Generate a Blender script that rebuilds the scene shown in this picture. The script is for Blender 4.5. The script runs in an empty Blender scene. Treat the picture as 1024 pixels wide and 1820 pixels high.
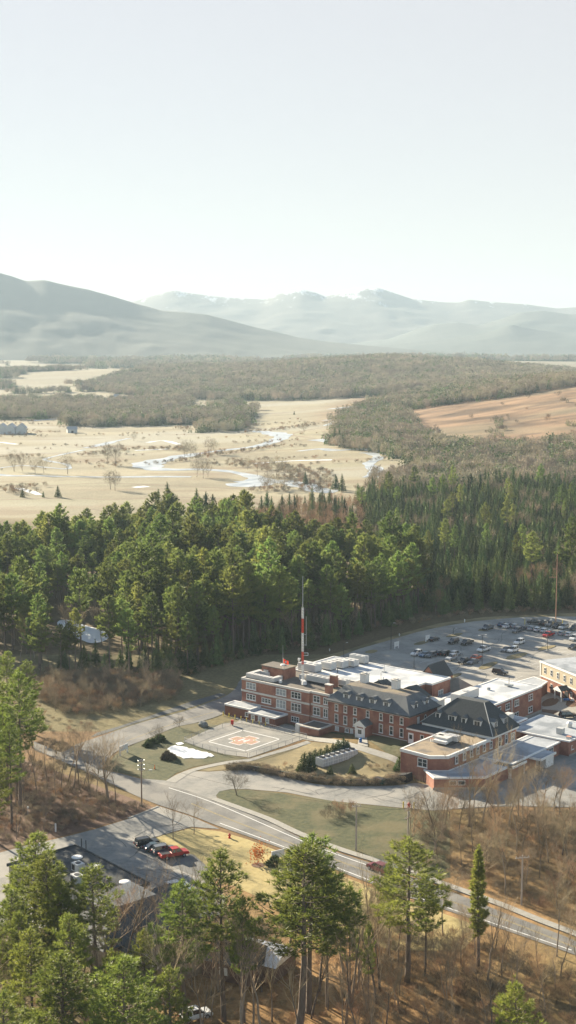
import bpy, bmesh, math, random
import numpy as np
from mathutils import noise, Vector, Matrix
rnd = random.Random(7)
SC = bpy.context.scene
COL = SC.collection
# ------------------------------------------------------------------ camera maths (drone 97 m above the hospital)
F, YH, HCAM = 2400.0, 615.0, 97.0
PITCH = math.atan((910 - YH) / F)
CP, SP = math.cos(PITCH), math.sin(PITCH)
A1 = math.radians(-39.3)
E1 = (math.cos(A1), math.sin(A1)); E2 = (-math.sin(A1), math.cos(A1)); ORG = (-12.3, 350.6)
def G(px, py, z=0.0):
    """ground point (x, y) seen at photo pixel px, py at height z"""
    dx = (px - 512) / F; dy = -(py - 910) / F
    d = (dx, CP + dy * SP, -SP + dy * CP)
    t = (z - HCAM) / d[2]
    return (d[0] * t, d[1] * t)
def PJ(x, y, z):
    z -= HCAM; Z = y * CP - z * SP; Y = y * SP + z * CP
    return (512 + F * x / Z, 910 - F * Y / Z, Z)
def W(u, v): return (ORG[0] + u * E1[0] + v * E2[0], ORG[1] + u * E1[1] + v * E2[1])
def UV(x, y):
    x -= ORG[0]; y -= ORG[1]
    return (x * E1[0] + y * E1[1], x * E2[0] + y * E2[1])
def sm(a, b, x):
    t = min(1.0, max(0.0, (x - a) / (b - a))); return t * t * (3 - 2 * t)
def gs(x, y, cx, cy, sx, sy): return math.exp(-0.5 * (((x - cx) / sx) ** 2 + ((y - cy) / sy) ** 2))
def nz(x, y, s, o=0.0): return noise.noise(Vector((x / s, y / s, o)))
def T(x, y):
    z = 0.0
    if 250 < y < 420 and -60 < x < 110:
        u, v = UV(x, y)
        z += 2.1 * sm(24, 50, u) * (1 - sm(56, 67, u)) * sm(-20, -6, v) * (1 - sm(20, 30, v))
    if y > 480:
        k = sm(480, 800, y)
        z += k * 56 * gs(x, y, 430, 1650, 200, 500)
        if y > 1500:
            z += 52 * gs(x, y, 260, 3000, 330, 430) * (1 + .12 * nz(x, y, 160))
            z += 30 * sm(3300, 5200, y) * (1 - sm(200, 1400, x)) + 8 * sm(2300, 3500, y) * nz(x, y, 500, 3) + 8 * sm(2300, 3500, y)
            z += 26 * gs(x, y, -420, 3500, 400, 300)
            z += 30 * gs(x, y, 1150, 4700, 600, 500) 
    return z
def GT(px, py):
    z = 0.0
    for _ in range(25):
        x, y = G(px, py, z); z = 0.5 * z + 0.5 * T(x, y)
    return (x, y)
def H_for(x, y, py):
    """height whose top shows at photo row py"""
    lo, hi = -5.0, 95.0
    for _ in range(40):
        m = (lo + hi) / 2
        if PJ(x, y, m)[1] > py: lo = m
        else: hi = m
    return lo
# ------------------------------------------------------------------ materials
MATS = {}
def mat(name, c1, c2=None, scale=1.0, rough=0.9, c3=None, scale3=0.1, obj_rand=0.0, bump=0.0, metal=0.0, spec=0.3, coord='OBJ', stretch=(1, 1, 1), translucent=0.0, emit=None, hue=0.0, k3=(0.45, 0.6)):
    if name in MATS: return MATS[name]
    m = bpy.data.materials.new(name); m.use_nodes = True
    nt = m.node_tree; N = nt.nodes; Lk = nt.links
    b = N['Principled BSDF']
    b.inputs['Roughness'].default_value = rough; b.inputs['Metallic'].default_value = metal
    b.inputs['Specular IOR Level'].default_value = spec
    col = None
    if c2 is None and obj_rand == 0 and c3 is None:
        b.inputs['Base Color'].default_value = (*c1, 1)
    else:
        if coord == 'OBJ':
            tc = N.new('ShaderNodeTexCoord'); src = tc.outputs['Object']
        else:
            tc = N.new('ShaderNodeNewGeometry'); src = tc.outputs['Position']
        mp = N.new('ShaderNodeMapping'); mp.inputs['Scale'].default_value = stretch
        Lk.new(src, mp.inputs['Vector'])
        no = N.new('ShaderNodeTexNoise'); no.inputs['Scale'].default_value = scale; no.inputs['Detail'].default_value = 6; no.inputs['Roughness'].default_value = .65
        Lk.new(mp.outputs[0], no.inputs['Vector'])
        rp = N.new('ShaderNodeValToRGB'); rp.color_ramp.elements[0].position = .32; rp.color_ramp.elements[1].position = .68
        rp.color_ramp.elements[0].color = (*c1, 1); rp.color_ramp.elements[1].color = (*(c2 or c1), 1)
        Lk.new(no.outputs['Fac'], rp.inputs[0]); col = rp.outputs[0]
        if c3:
            n3 = N.new('ShaderNodeTexNoise'); n3.inputs['Scale'].default_value = scale3; n3.inputs['Detail'].default_value = 5
            Lk.new(mp.outputs[0], n3.inputs['Vector'])
            r3 = N.new('ShaderNodeMapRange'); r3.inputs['From Min'].default_value = k3[0]; r3.inputs['From Max'].default_value = k3[1]
            Lk.new(n3.outputs['Fac'], r3.inputs['Value'])
            mx = N.new('ShaderNodeMix'); mx.data_type = 'RGBA'
            Lk.new(r3.outputs[0], mx.inputs[0]); Lk.new(col, mx.inputs[6]); mx.inputs[7].default_value = (*c3, 1)
            col = mx.outputs[2]
        if obj_rand:
            oi = N.new('ShaderNodeObjectInfo')
            r = N.new('ShaderNodeMapRange'); r.inputs['To Min'].default_value = 1 - obj_rand; r.inputs['To Max'].default_value = 1 + obj_rand
            Lk.new(oi.outputs['Random'], r.inputs['Value'])
            hs = N.new('ShaderNodeHueSaturation'); Lk.new(r.outputs[0], hs.inputs['Value']); Lk.new(col, hs.inputs['Color'])
            if hue:
                w = N.new('ShaderNodeMath'); w.operation = 'MULTIPLY'; w.inputs[1].default_value = 7.13; Lk.new(oi.outputs['Random'], w.inputs[0])
                fr = N.new('ShaderNodeMath'); fr.operation = 'FRACT'; Lk.new(w.outputs[0], fr.inputs[0])
                rh = N.new('ShaderNodeMapRange'); rh.inputs['To Min'].default_value = .5 - hue; rh.inputs['To Max'].default_value = .5 + hue
                Lk.new(fr.outputs[0], rh.inputs['Value']); Lk.new(rh.outputs[0], hs.inputs['Hue'])
            col = hs.outputs[0]
        Lk.new(col, b.inputs['Base Color'])
        if bump:
            bp = N.new('ShaderNodeBump'); bp.inputs['Strength'].default_value = bump; bp.inputs['Distance'].default_value = 0.3
            Lk.new(no.outputs['Fac'], bp.inputs['Height']); Lk.new(bp.outputs[0], b.inputs['Normal'])
    if translucent:
        out = N['Material Output']; tr = N.new('ShaderNodeBsdfTranslucent'); ms = N.new('ShaderNodeMixShader'); ms.inputs[0].default_value = translucent
        if col: Lk.new(col, tr.inputs['Color'])
        else: tr.inputs['Color'].default_value = (*c1, 1)
        Lk.new(b.outputs[0], ms.inputs[1]); Lk.new(tr.outputs[0], ms.inputs[2]); Lk.new(ms.outputs[0], out.inputs['Surface'])
    if emit:
        b.inputs['Emission Color'].default_value = (*emit[0], 1); b.inputs['Emission Strength'].default_value = emit[1]
    MATS[name] = m; return m
# ------------------------------------------------------------------ object helpers
def tag(o, label=None, cat=None, group=None, kind=None):
    if label: o['label'] = label
    if cat: o['category'] = cat
    if group: o['group'] = group
    if kind: o['kind'] = kind
    return o
def link(o, parent=None):
    COL.objects.link(o)
    if parent: o.parent = parent
    return o
def empty(name, loc=(0, 0, 0), rz=0.0):
    o = bpy.data.objects.new(name, None); o.empty_display_size = .5; link(o)
    o.location = loc; o.rotation_euler = (0, 0, rz); return o
def mesh_from(name, v, f, mats, midx=None, smooth=False):
    me = bpy.data.meshes.new(name)
    if isinstance(v, np.ndarray) and isinstance(f, np.ndarray):
        nv, (nf, k) = len(v), f.shape
        me.vertices.add(nv); me.vertices.foreach_set('co', v.astype(np.float32).ravel())
        me.loops.add(nf * k); me.loops.foreach_set('vertex_index', f.astype(np.int32).ravel())
        me.polygons.add(nf); me.polygons.foreach_set('loop_start', np.arange(0, nf * k, k, dtype=np.int32))
        me.update(calc_edges=True)
    else:
        me.from_pydata([tuple(p) for p in v], [], [tuple(q) for q in f])
    for m in (mats if isinstance(mats, (list, tuple)) else [mats]): me.materials.append(m)
    if midx is not None: me.polygons.foreach_set('material_index', np.asarray(midx, dtype=np.int32))
    if smooth: me.polygons.foreach_set('use_smooth', np.ones(len(me.polygons), dtype=bool))
    me.update(); return me
class MB:
    """collects shapes into ONE mesh object"""
    def __init__(s): s.v = []; s.f = []; s.m = []
    def add(s, v, f, m=0):
        n = len(s.v); s.v += [tuple(p) for p in v]; s.f += [tuple(i + n for i in q) for q in f]; s.m += [m] * len(f); return s
    def box(s, x0, x1, y0, y1, z0, z1, m=0):
        v = [(x0,y0,z0),(x1,y0,z0),(x1,y1,z0),(x0,y1,z0),(x0,y0,z1),(x1,y0,z1),(x1,y1,z1),(x0,y1,z1)]
        return s.add(v, [(3,2,1,0),(4,5,6,7),(0,1,5,4),(1,2,6,5),(2,3,7,6),(3,0,4,7)], m)
    def prism(s, pts, z0, z1, m=0, top=True, mt=None):
        a = sum(pts[i][0]*pts[(i+1)%len(pts)][1]-pts[(i+1)%len(pts)][0]*pts[i][1] for i in range(len(pts)))
        if a < 0: pts = pts[::-1]
        n = len(pts); v = [(p[0],p[1],z0) for p in pts] + [(p[0],p[1],z1) for p in pts]
        f = [(i,(i+1)%n,(i+1)%n+n,i+n) for i in range(n)]
        s.add(v, f, m)
        if top: s.add(v, [tuple(range(n,2*n)), tuple(range(n-1,-1,-1))], m if mt is None else mt)
        return s
    def tube(s, p0, p1, r0, r1=None, n=6, m=0, caps=True):
        r1 = r0 if r1 is None else r1
        p0 = Vector(p0); p1 = Vector(p1); d = (p1-p0)
        if d.length < 1e-6: return s
        d.normalize(); a = Vector((0,0,1)) if abs(d.z) < .9 else Vector((1,0,0))
        x = d.cross(a).normalized(); y = d.cross(x)
        v = []
        for p, r in ((p0,r0),(p1,r1)):
            for i in range(n):
                t = 2*math.pi*i/n; v.append(p + x*(math.cos(t)*r) + y*(math.sin(t)*r))
        f = [(i,i+n,(i+1)%n+n,(i+1)%n) for i in range(n)]
        if caps: f += [tuple(range(n)), tuple(range(2*n-1,n-1,-1))]
        return s.add(v, f, m)
    def build(s, name, mats, parent=None, loc=None, rz=0.0, off=(0,0,0), smooth=False, bevel=0.0):
        v = [(p[0]-off[0], p[1]-off[1], p[2]-off[2]) for p in s.v]
        me = mesh_from(name, v, s.f, mats, s.m, smooth)
        o = link(bpy.data.objects.new(name, me), parent)
        if loc is not None: o.location = loc; o.rotation_euler = (0,0,rz)
        if bevel:
            b = o.modifiers.new('b', 'BEVEL'); b.width = bevel; b.segments = 2; b.limit_method = 'ANGLE'
        return o
def inpoly(x, y, P):
    c = False; n = len(P); j = n - 1
    for i in range(n):
        if (P[i][1] > y) != (P[j][1] > y) and x < (P[j][0]-P[i][0])*(y-P[i][1])/(P[j][1]-P[i][1]) + P[i][0]: c = not c
        j = i
    return c
def smooth_poly(P, it=2, keep=()):
    for _ in range(it):
        Q = []
        for i in range(len(P)):
            a, b = P[i], P[(i+1) % len(P)]
            Q += [(a[0]*.75+b[0]*.25, a[1]*.75+b[1]*.25), (a[0]*.25+b[0]*.75, a[1]*.25+b[1]*.75)]
        P = Q
    return P
def px(*pts): return [GT(*p) for p in pts]
def drape(name, pts, m, dz, kind='structure', cuts=2.0, thick=0.0, label=None, cat=None, group=None):
    """a sheet laid on the ground along the outline pts (x, y)"""
    bm = bmesh.new(); vs = [bm.verts.new((p[0], p[1], 0)) for p in pts]
    bm.faces.new(vs); bmesh.ops.triangulate(bm, faces=bm.faces[:])
    xs = [p[0] for p in pts]; ys = [p[1] for p in pts]
    if cuts and min(ys) < 420:
        for ax, lo, hi in ((0, max(min(xs), 2), min(max(xs), 52)), (1, max(min(ys), 280), min(max(ys), 352))):
            k = math.ceil(lo / cuts) * cuts
            while k < hi:
                no = (1,0,0) if ax == 0 else (0,1,0); co = (k,0,0) if ax == 0 else (0,k,0)
                bmesh.ops.bisect_plane(bm, geom=bm.verts[:]+bm.edges[:]+bm.faces[:], plane_co=co, plane_no=no)
                k += cuts
    for v in bm.verts: v.co.z = T(v.co.x, v.co.y) + dz
    for f in bm.faces:
        f.normal_update()
        if f.normal.z < 0: f.normal_flip()
    if thick:
        bnd = [e for e in bm.edges if e.is_boundary]
        r = bmesh.ops.extrude_edge_only(bm, edges=bnd)
        for g in r['geom']:
            if isinstance(g, bmesh.types.BMVert): g.co.z -= thick
    me = bpy.data.meshes.new(name); bm.to_mesh(me); bm.free(); me.materials.append(m)
    o = link(bpy.data.objects.new(name, me)); tag(o, label, cat, group, kind); return o
def ribbon(P, w):
    """outline of a strip of width w along the polyline P"""
    n = len(P); Lp = []; Rp = []
    for i in range(n):
        a = P[max(0, i-1)]; b = P[min(n-1, i+1)]
        dx, dy = b[0]-a[0], b[1]-a[1]; l = math.hypot(dx, dy) or 1; nx, ny = -dy/l*w/2, dx/l*w/2
        Lp.append((P[i][0]+nx, P[i][1]+ny)); Rp.append((P[i][0]-nx, P[i][1]-ny))
    return Lp + Rp[::-1]
def resample(P, step):
    out = [P[0]]
    for a, b in zip(P, P[1:]):
        l = math.hypot(b[0]-a[0], b[1]-a[1]); k = max(1, int(l/step))
        out += [(a[0]+(b[0]-a[0])*i/k, a[1]+(b[1]-a[1])*i/k) for i in range(1, k+1)]
    return out
def spline(P, n=8):
    out = []
    for i in range(len(P)-1):
        p0, p1, p2, p3 = P[max(0,i-1)], P[i], P[i+1], P[min(len(P)-1,i+2)]
        for k in range(n):
            t = k/n
            out.append(tuple(.5*((2*p1[j])+(-p0[j]+p2[j])*t+(2*p0[j]-5*p1[j]+4*p2[j]-p3[j])*t*t+(-p0[j]+3*p1[j]-3*p2[j]+p3[j])*t**3) for j in (0,1)))
    out.append(P[-1]); return out
# ------------------------------------------------------------------ the ground
GRASS = (0.085, 0.085, 0.036)
def zone(x, y):
    """own colour of the ground at x, y, plus a sunlit tone at the bottom"""
    n = nz(x, y, 9) * .6 + nz(x, y, 3, 5) * .4
    n2 = nz(x, y, 45, 2)
    X, Y, Z = PJ(x, y, T(x, y))
    if y < 420:                                     # woods floor and rough grass round the hospital
        c = np.array((0.20, 0.125, 0.062)) * (1 + .5 * n)
        if X > 250 and Y > 1560: c = np.array((0.30, 0.185, 0.085)) * (1 + .6 * n)  # leaf litter made brighter and more orange, sunlight put into its colour
        if X < 250 and Y > 1500: c = np.array((0.15, 0.10, 0.06)) * (1 + .5*n)
        g = sm(-.15, .25, n2) * .5
        c = c * (1-g) + np.array((0.15, 0.135, 0.06)) * g
        if 1120 < Y < 1300 and X < 700: c = np.array((0.17, 0.145, 0.075)) * (1 + .35 * n)
        return c
    hill = 56 * gs(x, y, 430, 1650, 200, 500)
    red = hill > 9 and y > 1000 and y < 2100
    if y < 760 and not red:
        c = np.array((0.13, 0.10, 0.055)) * (1 + .5 * n)
        k = sm(700, 780, y + n2 * 60) * (1 - sm(20, 60, x)); straw = np.array((0.31, 0.265, 0.165))
        return c * (1-k) + straw * k
    s = nz(x*.35, y, 70, 4); s2 = nz(x*.25, y, 28, 9)
    c = np.array((0.295, 0.262, 0.18)) * (1 + .30 * s + .22 * s2 + .12*nz(x, y*.7, 8, 15))
    k = sm(.12, .35, nz(x*.4, y, 120, 7)); c = c*(1-k) + np.array((0.33, 0.31, 0.24)) * k
    q = sm(.05,.3,nz(x*.5, y*.9, 16, 17))*sm(-.1,.2,nz(x*.3,y,110,18)) * .45; c = c*(1-q) + np.array((0.27, 0.21, 0.14)) * q
    q = sm(.3,.4,abs(nz(x*.2, y, 60, 19))) * .35; c = c*(1-q) + np.array((0.34, 0.33, 0.22)) * q
    k = sm(.28, .42, s2) * .6; c = c*(1-k) + np.array((0.20, 0.15, 0.10)) * k
    if hill > 6 and y > 900:
        k = sm(6, 12, hill) * sm(900, 1050, y)
        r = np.array((0.215, 0.14, 0.085)) * (1 + .9 * nz(x*.5, y, 40, 12) + .6 * nz(x*.6, y, 14, 13)); r = r*(1-.5*sm(0,.3,nz(x*.4,y,90,14))) + np.array((0.21,0.185,0.12))*.5*sm(0,.3,nz(x*.4,y,90,14))
        q = sm(.3, .45, nz(x*.35, y, 22, 21)) * .7; r = r*(1-q) + np.array((0.10,0.07,0.05)) * q
        c = c*(1-k) + r * k
    if y > 2200:
        k = sm(2200, 2700, y) * .5; c = c*(1-k) + np.array((0.25, 0.22, 0.15)) * k
    return c
def axis(segs):
    out = []
    for a, b, st in segs:
        k = max(1, round((b-a)/st)); out += [a + (b-a)*i/k for i in range(k)]
    return out + [segs[-1][1]]
gx = axis([(-3900,-1500,160),(-1500,-500,40),(-500,-190,9),(-190,-92,5),(-92,120,2),(120,240,5),(240,560,9),(560,1500,40),(1500,3900,160)])
gy = axis([(60,180,10),(180,440,2),(440,800,6),(800,1900,11),(1900,3600,28),(3600,6200,90),(6200,13500,400)])
nx_, ny_ = len(gx), len(gy)
gv = np.zeros((ny_, nx_, 3)); gc = np.ones((ny_, nx_, 4))
for j, y in enumerate(gy):
    for i, x in enumerate(gx):
        gv[j, i] = (x, y, T(x, y))
        if abs(x) < .24 * y + 60: gc[j, i, :3] = zone(x, y)
        else: gc[j, i, :3] = (0.25, 0.21, 0.13)
ii, jj = np.meshgrid(np.arange(nx_-1), np.arange(ny_-1)); a = (jj*nx_+ii).ravel()
gf = np.stack([a, a+1, a+1+nx_, a+nx_], 1)
m = bpy.data.materials.new('ground_earth'); m.use_nodes = True
nt = m.node_tree; N = nt.nodes; b = N['Principled BSDF']; b.inputs['Roughness'].default_value = .95; b.inputs['Specular IOR Level'].default_value = .1
at = N.new('ShaderNodeVertexColor'); at.layer_name = 'soil'
ge = N.new('ShaderNodeNewGeometry'); no = N.new('ShaderNodeTexNoise'); no.inputs['Scale'].default_value = .9; no.inputs['Detail'].default_value = 8; no.inputs['Roughness'].default_value = .75
nt.links.new(ge.outputs['Position'], no.inputs['Vector'])
mr = N.new('ShaderNodeMapRange'); mr.inputs['From Min'].default_value = .3; mr.inputs['From Max'].default_value = .7; mr.inputs['To Min'].default_value = .6; mr.inputs['To Max'].default_value = 1.4
nt.links.new(no.outputs['Fac'], mr.inputs['Value'])
mu = N.new('ShaderNodeVectorMath'); mu.operation = 'SCALE'
nt.links.new(at.outputs['Color'], mu.inputs[0]); nt.links.new(mr.outputs[0], mu.inputs['Scale']); nt.links.new(mu.outputs[0], b.inputs['Base Color'])
me = mesh_from('ground', gv.reshape(-1,3), gf, m, smooth=True)
ca = me.color_attributes.new('soil', 'FLOAT_COLOR', 'POINT'); ca.data.foreach_set('color', gc.astype(np.float32).ravel())
tag(link(bpy.data.objects.new('ground', me)), kind='structure')

ASPH = mat('asphalt_main', (0.12,0.12,0.115), (0.175,0.17,0.16), scale=1.3, c3=(0.21,0.20,0.18), scale3=.16, coord='POS', rough=.9)
ASPL = mat('asphalt_lot', (0.165,0.165,0.155), (0.25,0.245,0.225), scale=1.1, c3=(0.29,0.275,0.245), scale3=.12, coord='POS', rough=.92)
ASPD = mat('asphalt_dark', (0.13,0.13,0.125), (0.17,0.168,0.16), scale=.5, coord='POS')
CONC = mat('concrete', (0.26,0.25,0.22), (0.34,0.325,0.29), scale=1.2, coord='POS')
GRAVS = mat('dark_gravel', (0.07,0.075,0.075), (0.12,0.125,0.12), scale=2, coord='POS')
LAWN = mat('lawn_green', (0.038,0.048,0.020), (0.10,0.10,0.042), scale=.9, c3=(0.12,0.105,0.05), scale3=.12, coord='POS', rough=.95, bump=.4)
LAWNY = mat('lawn_straw', (0.33,0.26,0.105), (0.42,0.34,0.15), scale=.8, c3=(0.24,0.20,0.085), scale3=.15, coord='POS', rough=.95, bump=.4, k3=(.5,.65))
DRY = mat('dry_grass', (0.20,0.16,0.08), (0.30,0.24,0.12), scale=.8, c3=(0.14,0.115,0.055), scale3=.1, coord='POS', bump=.4)
MULCH = mat('mulch', (0.10,0.055,0.035), (0.17,0.10,0.06), scale=2, coord='POS')
PAINTW = mat('paint_white', (0.72,0.72,0.70), (0.60,0.60,0.58), scale=2, coord='POS')
PAINTY = mat('paint_yellow', (0.40,0.31,0.13), (0.26,0.22,0.13), scale=1, coord='POS')
SNOW = mat('snow', (0.80,0.82,0.84), (0.72,0.75,0.78), scale=.6, coord='POS', rough=.6)

# main road: edges read off the photo, upper (far) and lower (near)
up = px((60,1318),(135,1350),(175,1366),(215,1376),(273,1391),(330,1405),(383,1424),(430,1443),(480,1463),(531,1488),(600,1516),(672,1539),(774,1575),(883,1618),(960,1648),(1040,1680),(1160,1735))
lo = px((1160,1775),(1040,1707),(1016,1696),(900,1655),(777,1613),(661,1572),(510,1512),(391,1470),(340,1450),(281,1431),(235,1412),(190,1390),(130,1362),(60,1333))
lo = spline(lo, 4); up = spline(up, 4)
drape('road', up + lo, ASPH, .10)
acc_o = px((60,1333),(110,1337),(135,1324),(176,1310),(250,1285),(300,1272),(336,1262),(372,1249),(404,1236),(420,1222),(424,1213),(432,1205))
acc_i = px((470,1203),(447,1236),(470,1262),(420,1262),(380,1276),(345,1286),(312,1293),(266,1312),(211,1334),(190,1352),(175,1366),(130,1355))
drape('road', spline(acc_o,4) + spline(acc_i,4), ASPH, .085)
# pavement along the main road, far side, with its kerb
sw = spline(px((380,1421),(430,1439),(480,1458),(531,1482),(600,1509),(672,1532),(774,1567),(883,1606),(960,1637),(1040,1668),(1160,1722)), 6)
drape('pavement', ribbon(sw, 1.7), CONC, .20, thick=.14)
# front car park (near left)
fl = px((281,1433),(250,1447),(225,1457),(170,1474),(120,1487),(60,1500),(0,1516),(-60,1530),(-60,1640),(40,1650),(150,1650),(300,1640),(395,1625),(400,1596),(372,1560),(340,1553),(300,1536),(262,1514),(236,1499),(290,1484),(340,1470),(391,1474),(340,1452))
drape('car_park', fl, ASPL, .06)
drape('pavement', ribbon(px((281,1434),(250,1447),(228,1455)), .5), CONC, .16, thick=.12)
# hospital drive and rear yard
dr = px((250,1384),(296,1388),(318,1376),(345,1371),(372,1372),(400,1370),(443,1369),(480,1376),(526,1386),(560,1394),(592,1397),(640,1398),(700,1397),(740,1392),(770,1396),(840,1396),(900,1380),(960,1350),(1000,1330),(1060,1305),(1130,1330),(1130,1440),(1024,1436),(900,1434),(770,1441),(700,1435),(642,1429),(590,1424),(546,1416),(510,1409),(476,1406),(440,1403),(410,1403),(390,1407),(384,1414),(388,1424),(360,1416),(300,1400))
drape('driveway', dr, ASPL, .05)
# parking lot behind the hospital
pk = px((470,1203),(560,1186),(600,1168),(640,1153),(700,1136),(740,1124),(790,1113),(840,1105),(880,1101),(930,1097),(1000,1096),(1080,1096),(1200,1098),(1200,1330),(1030,1330),(950,1290),(800,1260),(600,1230),(500,1215))
drape('parking_lot', pk, mat('asphalt_rear', (0.215,0.205,0.185), (0.30,0.285,0.255), scale=1.1, c3=(0.35,0.33,0.29), scale3=.1, coord='POS', rough=.92), .055)
# lawns
isl = px((384,1414),(390,1407),(410,1404),(440,1404),(476,1407),(546,1417),(642,1430),(700,1436),(770,1442),(800,1447),(800,1560),(774,1564),(672,1530),(600,1506),(531,1479),(480,1455),(430,1436),(393,1424))
drape('lawn', isl, LAWN, .04)
drape('lawn', px((211,1336),(250,1318),(290,1302),(318,1290),(345,1285),(372,1287),(395,1290),(328,1318),(360,1330),(400,1340),(443,1349),(400,1353),(345,1363),(312,1375),(294,1389),(273,1388),(235,1378),(200,1370),(198,1350)), LAWN, .04)
drape('lawn', px((443,1349),(470,1341),(546,1318),(592,1322),(640,1335),(700,1352),(722,1365),(722,1392),(640,1395),(560,1391),(500,1378),(443,1367),(400,1368),(372,1371),(345,1369),(380,1358)), DRY, .04)
drape('lawn', px((640,1310),(560,1298),(500,1290),(590,1283),(640,1297),(722,1318),(735,1330),(722,1350),(690,1342)), LAWN, .045)
drape('lawn', px((340,1472),(391,1478),(440,1492),(510,1519),(661,1578),(777,1620),(860,1650),(820,1690),(700,1690),(600,1660),(540,1640),(470,1600),(400,1568),(376,1552),(330,1520),(262,1502),(240,1499),(290,1485)), LAWNY, .04)
drape('lawn', px((430,1218),(440,1208),(520,1180),(600,1160),(700,1130),(780,1108),(860,1097),(1000,1090),(1150,1090),(1150,1096),(1000,1096),(880,1101),(790,1113),(700,1136),(600,1168),(500,1195)), DRY, .03)
drape('lawn', px((30,1345),(130,1382),(215,1412),(276,1436),(225,1455),(120,1484),(0,1512),(-60,1525),(-60,1350)), MULCH, .03)
# dark gravel bank beside the access road
drape('gravel_bank', px((160,1311),(172,1303),(215,1290),(280,1268),(340,1247),(392,1232),(402,1235),(345,1256),(290,1271),(240,1286),(180,1306)), GRAVS, .045)
drape('car_park_patch', px((262,1503),(300,1512),(345,1520),(376,1548),(372,1562),(340,1556),(300,1538),(268,1518)), ASPD, .075)  # darker asphalt sheet under the four parked cars
# helipad yard, paths
drape('helipad_yard', px((326,1318),(360,1302),(395,1287),(426,1282),(480,1292),(548,1311),(500,1328),(443,1347),(400,1341),(360,1330)), ASPL, .07)
drape('path', spline(px((294,1389),(315,1377),(345,1366),(400,1354),(443,1349),(480,1338),(546,1317)),6) + spline(px((553,1321),(480,1343),(443,1354),(400,1359),(350,1370),(330,1380),(312,1392)),6), CONC, .09)
drape('path', spline(px((426,1280),(480,1290),(546,1308),(592,1314),(640,1325),(690,1340),(716,1352)),5) + spline(px((712,1362),(690,1351),(640,1335),(592,1322),(546,1316),(480,1298),(420,1285)),5), CONC, .10)
drape('path', px((640,1304),(652,1307),(654,1328),(636,1324)), CONC, .12)
drape('pavement', px((404,1270),(420,1268),(520,1290),(534,1300),(500,1300),(440,1288)), CONC, .09)
# helipad markings
def uvp(*p): return [W(*q) for q in p]
hc = UV(*GT(434, 1316.5)); HU, HV = hc
def frame_poly(P, w, name, m, dz):
    """painted outline"""
    for i in range(len(P)):
        a, b2 = P[i], P[(i+1) % len(P)]
        dx, dy = b2[0]-a[0], b2[1]-a[1]; l = math.hypot(dx, dy); a = (a[0]-dx/l*w/2, a[1]-dy/l*w/2); b2 = (b2[0]+dx/l*w/2, b2[1]+dy/l*w/2)
        yield ribbon([a, b2], w)
def paint(name, polys, m, dz, flat=True):
    mb = MB()
    for P in polys:
        ar = sum(P[i][0]*P[(i+1)%len(P)][1]-P[(i+1)%len(P)][0]*P[i][1] for i in range(len(P)))
        if ar < 0: P = P[::-1]
        mb.add([(p[0], p[1], T(*p)+dz) for p in P], [tuple(range(len(P)))])
    o = mb.build(name, m); tag(o, kind='structure'); return o
q = 6.1
paint('helipad_outline', list(frame_poly(uvp((HU-q,HV-q*1.05),(HU+q,HV-q*1.05),(HU+q,HV+q*1.05),(HU-q,HV+q*1.05)), .34, '', None, 0)), PAINTW, .085)
def cross(r, w): return [(HU-w,HV-r),(HU+w,HV-r),(HU+w,HV-w),(HU+r,HV-w),(HU+r,HV+w),(HU+w,HV+w),(HU+w,HV+r),(HU-w,HV+r),(HU-w,HV+w),(HU-r,HV+w),(HU-r,HV-w),(HU-w,HV-w)]
REDP = mat('paint_red', (0.50,0.27,0.20), (0.30,0.22,0.18), scale=1.5, coord='POS')
o = paint('helipad_cross', [uvp(*cross(3.9,1.75))], PAINTW, .080)
def circ(r, n=28): return [(HU+r*math.cos(2*math.pi*i/n), HV+r*math.sin(2*math.pi*i/n)) for i in range(n)]
paint('helipad_red', [uvp(*cross(3.65,1.5))], REDP, .084)
mb = MB()
for i in range(28):
    a_, b_ = 2*math.pi*i/28, 2*math.pi*(i+1)/28
    P = [W(HU+r*math.cos(t), HV+r*math.sin(t)) for r, t in ((2.55,a_),(2.85,a_),(2.85,b_),(2.55,b_))]
    mb.add([(p[0],p[1],T(*p)+.092) for p in P], [(0,1,2,3)])
tag(mb.build('helipad_ring', PAINTY), kind='structure')
paint('helipad_letter', [uvp((HU-1.0,HV-1.3),(HU-.6,HV-1.3),(HU-.6,HV+1.3),(HU-1.0,HV+1.3)), uvp((HU+.6,HV-1.3),(HU+1.0,HV-1.3),(HU+1.0,HV+1.3),(HU+.6,HV+1.3)), uvp((HU-.6,HV-.2),(HU+.6,HV-.2),(HU+.6,HV+.2),(HU-.6,HV+.2))], PAINTW, .096)
# road markings
def strip(P, w): return ribbon(P, w)
def lines(name, Ps, w, m, dz):
    mb = MB()
    for P in Ps:
        P = resample(P, 4.0); R = ribbon(P, w); n = len(P)
        v = [(x, y, T(x, y)+dz) for x, y in R]
        mb.add(v, [(i, 2*n-1-i, 2*n-2-i, i+1) for i in range(n-1)])
    o = mb.build(name, m)
    for p in o.data.polygons:
        if p.normal.z < 0: p.flip()
    return tag(o, kind='structure')
c1 = spline(px((340,1429),(420,1462),(485,1487),(560,1516),(654,1550),(780,1596),(900,1637),(1040,1692)), 6)
lines('centre_line', [[(x, y+.22) for x, y in c1], [(x, y-.22) for x, y in c1]], .13, PAINTY, .115)
lines('edge_line', [spline(px((300,1401),(383,1429),(531,1493),(600,1520),(672,1545)),6), spline(px((391,1464),(510,1508),(661,1567),(777,1608),(900,1650),(1016,1690)),6)], .22, PAINTW, .115)
lines('centre_line', [spline(px((225,1318),(300,1290),(380,1266)),6)], .18, PAINTY, .10)
lines('crossing_line', [px((700,1560),(704,1563))], .2, PAINTW, .115)
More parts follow.
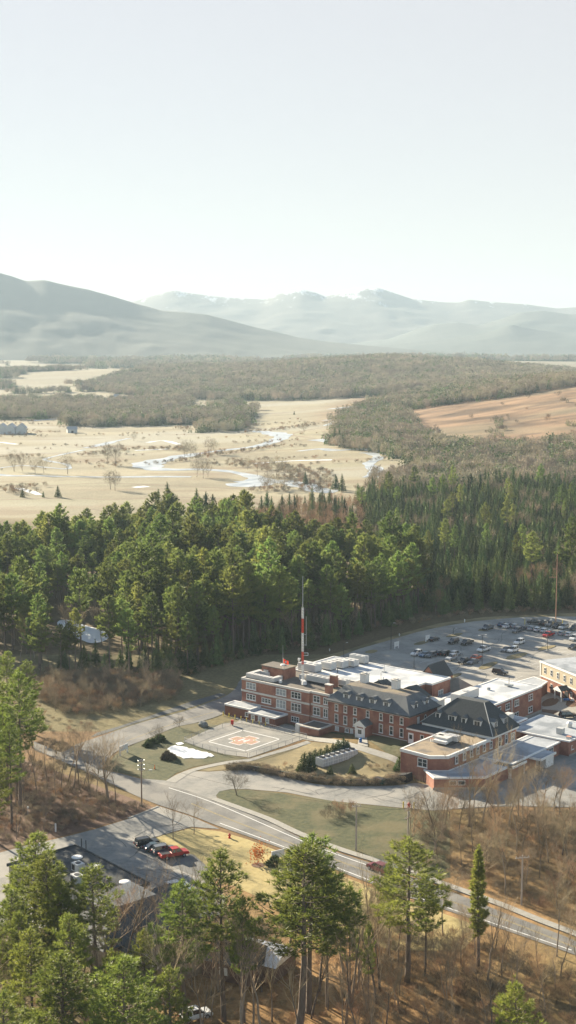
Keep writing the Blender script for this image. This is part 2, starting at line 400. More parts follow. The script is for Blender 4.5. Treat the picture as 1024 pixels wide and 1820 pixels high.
# rear lot islands and stall lines
for nm, P in (('kerb_island', [(847,1190),(862,1180),(885,1176),(884,1180),(866,1190)]), ('kerb_island', [(897,1170),(915,1163),(940,1160),(932,1167),(908,1173)]), ('kerb_island', [(953,1155),(968,1149),(990,1147),(984,1152),(965,1156)]),
              ('kerb_island', [(788,1133),(806,1127),(826,1125),(812,1132)]), ('kerb_island', [(732,1146),(750,1140),(765,1140),(748,1147)]), ('kerb_island', [(798,1203),(812,1197),(824,1198),(806,1206)]), ('kerb_island', [(646,1160),(662,1155),(674,1157),(660,1162)]), ('kerb_island', [(846,1121),(866,1116),(880,1116),(862,1122)])):
    drape('kerb', smooth_poly(px(*P), 1), DRY, .17, thick=.12)
Ls = []
for u0, v0, n in ((5, 62, 12), (5, 80, 14), (22, 98, 14)):
    for i in range(n): Ls.append([W(u0+i*2.75, v0-2.6), W(u0+i*2.75, v0+2.6)])
for u0, v0, n in ((38, 44, 4), (40, 112, 12), (24, 118, 12)):
    for i in range(n): Ls.append([W(u0+i*2.75, v0-2.6), W(u0+i*2.75, v0+2.6)])
lines('stall_line', Ls, .12, PAINTW, .075)
# courtyard by the tan wing
drape('path', px((963,1262),(985,1232),(1000,1230),(1030,1252),(1060,1262),(1060,1276),(1010,1268),(975,1272)), CONC, .09)
drape('planting_bed', smooth_poly(px((963,1249),(975,1242),(990,1241),(995,1246),(985,1255),(963,1257)),1), MULCH, .11)
drape('planting_bed', smooth_poly(px((1005,1256),(1008,1245),(1030,1240),(1040,1250),(1020,1258)),1), MULCH, .11)
drape('planting_bed', px((963,1261),(995,1264),(985,1270),(964,1266)), MULCH, .11)
# snow left in the shade
CRK = mat('crack_seal', (0.07,0.07,0.07), (0.11,0.11,0.105), scale=1, coord='POS')
def cracks(P, n, seed, dz, ln=(6, 22)):
    r = random.Random(seed); xs = [p[0] for p in P]; ys = [p[1] for p in P]; out = []
    while len(out) < n:
        x, y = r.uniform(min(xs), max(xs)), r.uniform(min(ys), max(ys))
        if not inpoly(x, y, P): continue
        a = A1 + r.choice((0, math.pi/2)) + r.gauss(0, .15); q = [(x, y)]
        for _ in range(int(r.uniform(*ln)/1.5)):
            a += r.gauss(0, .16); nx2 = (q[-1][0]+1.5*math.cos(a), q[-1][1]+1.5*math.sin(a))
            if not inpoly(*nx2, P): break
            q.append(nx2)
        if len(q) > 2: out.append(q)
    lines('crack_seal', out, .12, CRK, dz)
cracks(px((640,1165),(700,1142),(860,1108),(1020,1102),(1020,1160),(960,1175),(960,1210),(860,1215)), 60, 1, .07, (8, 40))
cracks(px((150,1505),(300,1460),(380,1474),(300,1484),(250,1510),(360,1560),(380,1590),(250,1580)), 22, 2, .085)
cracks(px((300,1395),(560,1400),(760,1405),(760,1436),(560,1414),(410,1400)), 18, 3, .075)
def ragged(P, a=.55, st=.5):
    P = resample(P + [P[0]], st)[:-1]; return [(x + a*nz(x, y, 1.1, 1) + a*.6*nz(x, y, .5, 2), y + 1.6*a*nz(x, y, 1.3, 3) + a*nz(x, y, .55, 4)) for x, y in P]
drape('snow_patch', ragged(smooth_poly(px((297,1329),(318,1325),(336,1331),(378,1341),(381,1345),(350,1349),(322,1349),(308,1340),(300,1336)),2)), mat('snow_old', (0.55,0.57,0.58), (0.80,0.82,0.84), scale=1.2, coord='POS', rough=.6), .14, thick=.1)
drape('snow_patch', ragged(smooth_poly(px((311,1321),(322,1319),(328,1323),(316,1325)),2), .3), SNOW, .12)
drape('snow_patch', smooth_poly(px((98,1105),(120,1100),(150,1112),(190,1122),(196,1136),(165,1146),(140,1136),(110,1122)),2), SNOW, .1)
# ------------------------------------------------------------------ the river valley
WAT = mat('river_water', (0.30,0.34,0.36), rough=.12, spec=.9, metal=.0)
MATS['river_water'].node_tree.nodes['Principled BSDF'].inputs['IOR'].default_value = 1.33
ICE = mat('river_ice', (0.60,0.63,0.64), (0.24,0.28,0.31), scale=.07, rough=.35, coord='POS', spec=.5)
def pz(*pts): return [G(*p) for p in pts]
def river(P, w, name='river', m=ICE, dz=.10):
    C = spline(pz(*P), 6); R = []
    n = len(C); ws = [w(i/(n-1)) if callable(w) else w for i in range(n)]
    Lp, Rp = [], []
    for i in range(n):
        a = C[max(0,i-1)]; b = C[min(n-1,i+1)]; dx, dy = b[0]-a[0], b[1]-a[1]; l = math.hypot(dx,dy) or 1
        k = ws[i]/2*.85*(1+.75*nz(C[i][0],C[i][1],22)); Lp.append((C[i][0]-dy/l*k, C[i][1]+dx/l*k)); Rp.append((C[i][0]+dy/l*k, C[i][1]-dx/l*k))
    v = [(x,y,T(x,y)+dz) for x,y in Lp] + [(x,y,T(x,y)+dz) for x,y in Rp]
    f = [(i, i+n, i+n+1, i+1) for i in range(n-1)]
    o = link(bpy.data.objects.new(name, mesh_from(name, v, f, m)))
    for p in o.data.polygons:
        if p.normal.z < 0: p.flip()
    return tag(o, kind='structure')
river([(440,771),(462,773),(485,777),(502,783),(488,791),(455,799),(410,803),(360,808),(325,813),(285,820),(262,827),(275,835),(310,837),(350,837),(395,840),(430,846),(455,853),(462,861),(440,866),(425,862)], lambda t: 8+16*math.exp(-((t-.14)/.10)**2)+20*math.exp(-((t-.52)/.16)**2)+22*math.exp(-((t-.93)/.10)**2))
river([(425,862),(470,860),(510,862),(545,870),(570,878),(600,880)], lambda t: 22)
river([(-20,842),(20,846),(60,846),(120,848),(200,849),(280,849),(340,850)], 9)
river([(0,832),(40,828),(90,832),(120,834),(118,826),(80,818),(95,812),(150,800)], 5)
river([(150,797),(190,790),(200,786),(170,792),(230,780)], 7)
river([(530,810),(570,808),(600,812),(650,812),(700,822),(725,828)], lambda t: 8+14*t)
river([(660,858),(668,846),(655,836),(672,828),(660,820),(640,818)], lambda t: 7+8*(1-t))
river([(560,792),(590,797),(620,802),(640,806)], 16)
river([(596,741),(610,740),(650,740)], 36); river([(640,744),(700,731),(760,722),(800,718)], 14)
river([(575,760),(600,762),(580,770)], 10)
for P in ([(150,742),(200,746),(240,745)],[(262,788),(290,785),(318,792)],[(0,786),(30,790)],[(240,802),(300,800)],[(30,868),(50,873),(70,880)],[(238,868),(262,866)],[(450,829),(520,826),(590,827)],[(380,758),(420,757)],[(60,748),(110,744)]):
    river(P, 7, name='snow_strip', m=SNOW)
# dark ditch lines and hedge banks across the meadows
DITCH = mat('ditch_earth', (0.17,0.12,0.08), (0.24,0.18,0.12), scale=.05, coord='POS')
for P, w in (([(0,889),(120,886),(200,889),(300,886),(380,888),(460,892)],5),([(120,916),(200,912),(150,905)],3),([(270,829),(330,823),(400,812),(470,802),(505,792)],4),([(0,862),(80,864),(200,860),(420,872),(450,874)],4),([(440,757),(520,758),(600,754)],3),([(430,775),(470,783),(490,768),(560,766)],4),([(0,765),(150,768),(300,765),(440,769)],4),([(0,808),(120,805),(240,808),(330,797)],4),([(560,790),(520,782),(540,776),(580,772)],5),([(420,742),(560,738),(740,718)],5)):
    river(P, w*.7, name='ditch', m=DITCH, dz=.06)
# ------------------------------------------------------------------ the hospital
BR = mat('brick_red', (0.27,0.125,0.085), (0.38,0.185,0.125), scale=1.6, c3=(0.22,0.095,0.07), scale3=.3, coord='POS')
BRD = mat('brick_dark', (0.16,0.07,0.05), (0.21,0.095,0.065), scale=1.6, coord='POS')
WHT = mat('trim_white', (0.74,0.73,0.70), (0.66,0.65,0.62), scale=1, coord='POS', rough=.6)
CORN = mat('stone_cornice', (0.60,0.57,0.52), (0.50,0.47,0.42), scale=1, coord='POS', rough=.7)
GLS = mat('window_glass', (0.03,0.04,0.045), rough=.08, spec=.8)
GLB = mat('window_blind', (0.34,0.36,0.36), (0.18,0.20,0.21), scale=.5, coord='POS', rough=.3, spec=.6)
SLATE = mat('slate_roof', (0.085,0.095,0.10), (0.125,0.135,0.14), scale=2.5, c3=(0.15,0.155,0.155), scale3=.3, coord='POS', rough=.75)
SLATED = mat('slate_dark', (0.040,0.047,0.05), (0.065,0.073,0.075), scale=2.5, coord='POS', rough=.8)
MEMB = mat('roof_membrane', (0.50,0.51,0.52), (0.64,0.64,0.63), scale=.9, c3=(0.36,0.38,0.40), scale3=.13, coord='POS', rough=.75, k3=(.47,.6))
MEMG = mat('roof_membrane_grey', (0.30,0.32,0.345), (0.42,0.44,0.46), scale=.9, c3=(0.22,0.24,0.26), scale3=.16, coord='POS', rough=.7, k3=(.48,.6))
GRAV = mat('roof_gravel', (0.115,0.10,0.085), (0.16,0.14,0.12), scale=1.6, c3=(0.22,0.18,0.12), scale3=.16, coord='POS', k3=(.5,.62))
GRAVT = mat('roof_gravel_tan', (0.26,0.20,0.13), (0.33,0.26,0.18), scale=1.2, c3=(0.15,0.13,0.11), scale3=.2, coord='POS')
DUCT = mat('duct_metal', (0.62,0.60,0.56), (0.52,0.50,0.47), scale=1, coord='POS', rough=.5)
UNIT = mat('hvac_grey', (0.42,0.43,0.42), (0.50,0.50,0.48), scale=1.5, coord='POS', rough=.5)
BLK = mat('black_metal', (0.03,0.03,0.032), rough=.5)
TAN = mat('siding_tan', (0.40,0.345,0.25), (0.46,0.40,0.29), scale=1.2, coord='POS', stretch=(1,1,6))
DOORW = mat('door_white', (0.76,0.75,0.73), rough=.5)
def bld(name, u0, v0, label, z0=0.0, cat='building', group=None):
    o = empty(name, (*W(u0, v0), z0), A1); o['_o'] = (u0, v0, z0); return tag(o, label, cat, group)
def bp(name, mb, m, root, parent=None):
    o = mb.build(name, m, parent or root, off=(root['_o'][0], root['_o'][1], root['_o'][2])); return o
def flat_roof(root, P, z, m, par_h=.35, par_w=.35, trim=None, fascia=.55):
    """roof sheet inside a low parapet with a pale coping"""
    mb = MB().prism(P, z-.25, z+.05); bp('roof', mb, m, root)
    n = len(P); mb = MB()
    ar = sum(P[i][0]*P[(i+1)%n][1]-P[(i+1)%n][0]*P[i][1] for i in range(n)); Q = P if ar > 0 else P[::-1]
    def offs(d):
        out = []
        for i in range(n):
            a, b_, c = Q[i-1], Q[i], Q[(i+1)%n]
            d1 = Vector((b_[0]-a[0], b_[1]-a[1])).normalized(); d2 = Vector((c[0]-b_[0], c[1]-b_[1])).normalized()
            n1 = Vector((d1.y, -d1.x)); n2 = Vector((d2.y, -d2.x)); k = (n1+n2); k = k/ max(.3, k.dot(n1)) if k.length > 1e-3 else n1
            out.append((b_[0]+k.x*d, b_[1]+k.y*d))
        return out
    o_, i_ = offs(.14), offs(-par_w)
    for i in range(n):
        j = (i+1) % n
        v = [(*o_[i], z-fascia+par_h), (*o_[j], z-fascia+par_h), (*o_[j], z+par_h), (*o_[i], z+par_h), (*i_[i], z+par_h), (*i_[j], z+par_h), (*i_[j], z-.1), (*i_[i], z-.1)]
        mb.add(v, [(0,1,2,3), (3,2,5,4), (4,5,6,7), (1,0,7,6)])
    bp('parapet', mb, trim or CORN, root)
def win(root, side, a, z, w, h, at, kind=2, glass=None, trim=None, name='window'):
    """side F faces -v (at = v), R faces +u (at = u), L faces -u, B faces +v; a = centre along the wall, z = bottom"""
    mb = MB(); t = .09 if w < 1.3 else .11; e = .09
    def bx(m_, a0, a1, z0, z1, d0, d1):
        if side == 'F': m_.box(a0, a1, at-d1, at-d0, z0, z1)
        elif side == 'B': m_.box(a0, a1, at+d0, at+d1, z0, z1)
        elif side == 'R': m_.box(at+d0, at+d1, a0, a1, z0, z1)
        else: m_.box(at-d1, at-d0, a0, a1, z0, z1)
    a0, a1 = a-w/2, a+w/2; t = .15
    bx(mb, a0, a0+t, z, z+h, -.1, e); bx(mb, a1-t, a1, z, z+h, -.1, e); bx(mb, a0+t, a1-t, z+h-t, z+h, -.1, e); bx(mb, a0-.08, a1+.08, z-.16, z, -.1, e+.08); bx(mb, a0+t, a1-t, z, z+.1, -.1, e)
    for i in range(1, kind): c = a0+w*i/kind; bx(mb, c-.07, c+.07, z+.1, z+h-t, -.1, e-.01)
    bx(mb, a0+t, a1-t, z+h*.52-.04, z+h*.52+.04, -.1, e-.03)
    o = bp(name, mb, trim or WHT, root)
    mp = MB(); bx(mp, a0+t*.5, a1-t*.5, z+.05, z+h-t*.5, -.08, .035); bp('pane', mp, glass or GLS, root, o)
    return o
def door(root, side, a, z, w, h, at, m=None):
    mb = MB()
    if side == 'F': mb.box(a-w/2, a+w/2, at-.12, at+.1, z, z+h); g = MB().box(a-w*.28, a+w*.28, at-.15, at-.1, z+h*.45, z+h*.85)
    else: mb.box(at-.1, at+.12, a-w/2, a+w/2, z, z+h); g = MB().box(at+.1, at+.15, a-w*.28, a+w*.28, z+h*.45, z+h*.85)
    o = bp('door', mb, m or DOORW, root); bp('pane', g, GLS, root, o)
def topthing(name, label, cat, u, v, z, parts, group=None, rz=A1):
    """a thing standing on a roof; parts = [(name, MB about its own base, material)]"""
    o = empty(name, (*W(u, v), z), rz); tag(o, label, cat, group)
    for pn, mb, m in parts: mb.build(pn, m, o)
    return o
# --- three storey west block
A = bld('hospital_block', 0, 0, 'three storey flat roofed brick hospital block with pale stone bands')
bp('wall', MB().prism([(0,0),(22.9,0),(22.9,.55),(28.9,.55),(28.9,16),(0,16)], -.5, 9.3, mt=0), BR, A)
flat_roof(A, [(0,0),(22.9,0),(22.9,.55),(28.9,.55),(28.9,16),(0,16)], 9.3, GRAV, trim=CORN)
mb = MB(); mb.box(-.12,23.0,-.12,.05,6.0,6.5); mb.box(23.0,28.9,.43,.6,6.0,6.5); mb.box(-.08,23.0,-.08,.05,3.1,3.3); mb.box(23.0,28.9,.46,.6,2.9,3.2); bp('stone_band', mb, CORN, A)
for a, w, k, g in ((3.3,3.4,3,GLB),(13.6,3.4,3,GLB),(18.6,3.3,3,GLS),(24.9,2.2,2,GLS),(27.8,1.4,2,GLS)):
    win(A, 'F', a, 7.0 if a < 20 else 6.95, w, 1.75, 0 if a < 23 else .55, k, g)
for a, w, h, k, g, z in ((3.3,3.2,1.5,3,GLS,4.1),(8.6,3.2,1.3,3,GLS,4.1),(13.6,3.3,2.2,3,GLB,3.6),(18.6,3.3,2.1,3,GLS,3.65),(24.9,2.3,2.1,2,GLS,3.6),(27.8,1.5,2.2,2,GLS,3.6),(18.3,2.6,1.4,3,GLS,.8)):
    win(A, 'F', a, z, w, h, 0 if a < 23 else .55, k, g)
# low west blocks
B = bld('side_block', -2.3, -4.2, 'low brick block with grey flat roof at the west corner of the hospital')
bp('wall', MB().prism([(-2.3,-4.2),(6.6,-4.2),(6.6,-.02),(-2.3,-.02)], -.3, 2.9), BRD, B)
flat_roof(B, [(-2.3,-4.2),(6.6,-4.2),(6.6,-.15),(-2.3,-.15)], 2.9, MEMG, trim=WHT, par_h=.12, fascia=.4)
for a in (5.4,): win(B, 'F', a, .9, 1.1, 1.1, -4.2, 1)
B = bld('side_block', 6.8, -5.2, 'low brick entrance block with grey flat roof and small windows behind yellow posts')
bp('wall', MB().prism([(6.8,-5.2),(15.8,-5.2),(15.8,-.02),(6.8,-.02)], -.3, 2.45), BRD, B)
flat_roof(B, [(6.8,-5.2),(15.8,-5.2),(15.8,-.15),(6.8,-.15)], 2.45, MEMG, trim=WHT, par_h=.12, fascia=.4)
for a in (8.4,10.8,13.3): win(B, 'F', a, .8, 1.2, 1.2, -5.2, 1, GLB)
B = bld('side_block', 24.2, -5.3, 'small low brick annex with mossy dark roof below the hospital wall')
bp('wall', MB().prism([(24.2,-5.3),(30.1,-5.3),(30.1,.4),(24.2,.4)], -.3, 2.1), BR, B)
flat_roof(B, [(24.2,-5.3),(30.1,-5.3),(30.1,.3),(24.2,.3)], 2.1, GRAV, trim=CORN, par_h=.1, fascia=.3)
topthing('steel_box', 'grey steel cabinet at the corner of the small brick annex', 'cabinet', 23.2, -4.6, 0, [('cabinet_body', MB().box(-.7,.7,-.6,.6,.1,2.2), UNIT), ('plinth', MB().box(-.8,.8,-.7,.7,0,.1), CONC), ('door', MB().box(-.6,.6,-.66,-.6,.3,2.05), DUCT)])
# penthouse on the west block
B = bld('roof_penthouse', 1.9, 6.0, 'small brick penthouse on the flat west roof', z0=9.3)
bp('wall', MB().prism([(1.9,6),(9.7,6),(9.7,10.8),(1.9,10.8)], 9.2, 12.0), BR, B)
bp('roof', MB().prism([(1.7,5.8),(9.9,5.8),(9.9,11),(1.7,11)], 12.0, 12.25), GRAV, B)
mb = MB().box(2.6,4.2,5.9,6.02,10.2,11.1); bp('vent_panel', mb, DUCT, B)
# ducts, roof units
d = MB(); d.box(-.2,9.2,-.7,.7,.25,1.35); d.box(-.2,1.1,.7,4.6,.25,1.35); d.box(1.1,4.2,3.5,4.6,.35,1.3)
for i in range(8): d.box(.8+i*1.05,.9+i*1.05,-.75,.75,.2,1.4)
d.box(8.0,9.2,.7,3.2,.25,1.3)
topthing('roof_duct', 'large silver duct bending round the flat west roof before the penthouse', 'duct', .6, 2.0, 9.3, [('duct', d, DUCT), ('support', MB().box(.5,.7,-.6,.6,0,.25), BLK), ('support', MB().box(5,5.2,-.6,.6,0,.25), BLK), ('support', MB().box(8.4,8.6,-.6,.6,0,.25), BLK)])
def unit(l, w, h, n=3, m=None, legs=.25):
    b_ = MB().box(-l/2, l/2, -w/2, w/2, legs, legs+h); r = MB(); r2 = MB()
    r2.box(-l*.44, l*.44, -w/2-.03, -w/2+.02, legs+h*.2, legs+h*.8)
    for i in range(n): c = -l/2+l*(i+.5)/n; r.tube((c,0,legs+h),(c,0,legs+h+.12),min(w,l/n)*.33,n=10)
    s = MB().box(-l/2+.1,l/2-.1,-w/2+.1,-w/2+.25,0,legs).box(-l/2+.1,l/2-.1,w/2-.25,w/2-.1,0,legs)
    return [('casing', b_, m or DUCT), ('fan', r, UNIT), ('grille', r2, UNIT), ('skid', s, BLK)]
topthing('roof_unit', 'small white fan cowl beside the bend of the roof duct', 'roof vent', 11.2, 2.6, 9.3, [('cowl', MB().tube((0,0,.3),(0,0,.9),.5,.4,8), WHT), ('stem', MB().tube((0,0,0),(0,0,.3),.3,n=8), UNIT)])
topthing('roof_unit', 'long white air handler with black skid behind the brick chimneys', 'air handler', 19.5, 8.6, 9.3, unit(7.6,1.7,1.5,5,DUCT,.6))
topthing('roof_unit', 'square pale air handler close behind the brick chimneys', 'air handler', 26.0, 10.6, 9.3, unit(2.6,1.9,1.4,2,DUCT,.5))
topthing('roof_unit', 'round white fan cowl at the foot of the red and white mast', 'roof vent', 17.6, 4.6, 9.3, [('cowl', MB().tube((0,0,.35),(0,0,1.3),.75,.55,10), WHT), ('stem', MB().tube((0,0,0),(0,0,.35),.5,n=8), BLK)])
topthing('roof_unit', 'pale steel equipment box behind the foot of the mast', 'equipment box', 14.0, 8.5, 9.3, unit(1.6,1.2,1.5,1))
for i, (u, v, l, w, h, lb) in enumerate(((8.5,18.4,6.0,3.0,1.9,'wide white air handler nearest the penthouse on the white roof'),(11.5,23.0,3.4,2.6,1.9,'tall white air handler second from the penthouse on the white roof'),(12.5,26.8,3.8,2.8,1.8,'ribbed white air handler in the middle of the row on the white roof'),(13.6,30.0,4.2,2.5,1.6,'low white air handler fourth from the penthouse on the white roof'),(13.2,34.6,5.4,1.9,1.9,'grey box unit at the far edge of the white roof'))):
    topthing('air_handler', lb, 'air handler', u, v, 9.3, unit(l,w,h,3,DUCT if i < 4 else UNIT))
topthing('aerial', 'thin whip aerial on a round base on the penthouse roof', 'aerial', 6.6, 9.2, 12.25, [('mast', MB().tube((0,0,.3),(0,0,5.4),.05,.03,5), UNIT), ('base', MB().tube((0,0,0),(0,0,.3),.7,.5,12), WHT)])
FLAGR = mat('flag_red', (0.75,0.08,0.04), rough=.7, translucent=.3)
fl_ = MB(); 
for i in range(8): 
    x0, x1 = i*.22, (i+1)*.22; y0, y1 = .14*math.sin(i*.9), .14*math.sin((i+1)*.9); fl_.add([(x0,y0,1.5-i*.03),(x1,y1,1.5-(i+1)*.03),(x1,y1,2.6-(i+1)*.04),(x0,y0,2.6-i*.04)], [(0,1,2,3)])
topthing('wind_flag', 'red and white flag flying on a short pole by the penthouse', 'flag', 9.0, 6.4, 12.25, [('pole', MB().tube((0,0,-.1),(0,0,2.9),.06,.04,6), WHT), ('flag', fl_, FLAGR), ('white_patch', MB().box(.75,1.25,-.16,-.13,1.75,2.1), PAINTW)])
topthing('satellite_dish', 'white dish on a leaning bracket at the corner of the white roof', 'satellite dish', 4.8, 18.0, 9.3, [('bracket', MB().tube((0,0,0),(.2,0,2.6),.09,.06,5).tube((-.8,0,0),(.15,0,1.9),.06,n=5), WHT), ('dish', MB().tube((.15,0,2.4),(.25,.12,3.0),.28,.4,10), WHT)])
# --- mast
RED = mat('mast_red', (0.55,0.07,0.035), rough=.6)
mast = empty('radio_mast', (*W(16.1,5.8), 9.3)); tag(mast, 'tall red and white lattice radio mast rising from the hospital roof', 'mast')
def lattice(z0, z1, r):
    b_ = MB(); c = [(r*math.cos(t), r*math.sin(t)) for t in (0.5, 2.6, 4.7)]
    for x, y in c: b_.tube((x,y,z0),(x,y,z1), .075, n=4)
    k = z0; s = 0
    while k < z1-.3:
        for i in range(3):
            a_, b2 = c[i], c[(i+1)%3]; b_.tube((*a_,k),(*b2,min(z1,k+.7)), .035, n=3, caps=False)
        k += .7
    return b_
zz = [0,5.2,8.6,13.6,17.4,20.3]
for i in range(5): lattice(zz[i], zz[i+1], .26).build('mast_section', RED if i % 2 else PAINTW, mast)
MB().tube((0,0,20.3),(0,0,28.6),.11,.06,6).build('whip_antenna', UNIT, mast)
MB().tube((.9,0,10.2),(.9,0,18.0),.07,.06,6).tube((0,0,10.4),(.9,0,10.4),.05,n=4).tube((0,0,13.2),(.9,0,13.2),.05,n=4).build('side_antenna', UNIT, mast)
MB().tube((.2,0,7.6),(1.4,0,7.6),.06,n=4).tube((.2,0,8.3),(1.4,0,8.3),.06,n=4).tube((1.4,0,7.6),(1.4,0,8.3),.06,n=4).build('bracket', PAINTW, mast)
MB().box(-.5,.5,-.5,.5,0,1.1).build('base_box', WHT, mast)
# --- white roofed centre block
B = bld('hospital_block', 3, 16.1, 'brick hospital block under the widest white flat roof')
PB = [(3.2,16.1),(40.0,16.1),(40.0,27.4),(42.2,27.4),(42.2,36.2),(3.2,36.2)]
bp('wall', MB().prism(PB, -.3, 9.2), BR, B); flat_roof(B, PB, 9.2, MEMB, trim=WHT, par_h=.2, fascia=.5)
win(B, 'R', 31.5, 4.9, 2.4, 2.0, 42.2, 2, GLB); win(B, 'R', 21, 6.6, .7, .8, 40.0, 1)
topthing('roof_vent', 'small grey pipe vents in the middle of the white roof', 'roof vent', 25, 30, 9.2, [('pipe', MB().tube((0,0,0),(0,0,2.2),.09,n=6), UNIT), ('flashing', MB().box(-.5,.5,-.4,.4,0,.35), UNIT)])
topthing('roof_vent', 'low dark curb with a pipe near the left edge of the white roof', 'roof vent', 16, 21, 9.2, [('pipe', MB().tube((0,0,0),(0,0,1.3),.1,n=6), BLK), ('curb', MB().box(-.3,.3,-.3,.3,0,.2), UNIT)])
topthing('roof_vent', 'low grey exhaust pipes close to the white chimney', 'roof vent', 30, 21.5, 9.2, [('pipe', MB().tube((0,0,0),(0,0,2.4),.08,n=6).tube((.6,.2,0),(.6,.2,1.2),.12,n=6), UNIT), ('curb', MB().box(-.8,.8,-.4,.4,0,.45), UNIT)])
# rear gabled porch with the big grey hipped roof
B = bld('entrance_hall', 38, 37, 'brick gabled entrance behind the white roof with brown hipped roof')
bp('wall', MB().prism([(33.5,36.4),(44,36.4),(44,46),(33.5,46)], -.2, 3.6), BRD, B)
g = MB(); g.add([(32.4,36.5,8.0),(38.0,36.5,8.0),(35.2,36.5,11.3),(32.4,44,8.0),(38.0,44,8.0),(35.2,44,11.3)], [(0,1,2),(3,5,4),(0,2,5,3)]); bp('gable_wall', g, BR, B)
g = MB(); g.add([(32.1,36.2,7.9),(35.2,36.2,11.6),(38.3,36.2,7.9),(32.1,44,7.9),(35.2,44,11.6),(38.3,44,7.9),(32.1,36.2,7.6),(35.2,36.2,11.2),(38.3,36.2,7.6)], [(0,3,4,1),(1,4,5,2),(0,1,7,6),(1,2,8,7)]); bp('gable_roof', g, SLATED, B)
g = MB().prism([(32.4,36.6),(38.0,36.6),(38.0,44),(32.4,44)], 3.6, 8.0); bp('upper_wall', g, BR, B)
g = MB(); g.add([(33,36.4,3.6),(45.5,36.4,3.6),(45.5,48,3.6),(33,48,3.6),(38,41,7.6),(40.5,43,7.6)], [(0,1,5,4),(1,2,5),(2,3,4,5),(3,0,4)]); bp('hipped_roof', g, mat('roof_brown', (0.22,0.19,0.15),(0.28,0.24,0.19),scale=1,coord='POS'), B)
# --- slate mansard block (two storeys, dormers, porch)
SB = bld('hospital_block', 29, .2, 'two storey brick hospital block with grey slate mansard roof, four front dormers and white porch')
bp('wall', MB().prism([(28.95,.2),(53.4,.2),(53.4,12.6),(28.95,12.6)], -.5, 8.1), BR, SB)
e_ = MB().box(28.7,53.75,-.15,13,8.1,8.45); bp('eaves', e_, WHT, SB)
def hip(x0,x1,y0,y1,z0,x2,x3,y2,y3,z1):
    return MB().add([(x0,y0,z0),(x1,y0,z0),(x1,y1,z0),(x0,y1,z0),(x2,y2,z1),(x3,y2,z1),(x3,y3,z1),(x2,y3,z1)], [(0,1,5,4),(1,2,6,5),(2,3,7,6),(3,0,4,7),(4,5,6,7)])
h_ = hip(28.4,54.1,-.5,13.3,8.46,31.8,50.4,3.4,9.6,12.1); rf = bp('roof', h_, SLATE, SB)
bp('roof_deck', MB().box(32.0,50.2,3.6,9.4,12.08,12.16), GRAV, SB)
bp('gutter', MB().box(28.3,54.2,-.62,-.42,8.35,8.6).box(54.02,54.22,-.6,13.4,8.35,8.6), SLATED, SB)
for side, cs in (('F', (34.1,38.1,42.1,46.3)), ('R', (3.9,8.7))):
    for c in cs:
        w = .95; dm = MB(); fm = MB(); gm = MB()
        if side == 'F':
            P_ = lambda a, d, z: (c+a, .75+d, z)
        else:
            P_ = lambda a, d, z: (52.85-d, c+a, z)
        fr = [P_(-w,0,9.0),P_(w,0,9.0),P_(w,0,10.7),P_(-w,0,10.7)]; bk = [P_(-w,2.4,9.0),P_(w,2.4,9.0),P_(w,2.4,10.7),P_(-w,2.4,10.7)]
        dm.add(fr+bk, [(0,1,2,3),(1,5,6,2),(4,0,3,7)])
        fm.add([P_(-w-.25,-.3,10.6),P_(-.4,-.3,11.25),P_(.4,-.3,11.25),P_(w+.25,-.3,10.6),P_(-w-.25,3.4,10.6),P_(-.4,3.4,11.25),P_(.4,3.4,11.25),P_(w+.25,3.4,10.6)], [(0,4,5,1),(1,5,6,2),(2,6,7,3),(0,1,2,3),(0,3,7,4)])
        do = bp('dormer', dm, WHT, SB); bp('dormer_roof', fm, SLATE, SB, do)
        gm.add([P_(-.5,-.04,9.4),P_(-.06,-.04,9.4),P_(-.06,-.04,10.45),P_(-.5,-.04,10.45),P_(.06,-.04,9.4),P_(.5,-.04,9.4),P_(.5,-.04,10.45),P_(.06,-.04,10.45)], [(0,1,2,3),(4,5,6,7)]); bp('pane', gm, GLS, SB, do)
for a in (31.5,34.3,37.3,41.2,45.2,48.3,51.3): win(SB, 'F', a, 6.0, 1.05, 1.75, .2, 1)
for a in (31.5,34.3,37.3,45.2,48.3,51.3): win(SB, 'F', a, 3.0 if a < 40 else 2.9, 1.15, 2.2, .2, 1)
win(SB, 'F', 31.7, 1.0, 1.2, 1.0, .2, 1, DUCT); win(SB, 'F', 34.8, 1.1, 1.2, .9, .2, 1); win(SB, 'F', 36.3, 1.1, .9, 1.1, .2, 1, DUCT)
bp('stone_band', MB().box(28.95,53.5,.08,.25,2.2,2.35), CORN, SB)
win(SB, 'R', 4.2, 5.2, 1.0, 2.2, 53.4, 1, WHT)
ov = MB(); op = MB()
for i in range(12):
    t0, t1 = 2*math.pi*i/12, 2*math.pi*(i+1)/12
    ov.add([(53.52,7.2+.62*math.cos(t0),6.6+.85*math.sin(t0)),(53.52,7.2+.62*math.cos(t1),6.6+.85*math.sin(t1)),(53.52,7.2+.4*math.cos(t1),6.6+.6*math.sin(t1)),(53.52,7.2+.4*math.cos(t0),6.6+.6*math.sin(t0))],[(0,1,2,3)])
op.add([(53.5,7.2+.45*math.cos(2*math.pi*i/12),6.6+.65*math.sin(2*math.pi*i/12)) for i in range(12)], [tuple(range(12))])
w_ = bp('oval_window', ov, WHT, SB); bp('pane', op, GLS, SB, w_)
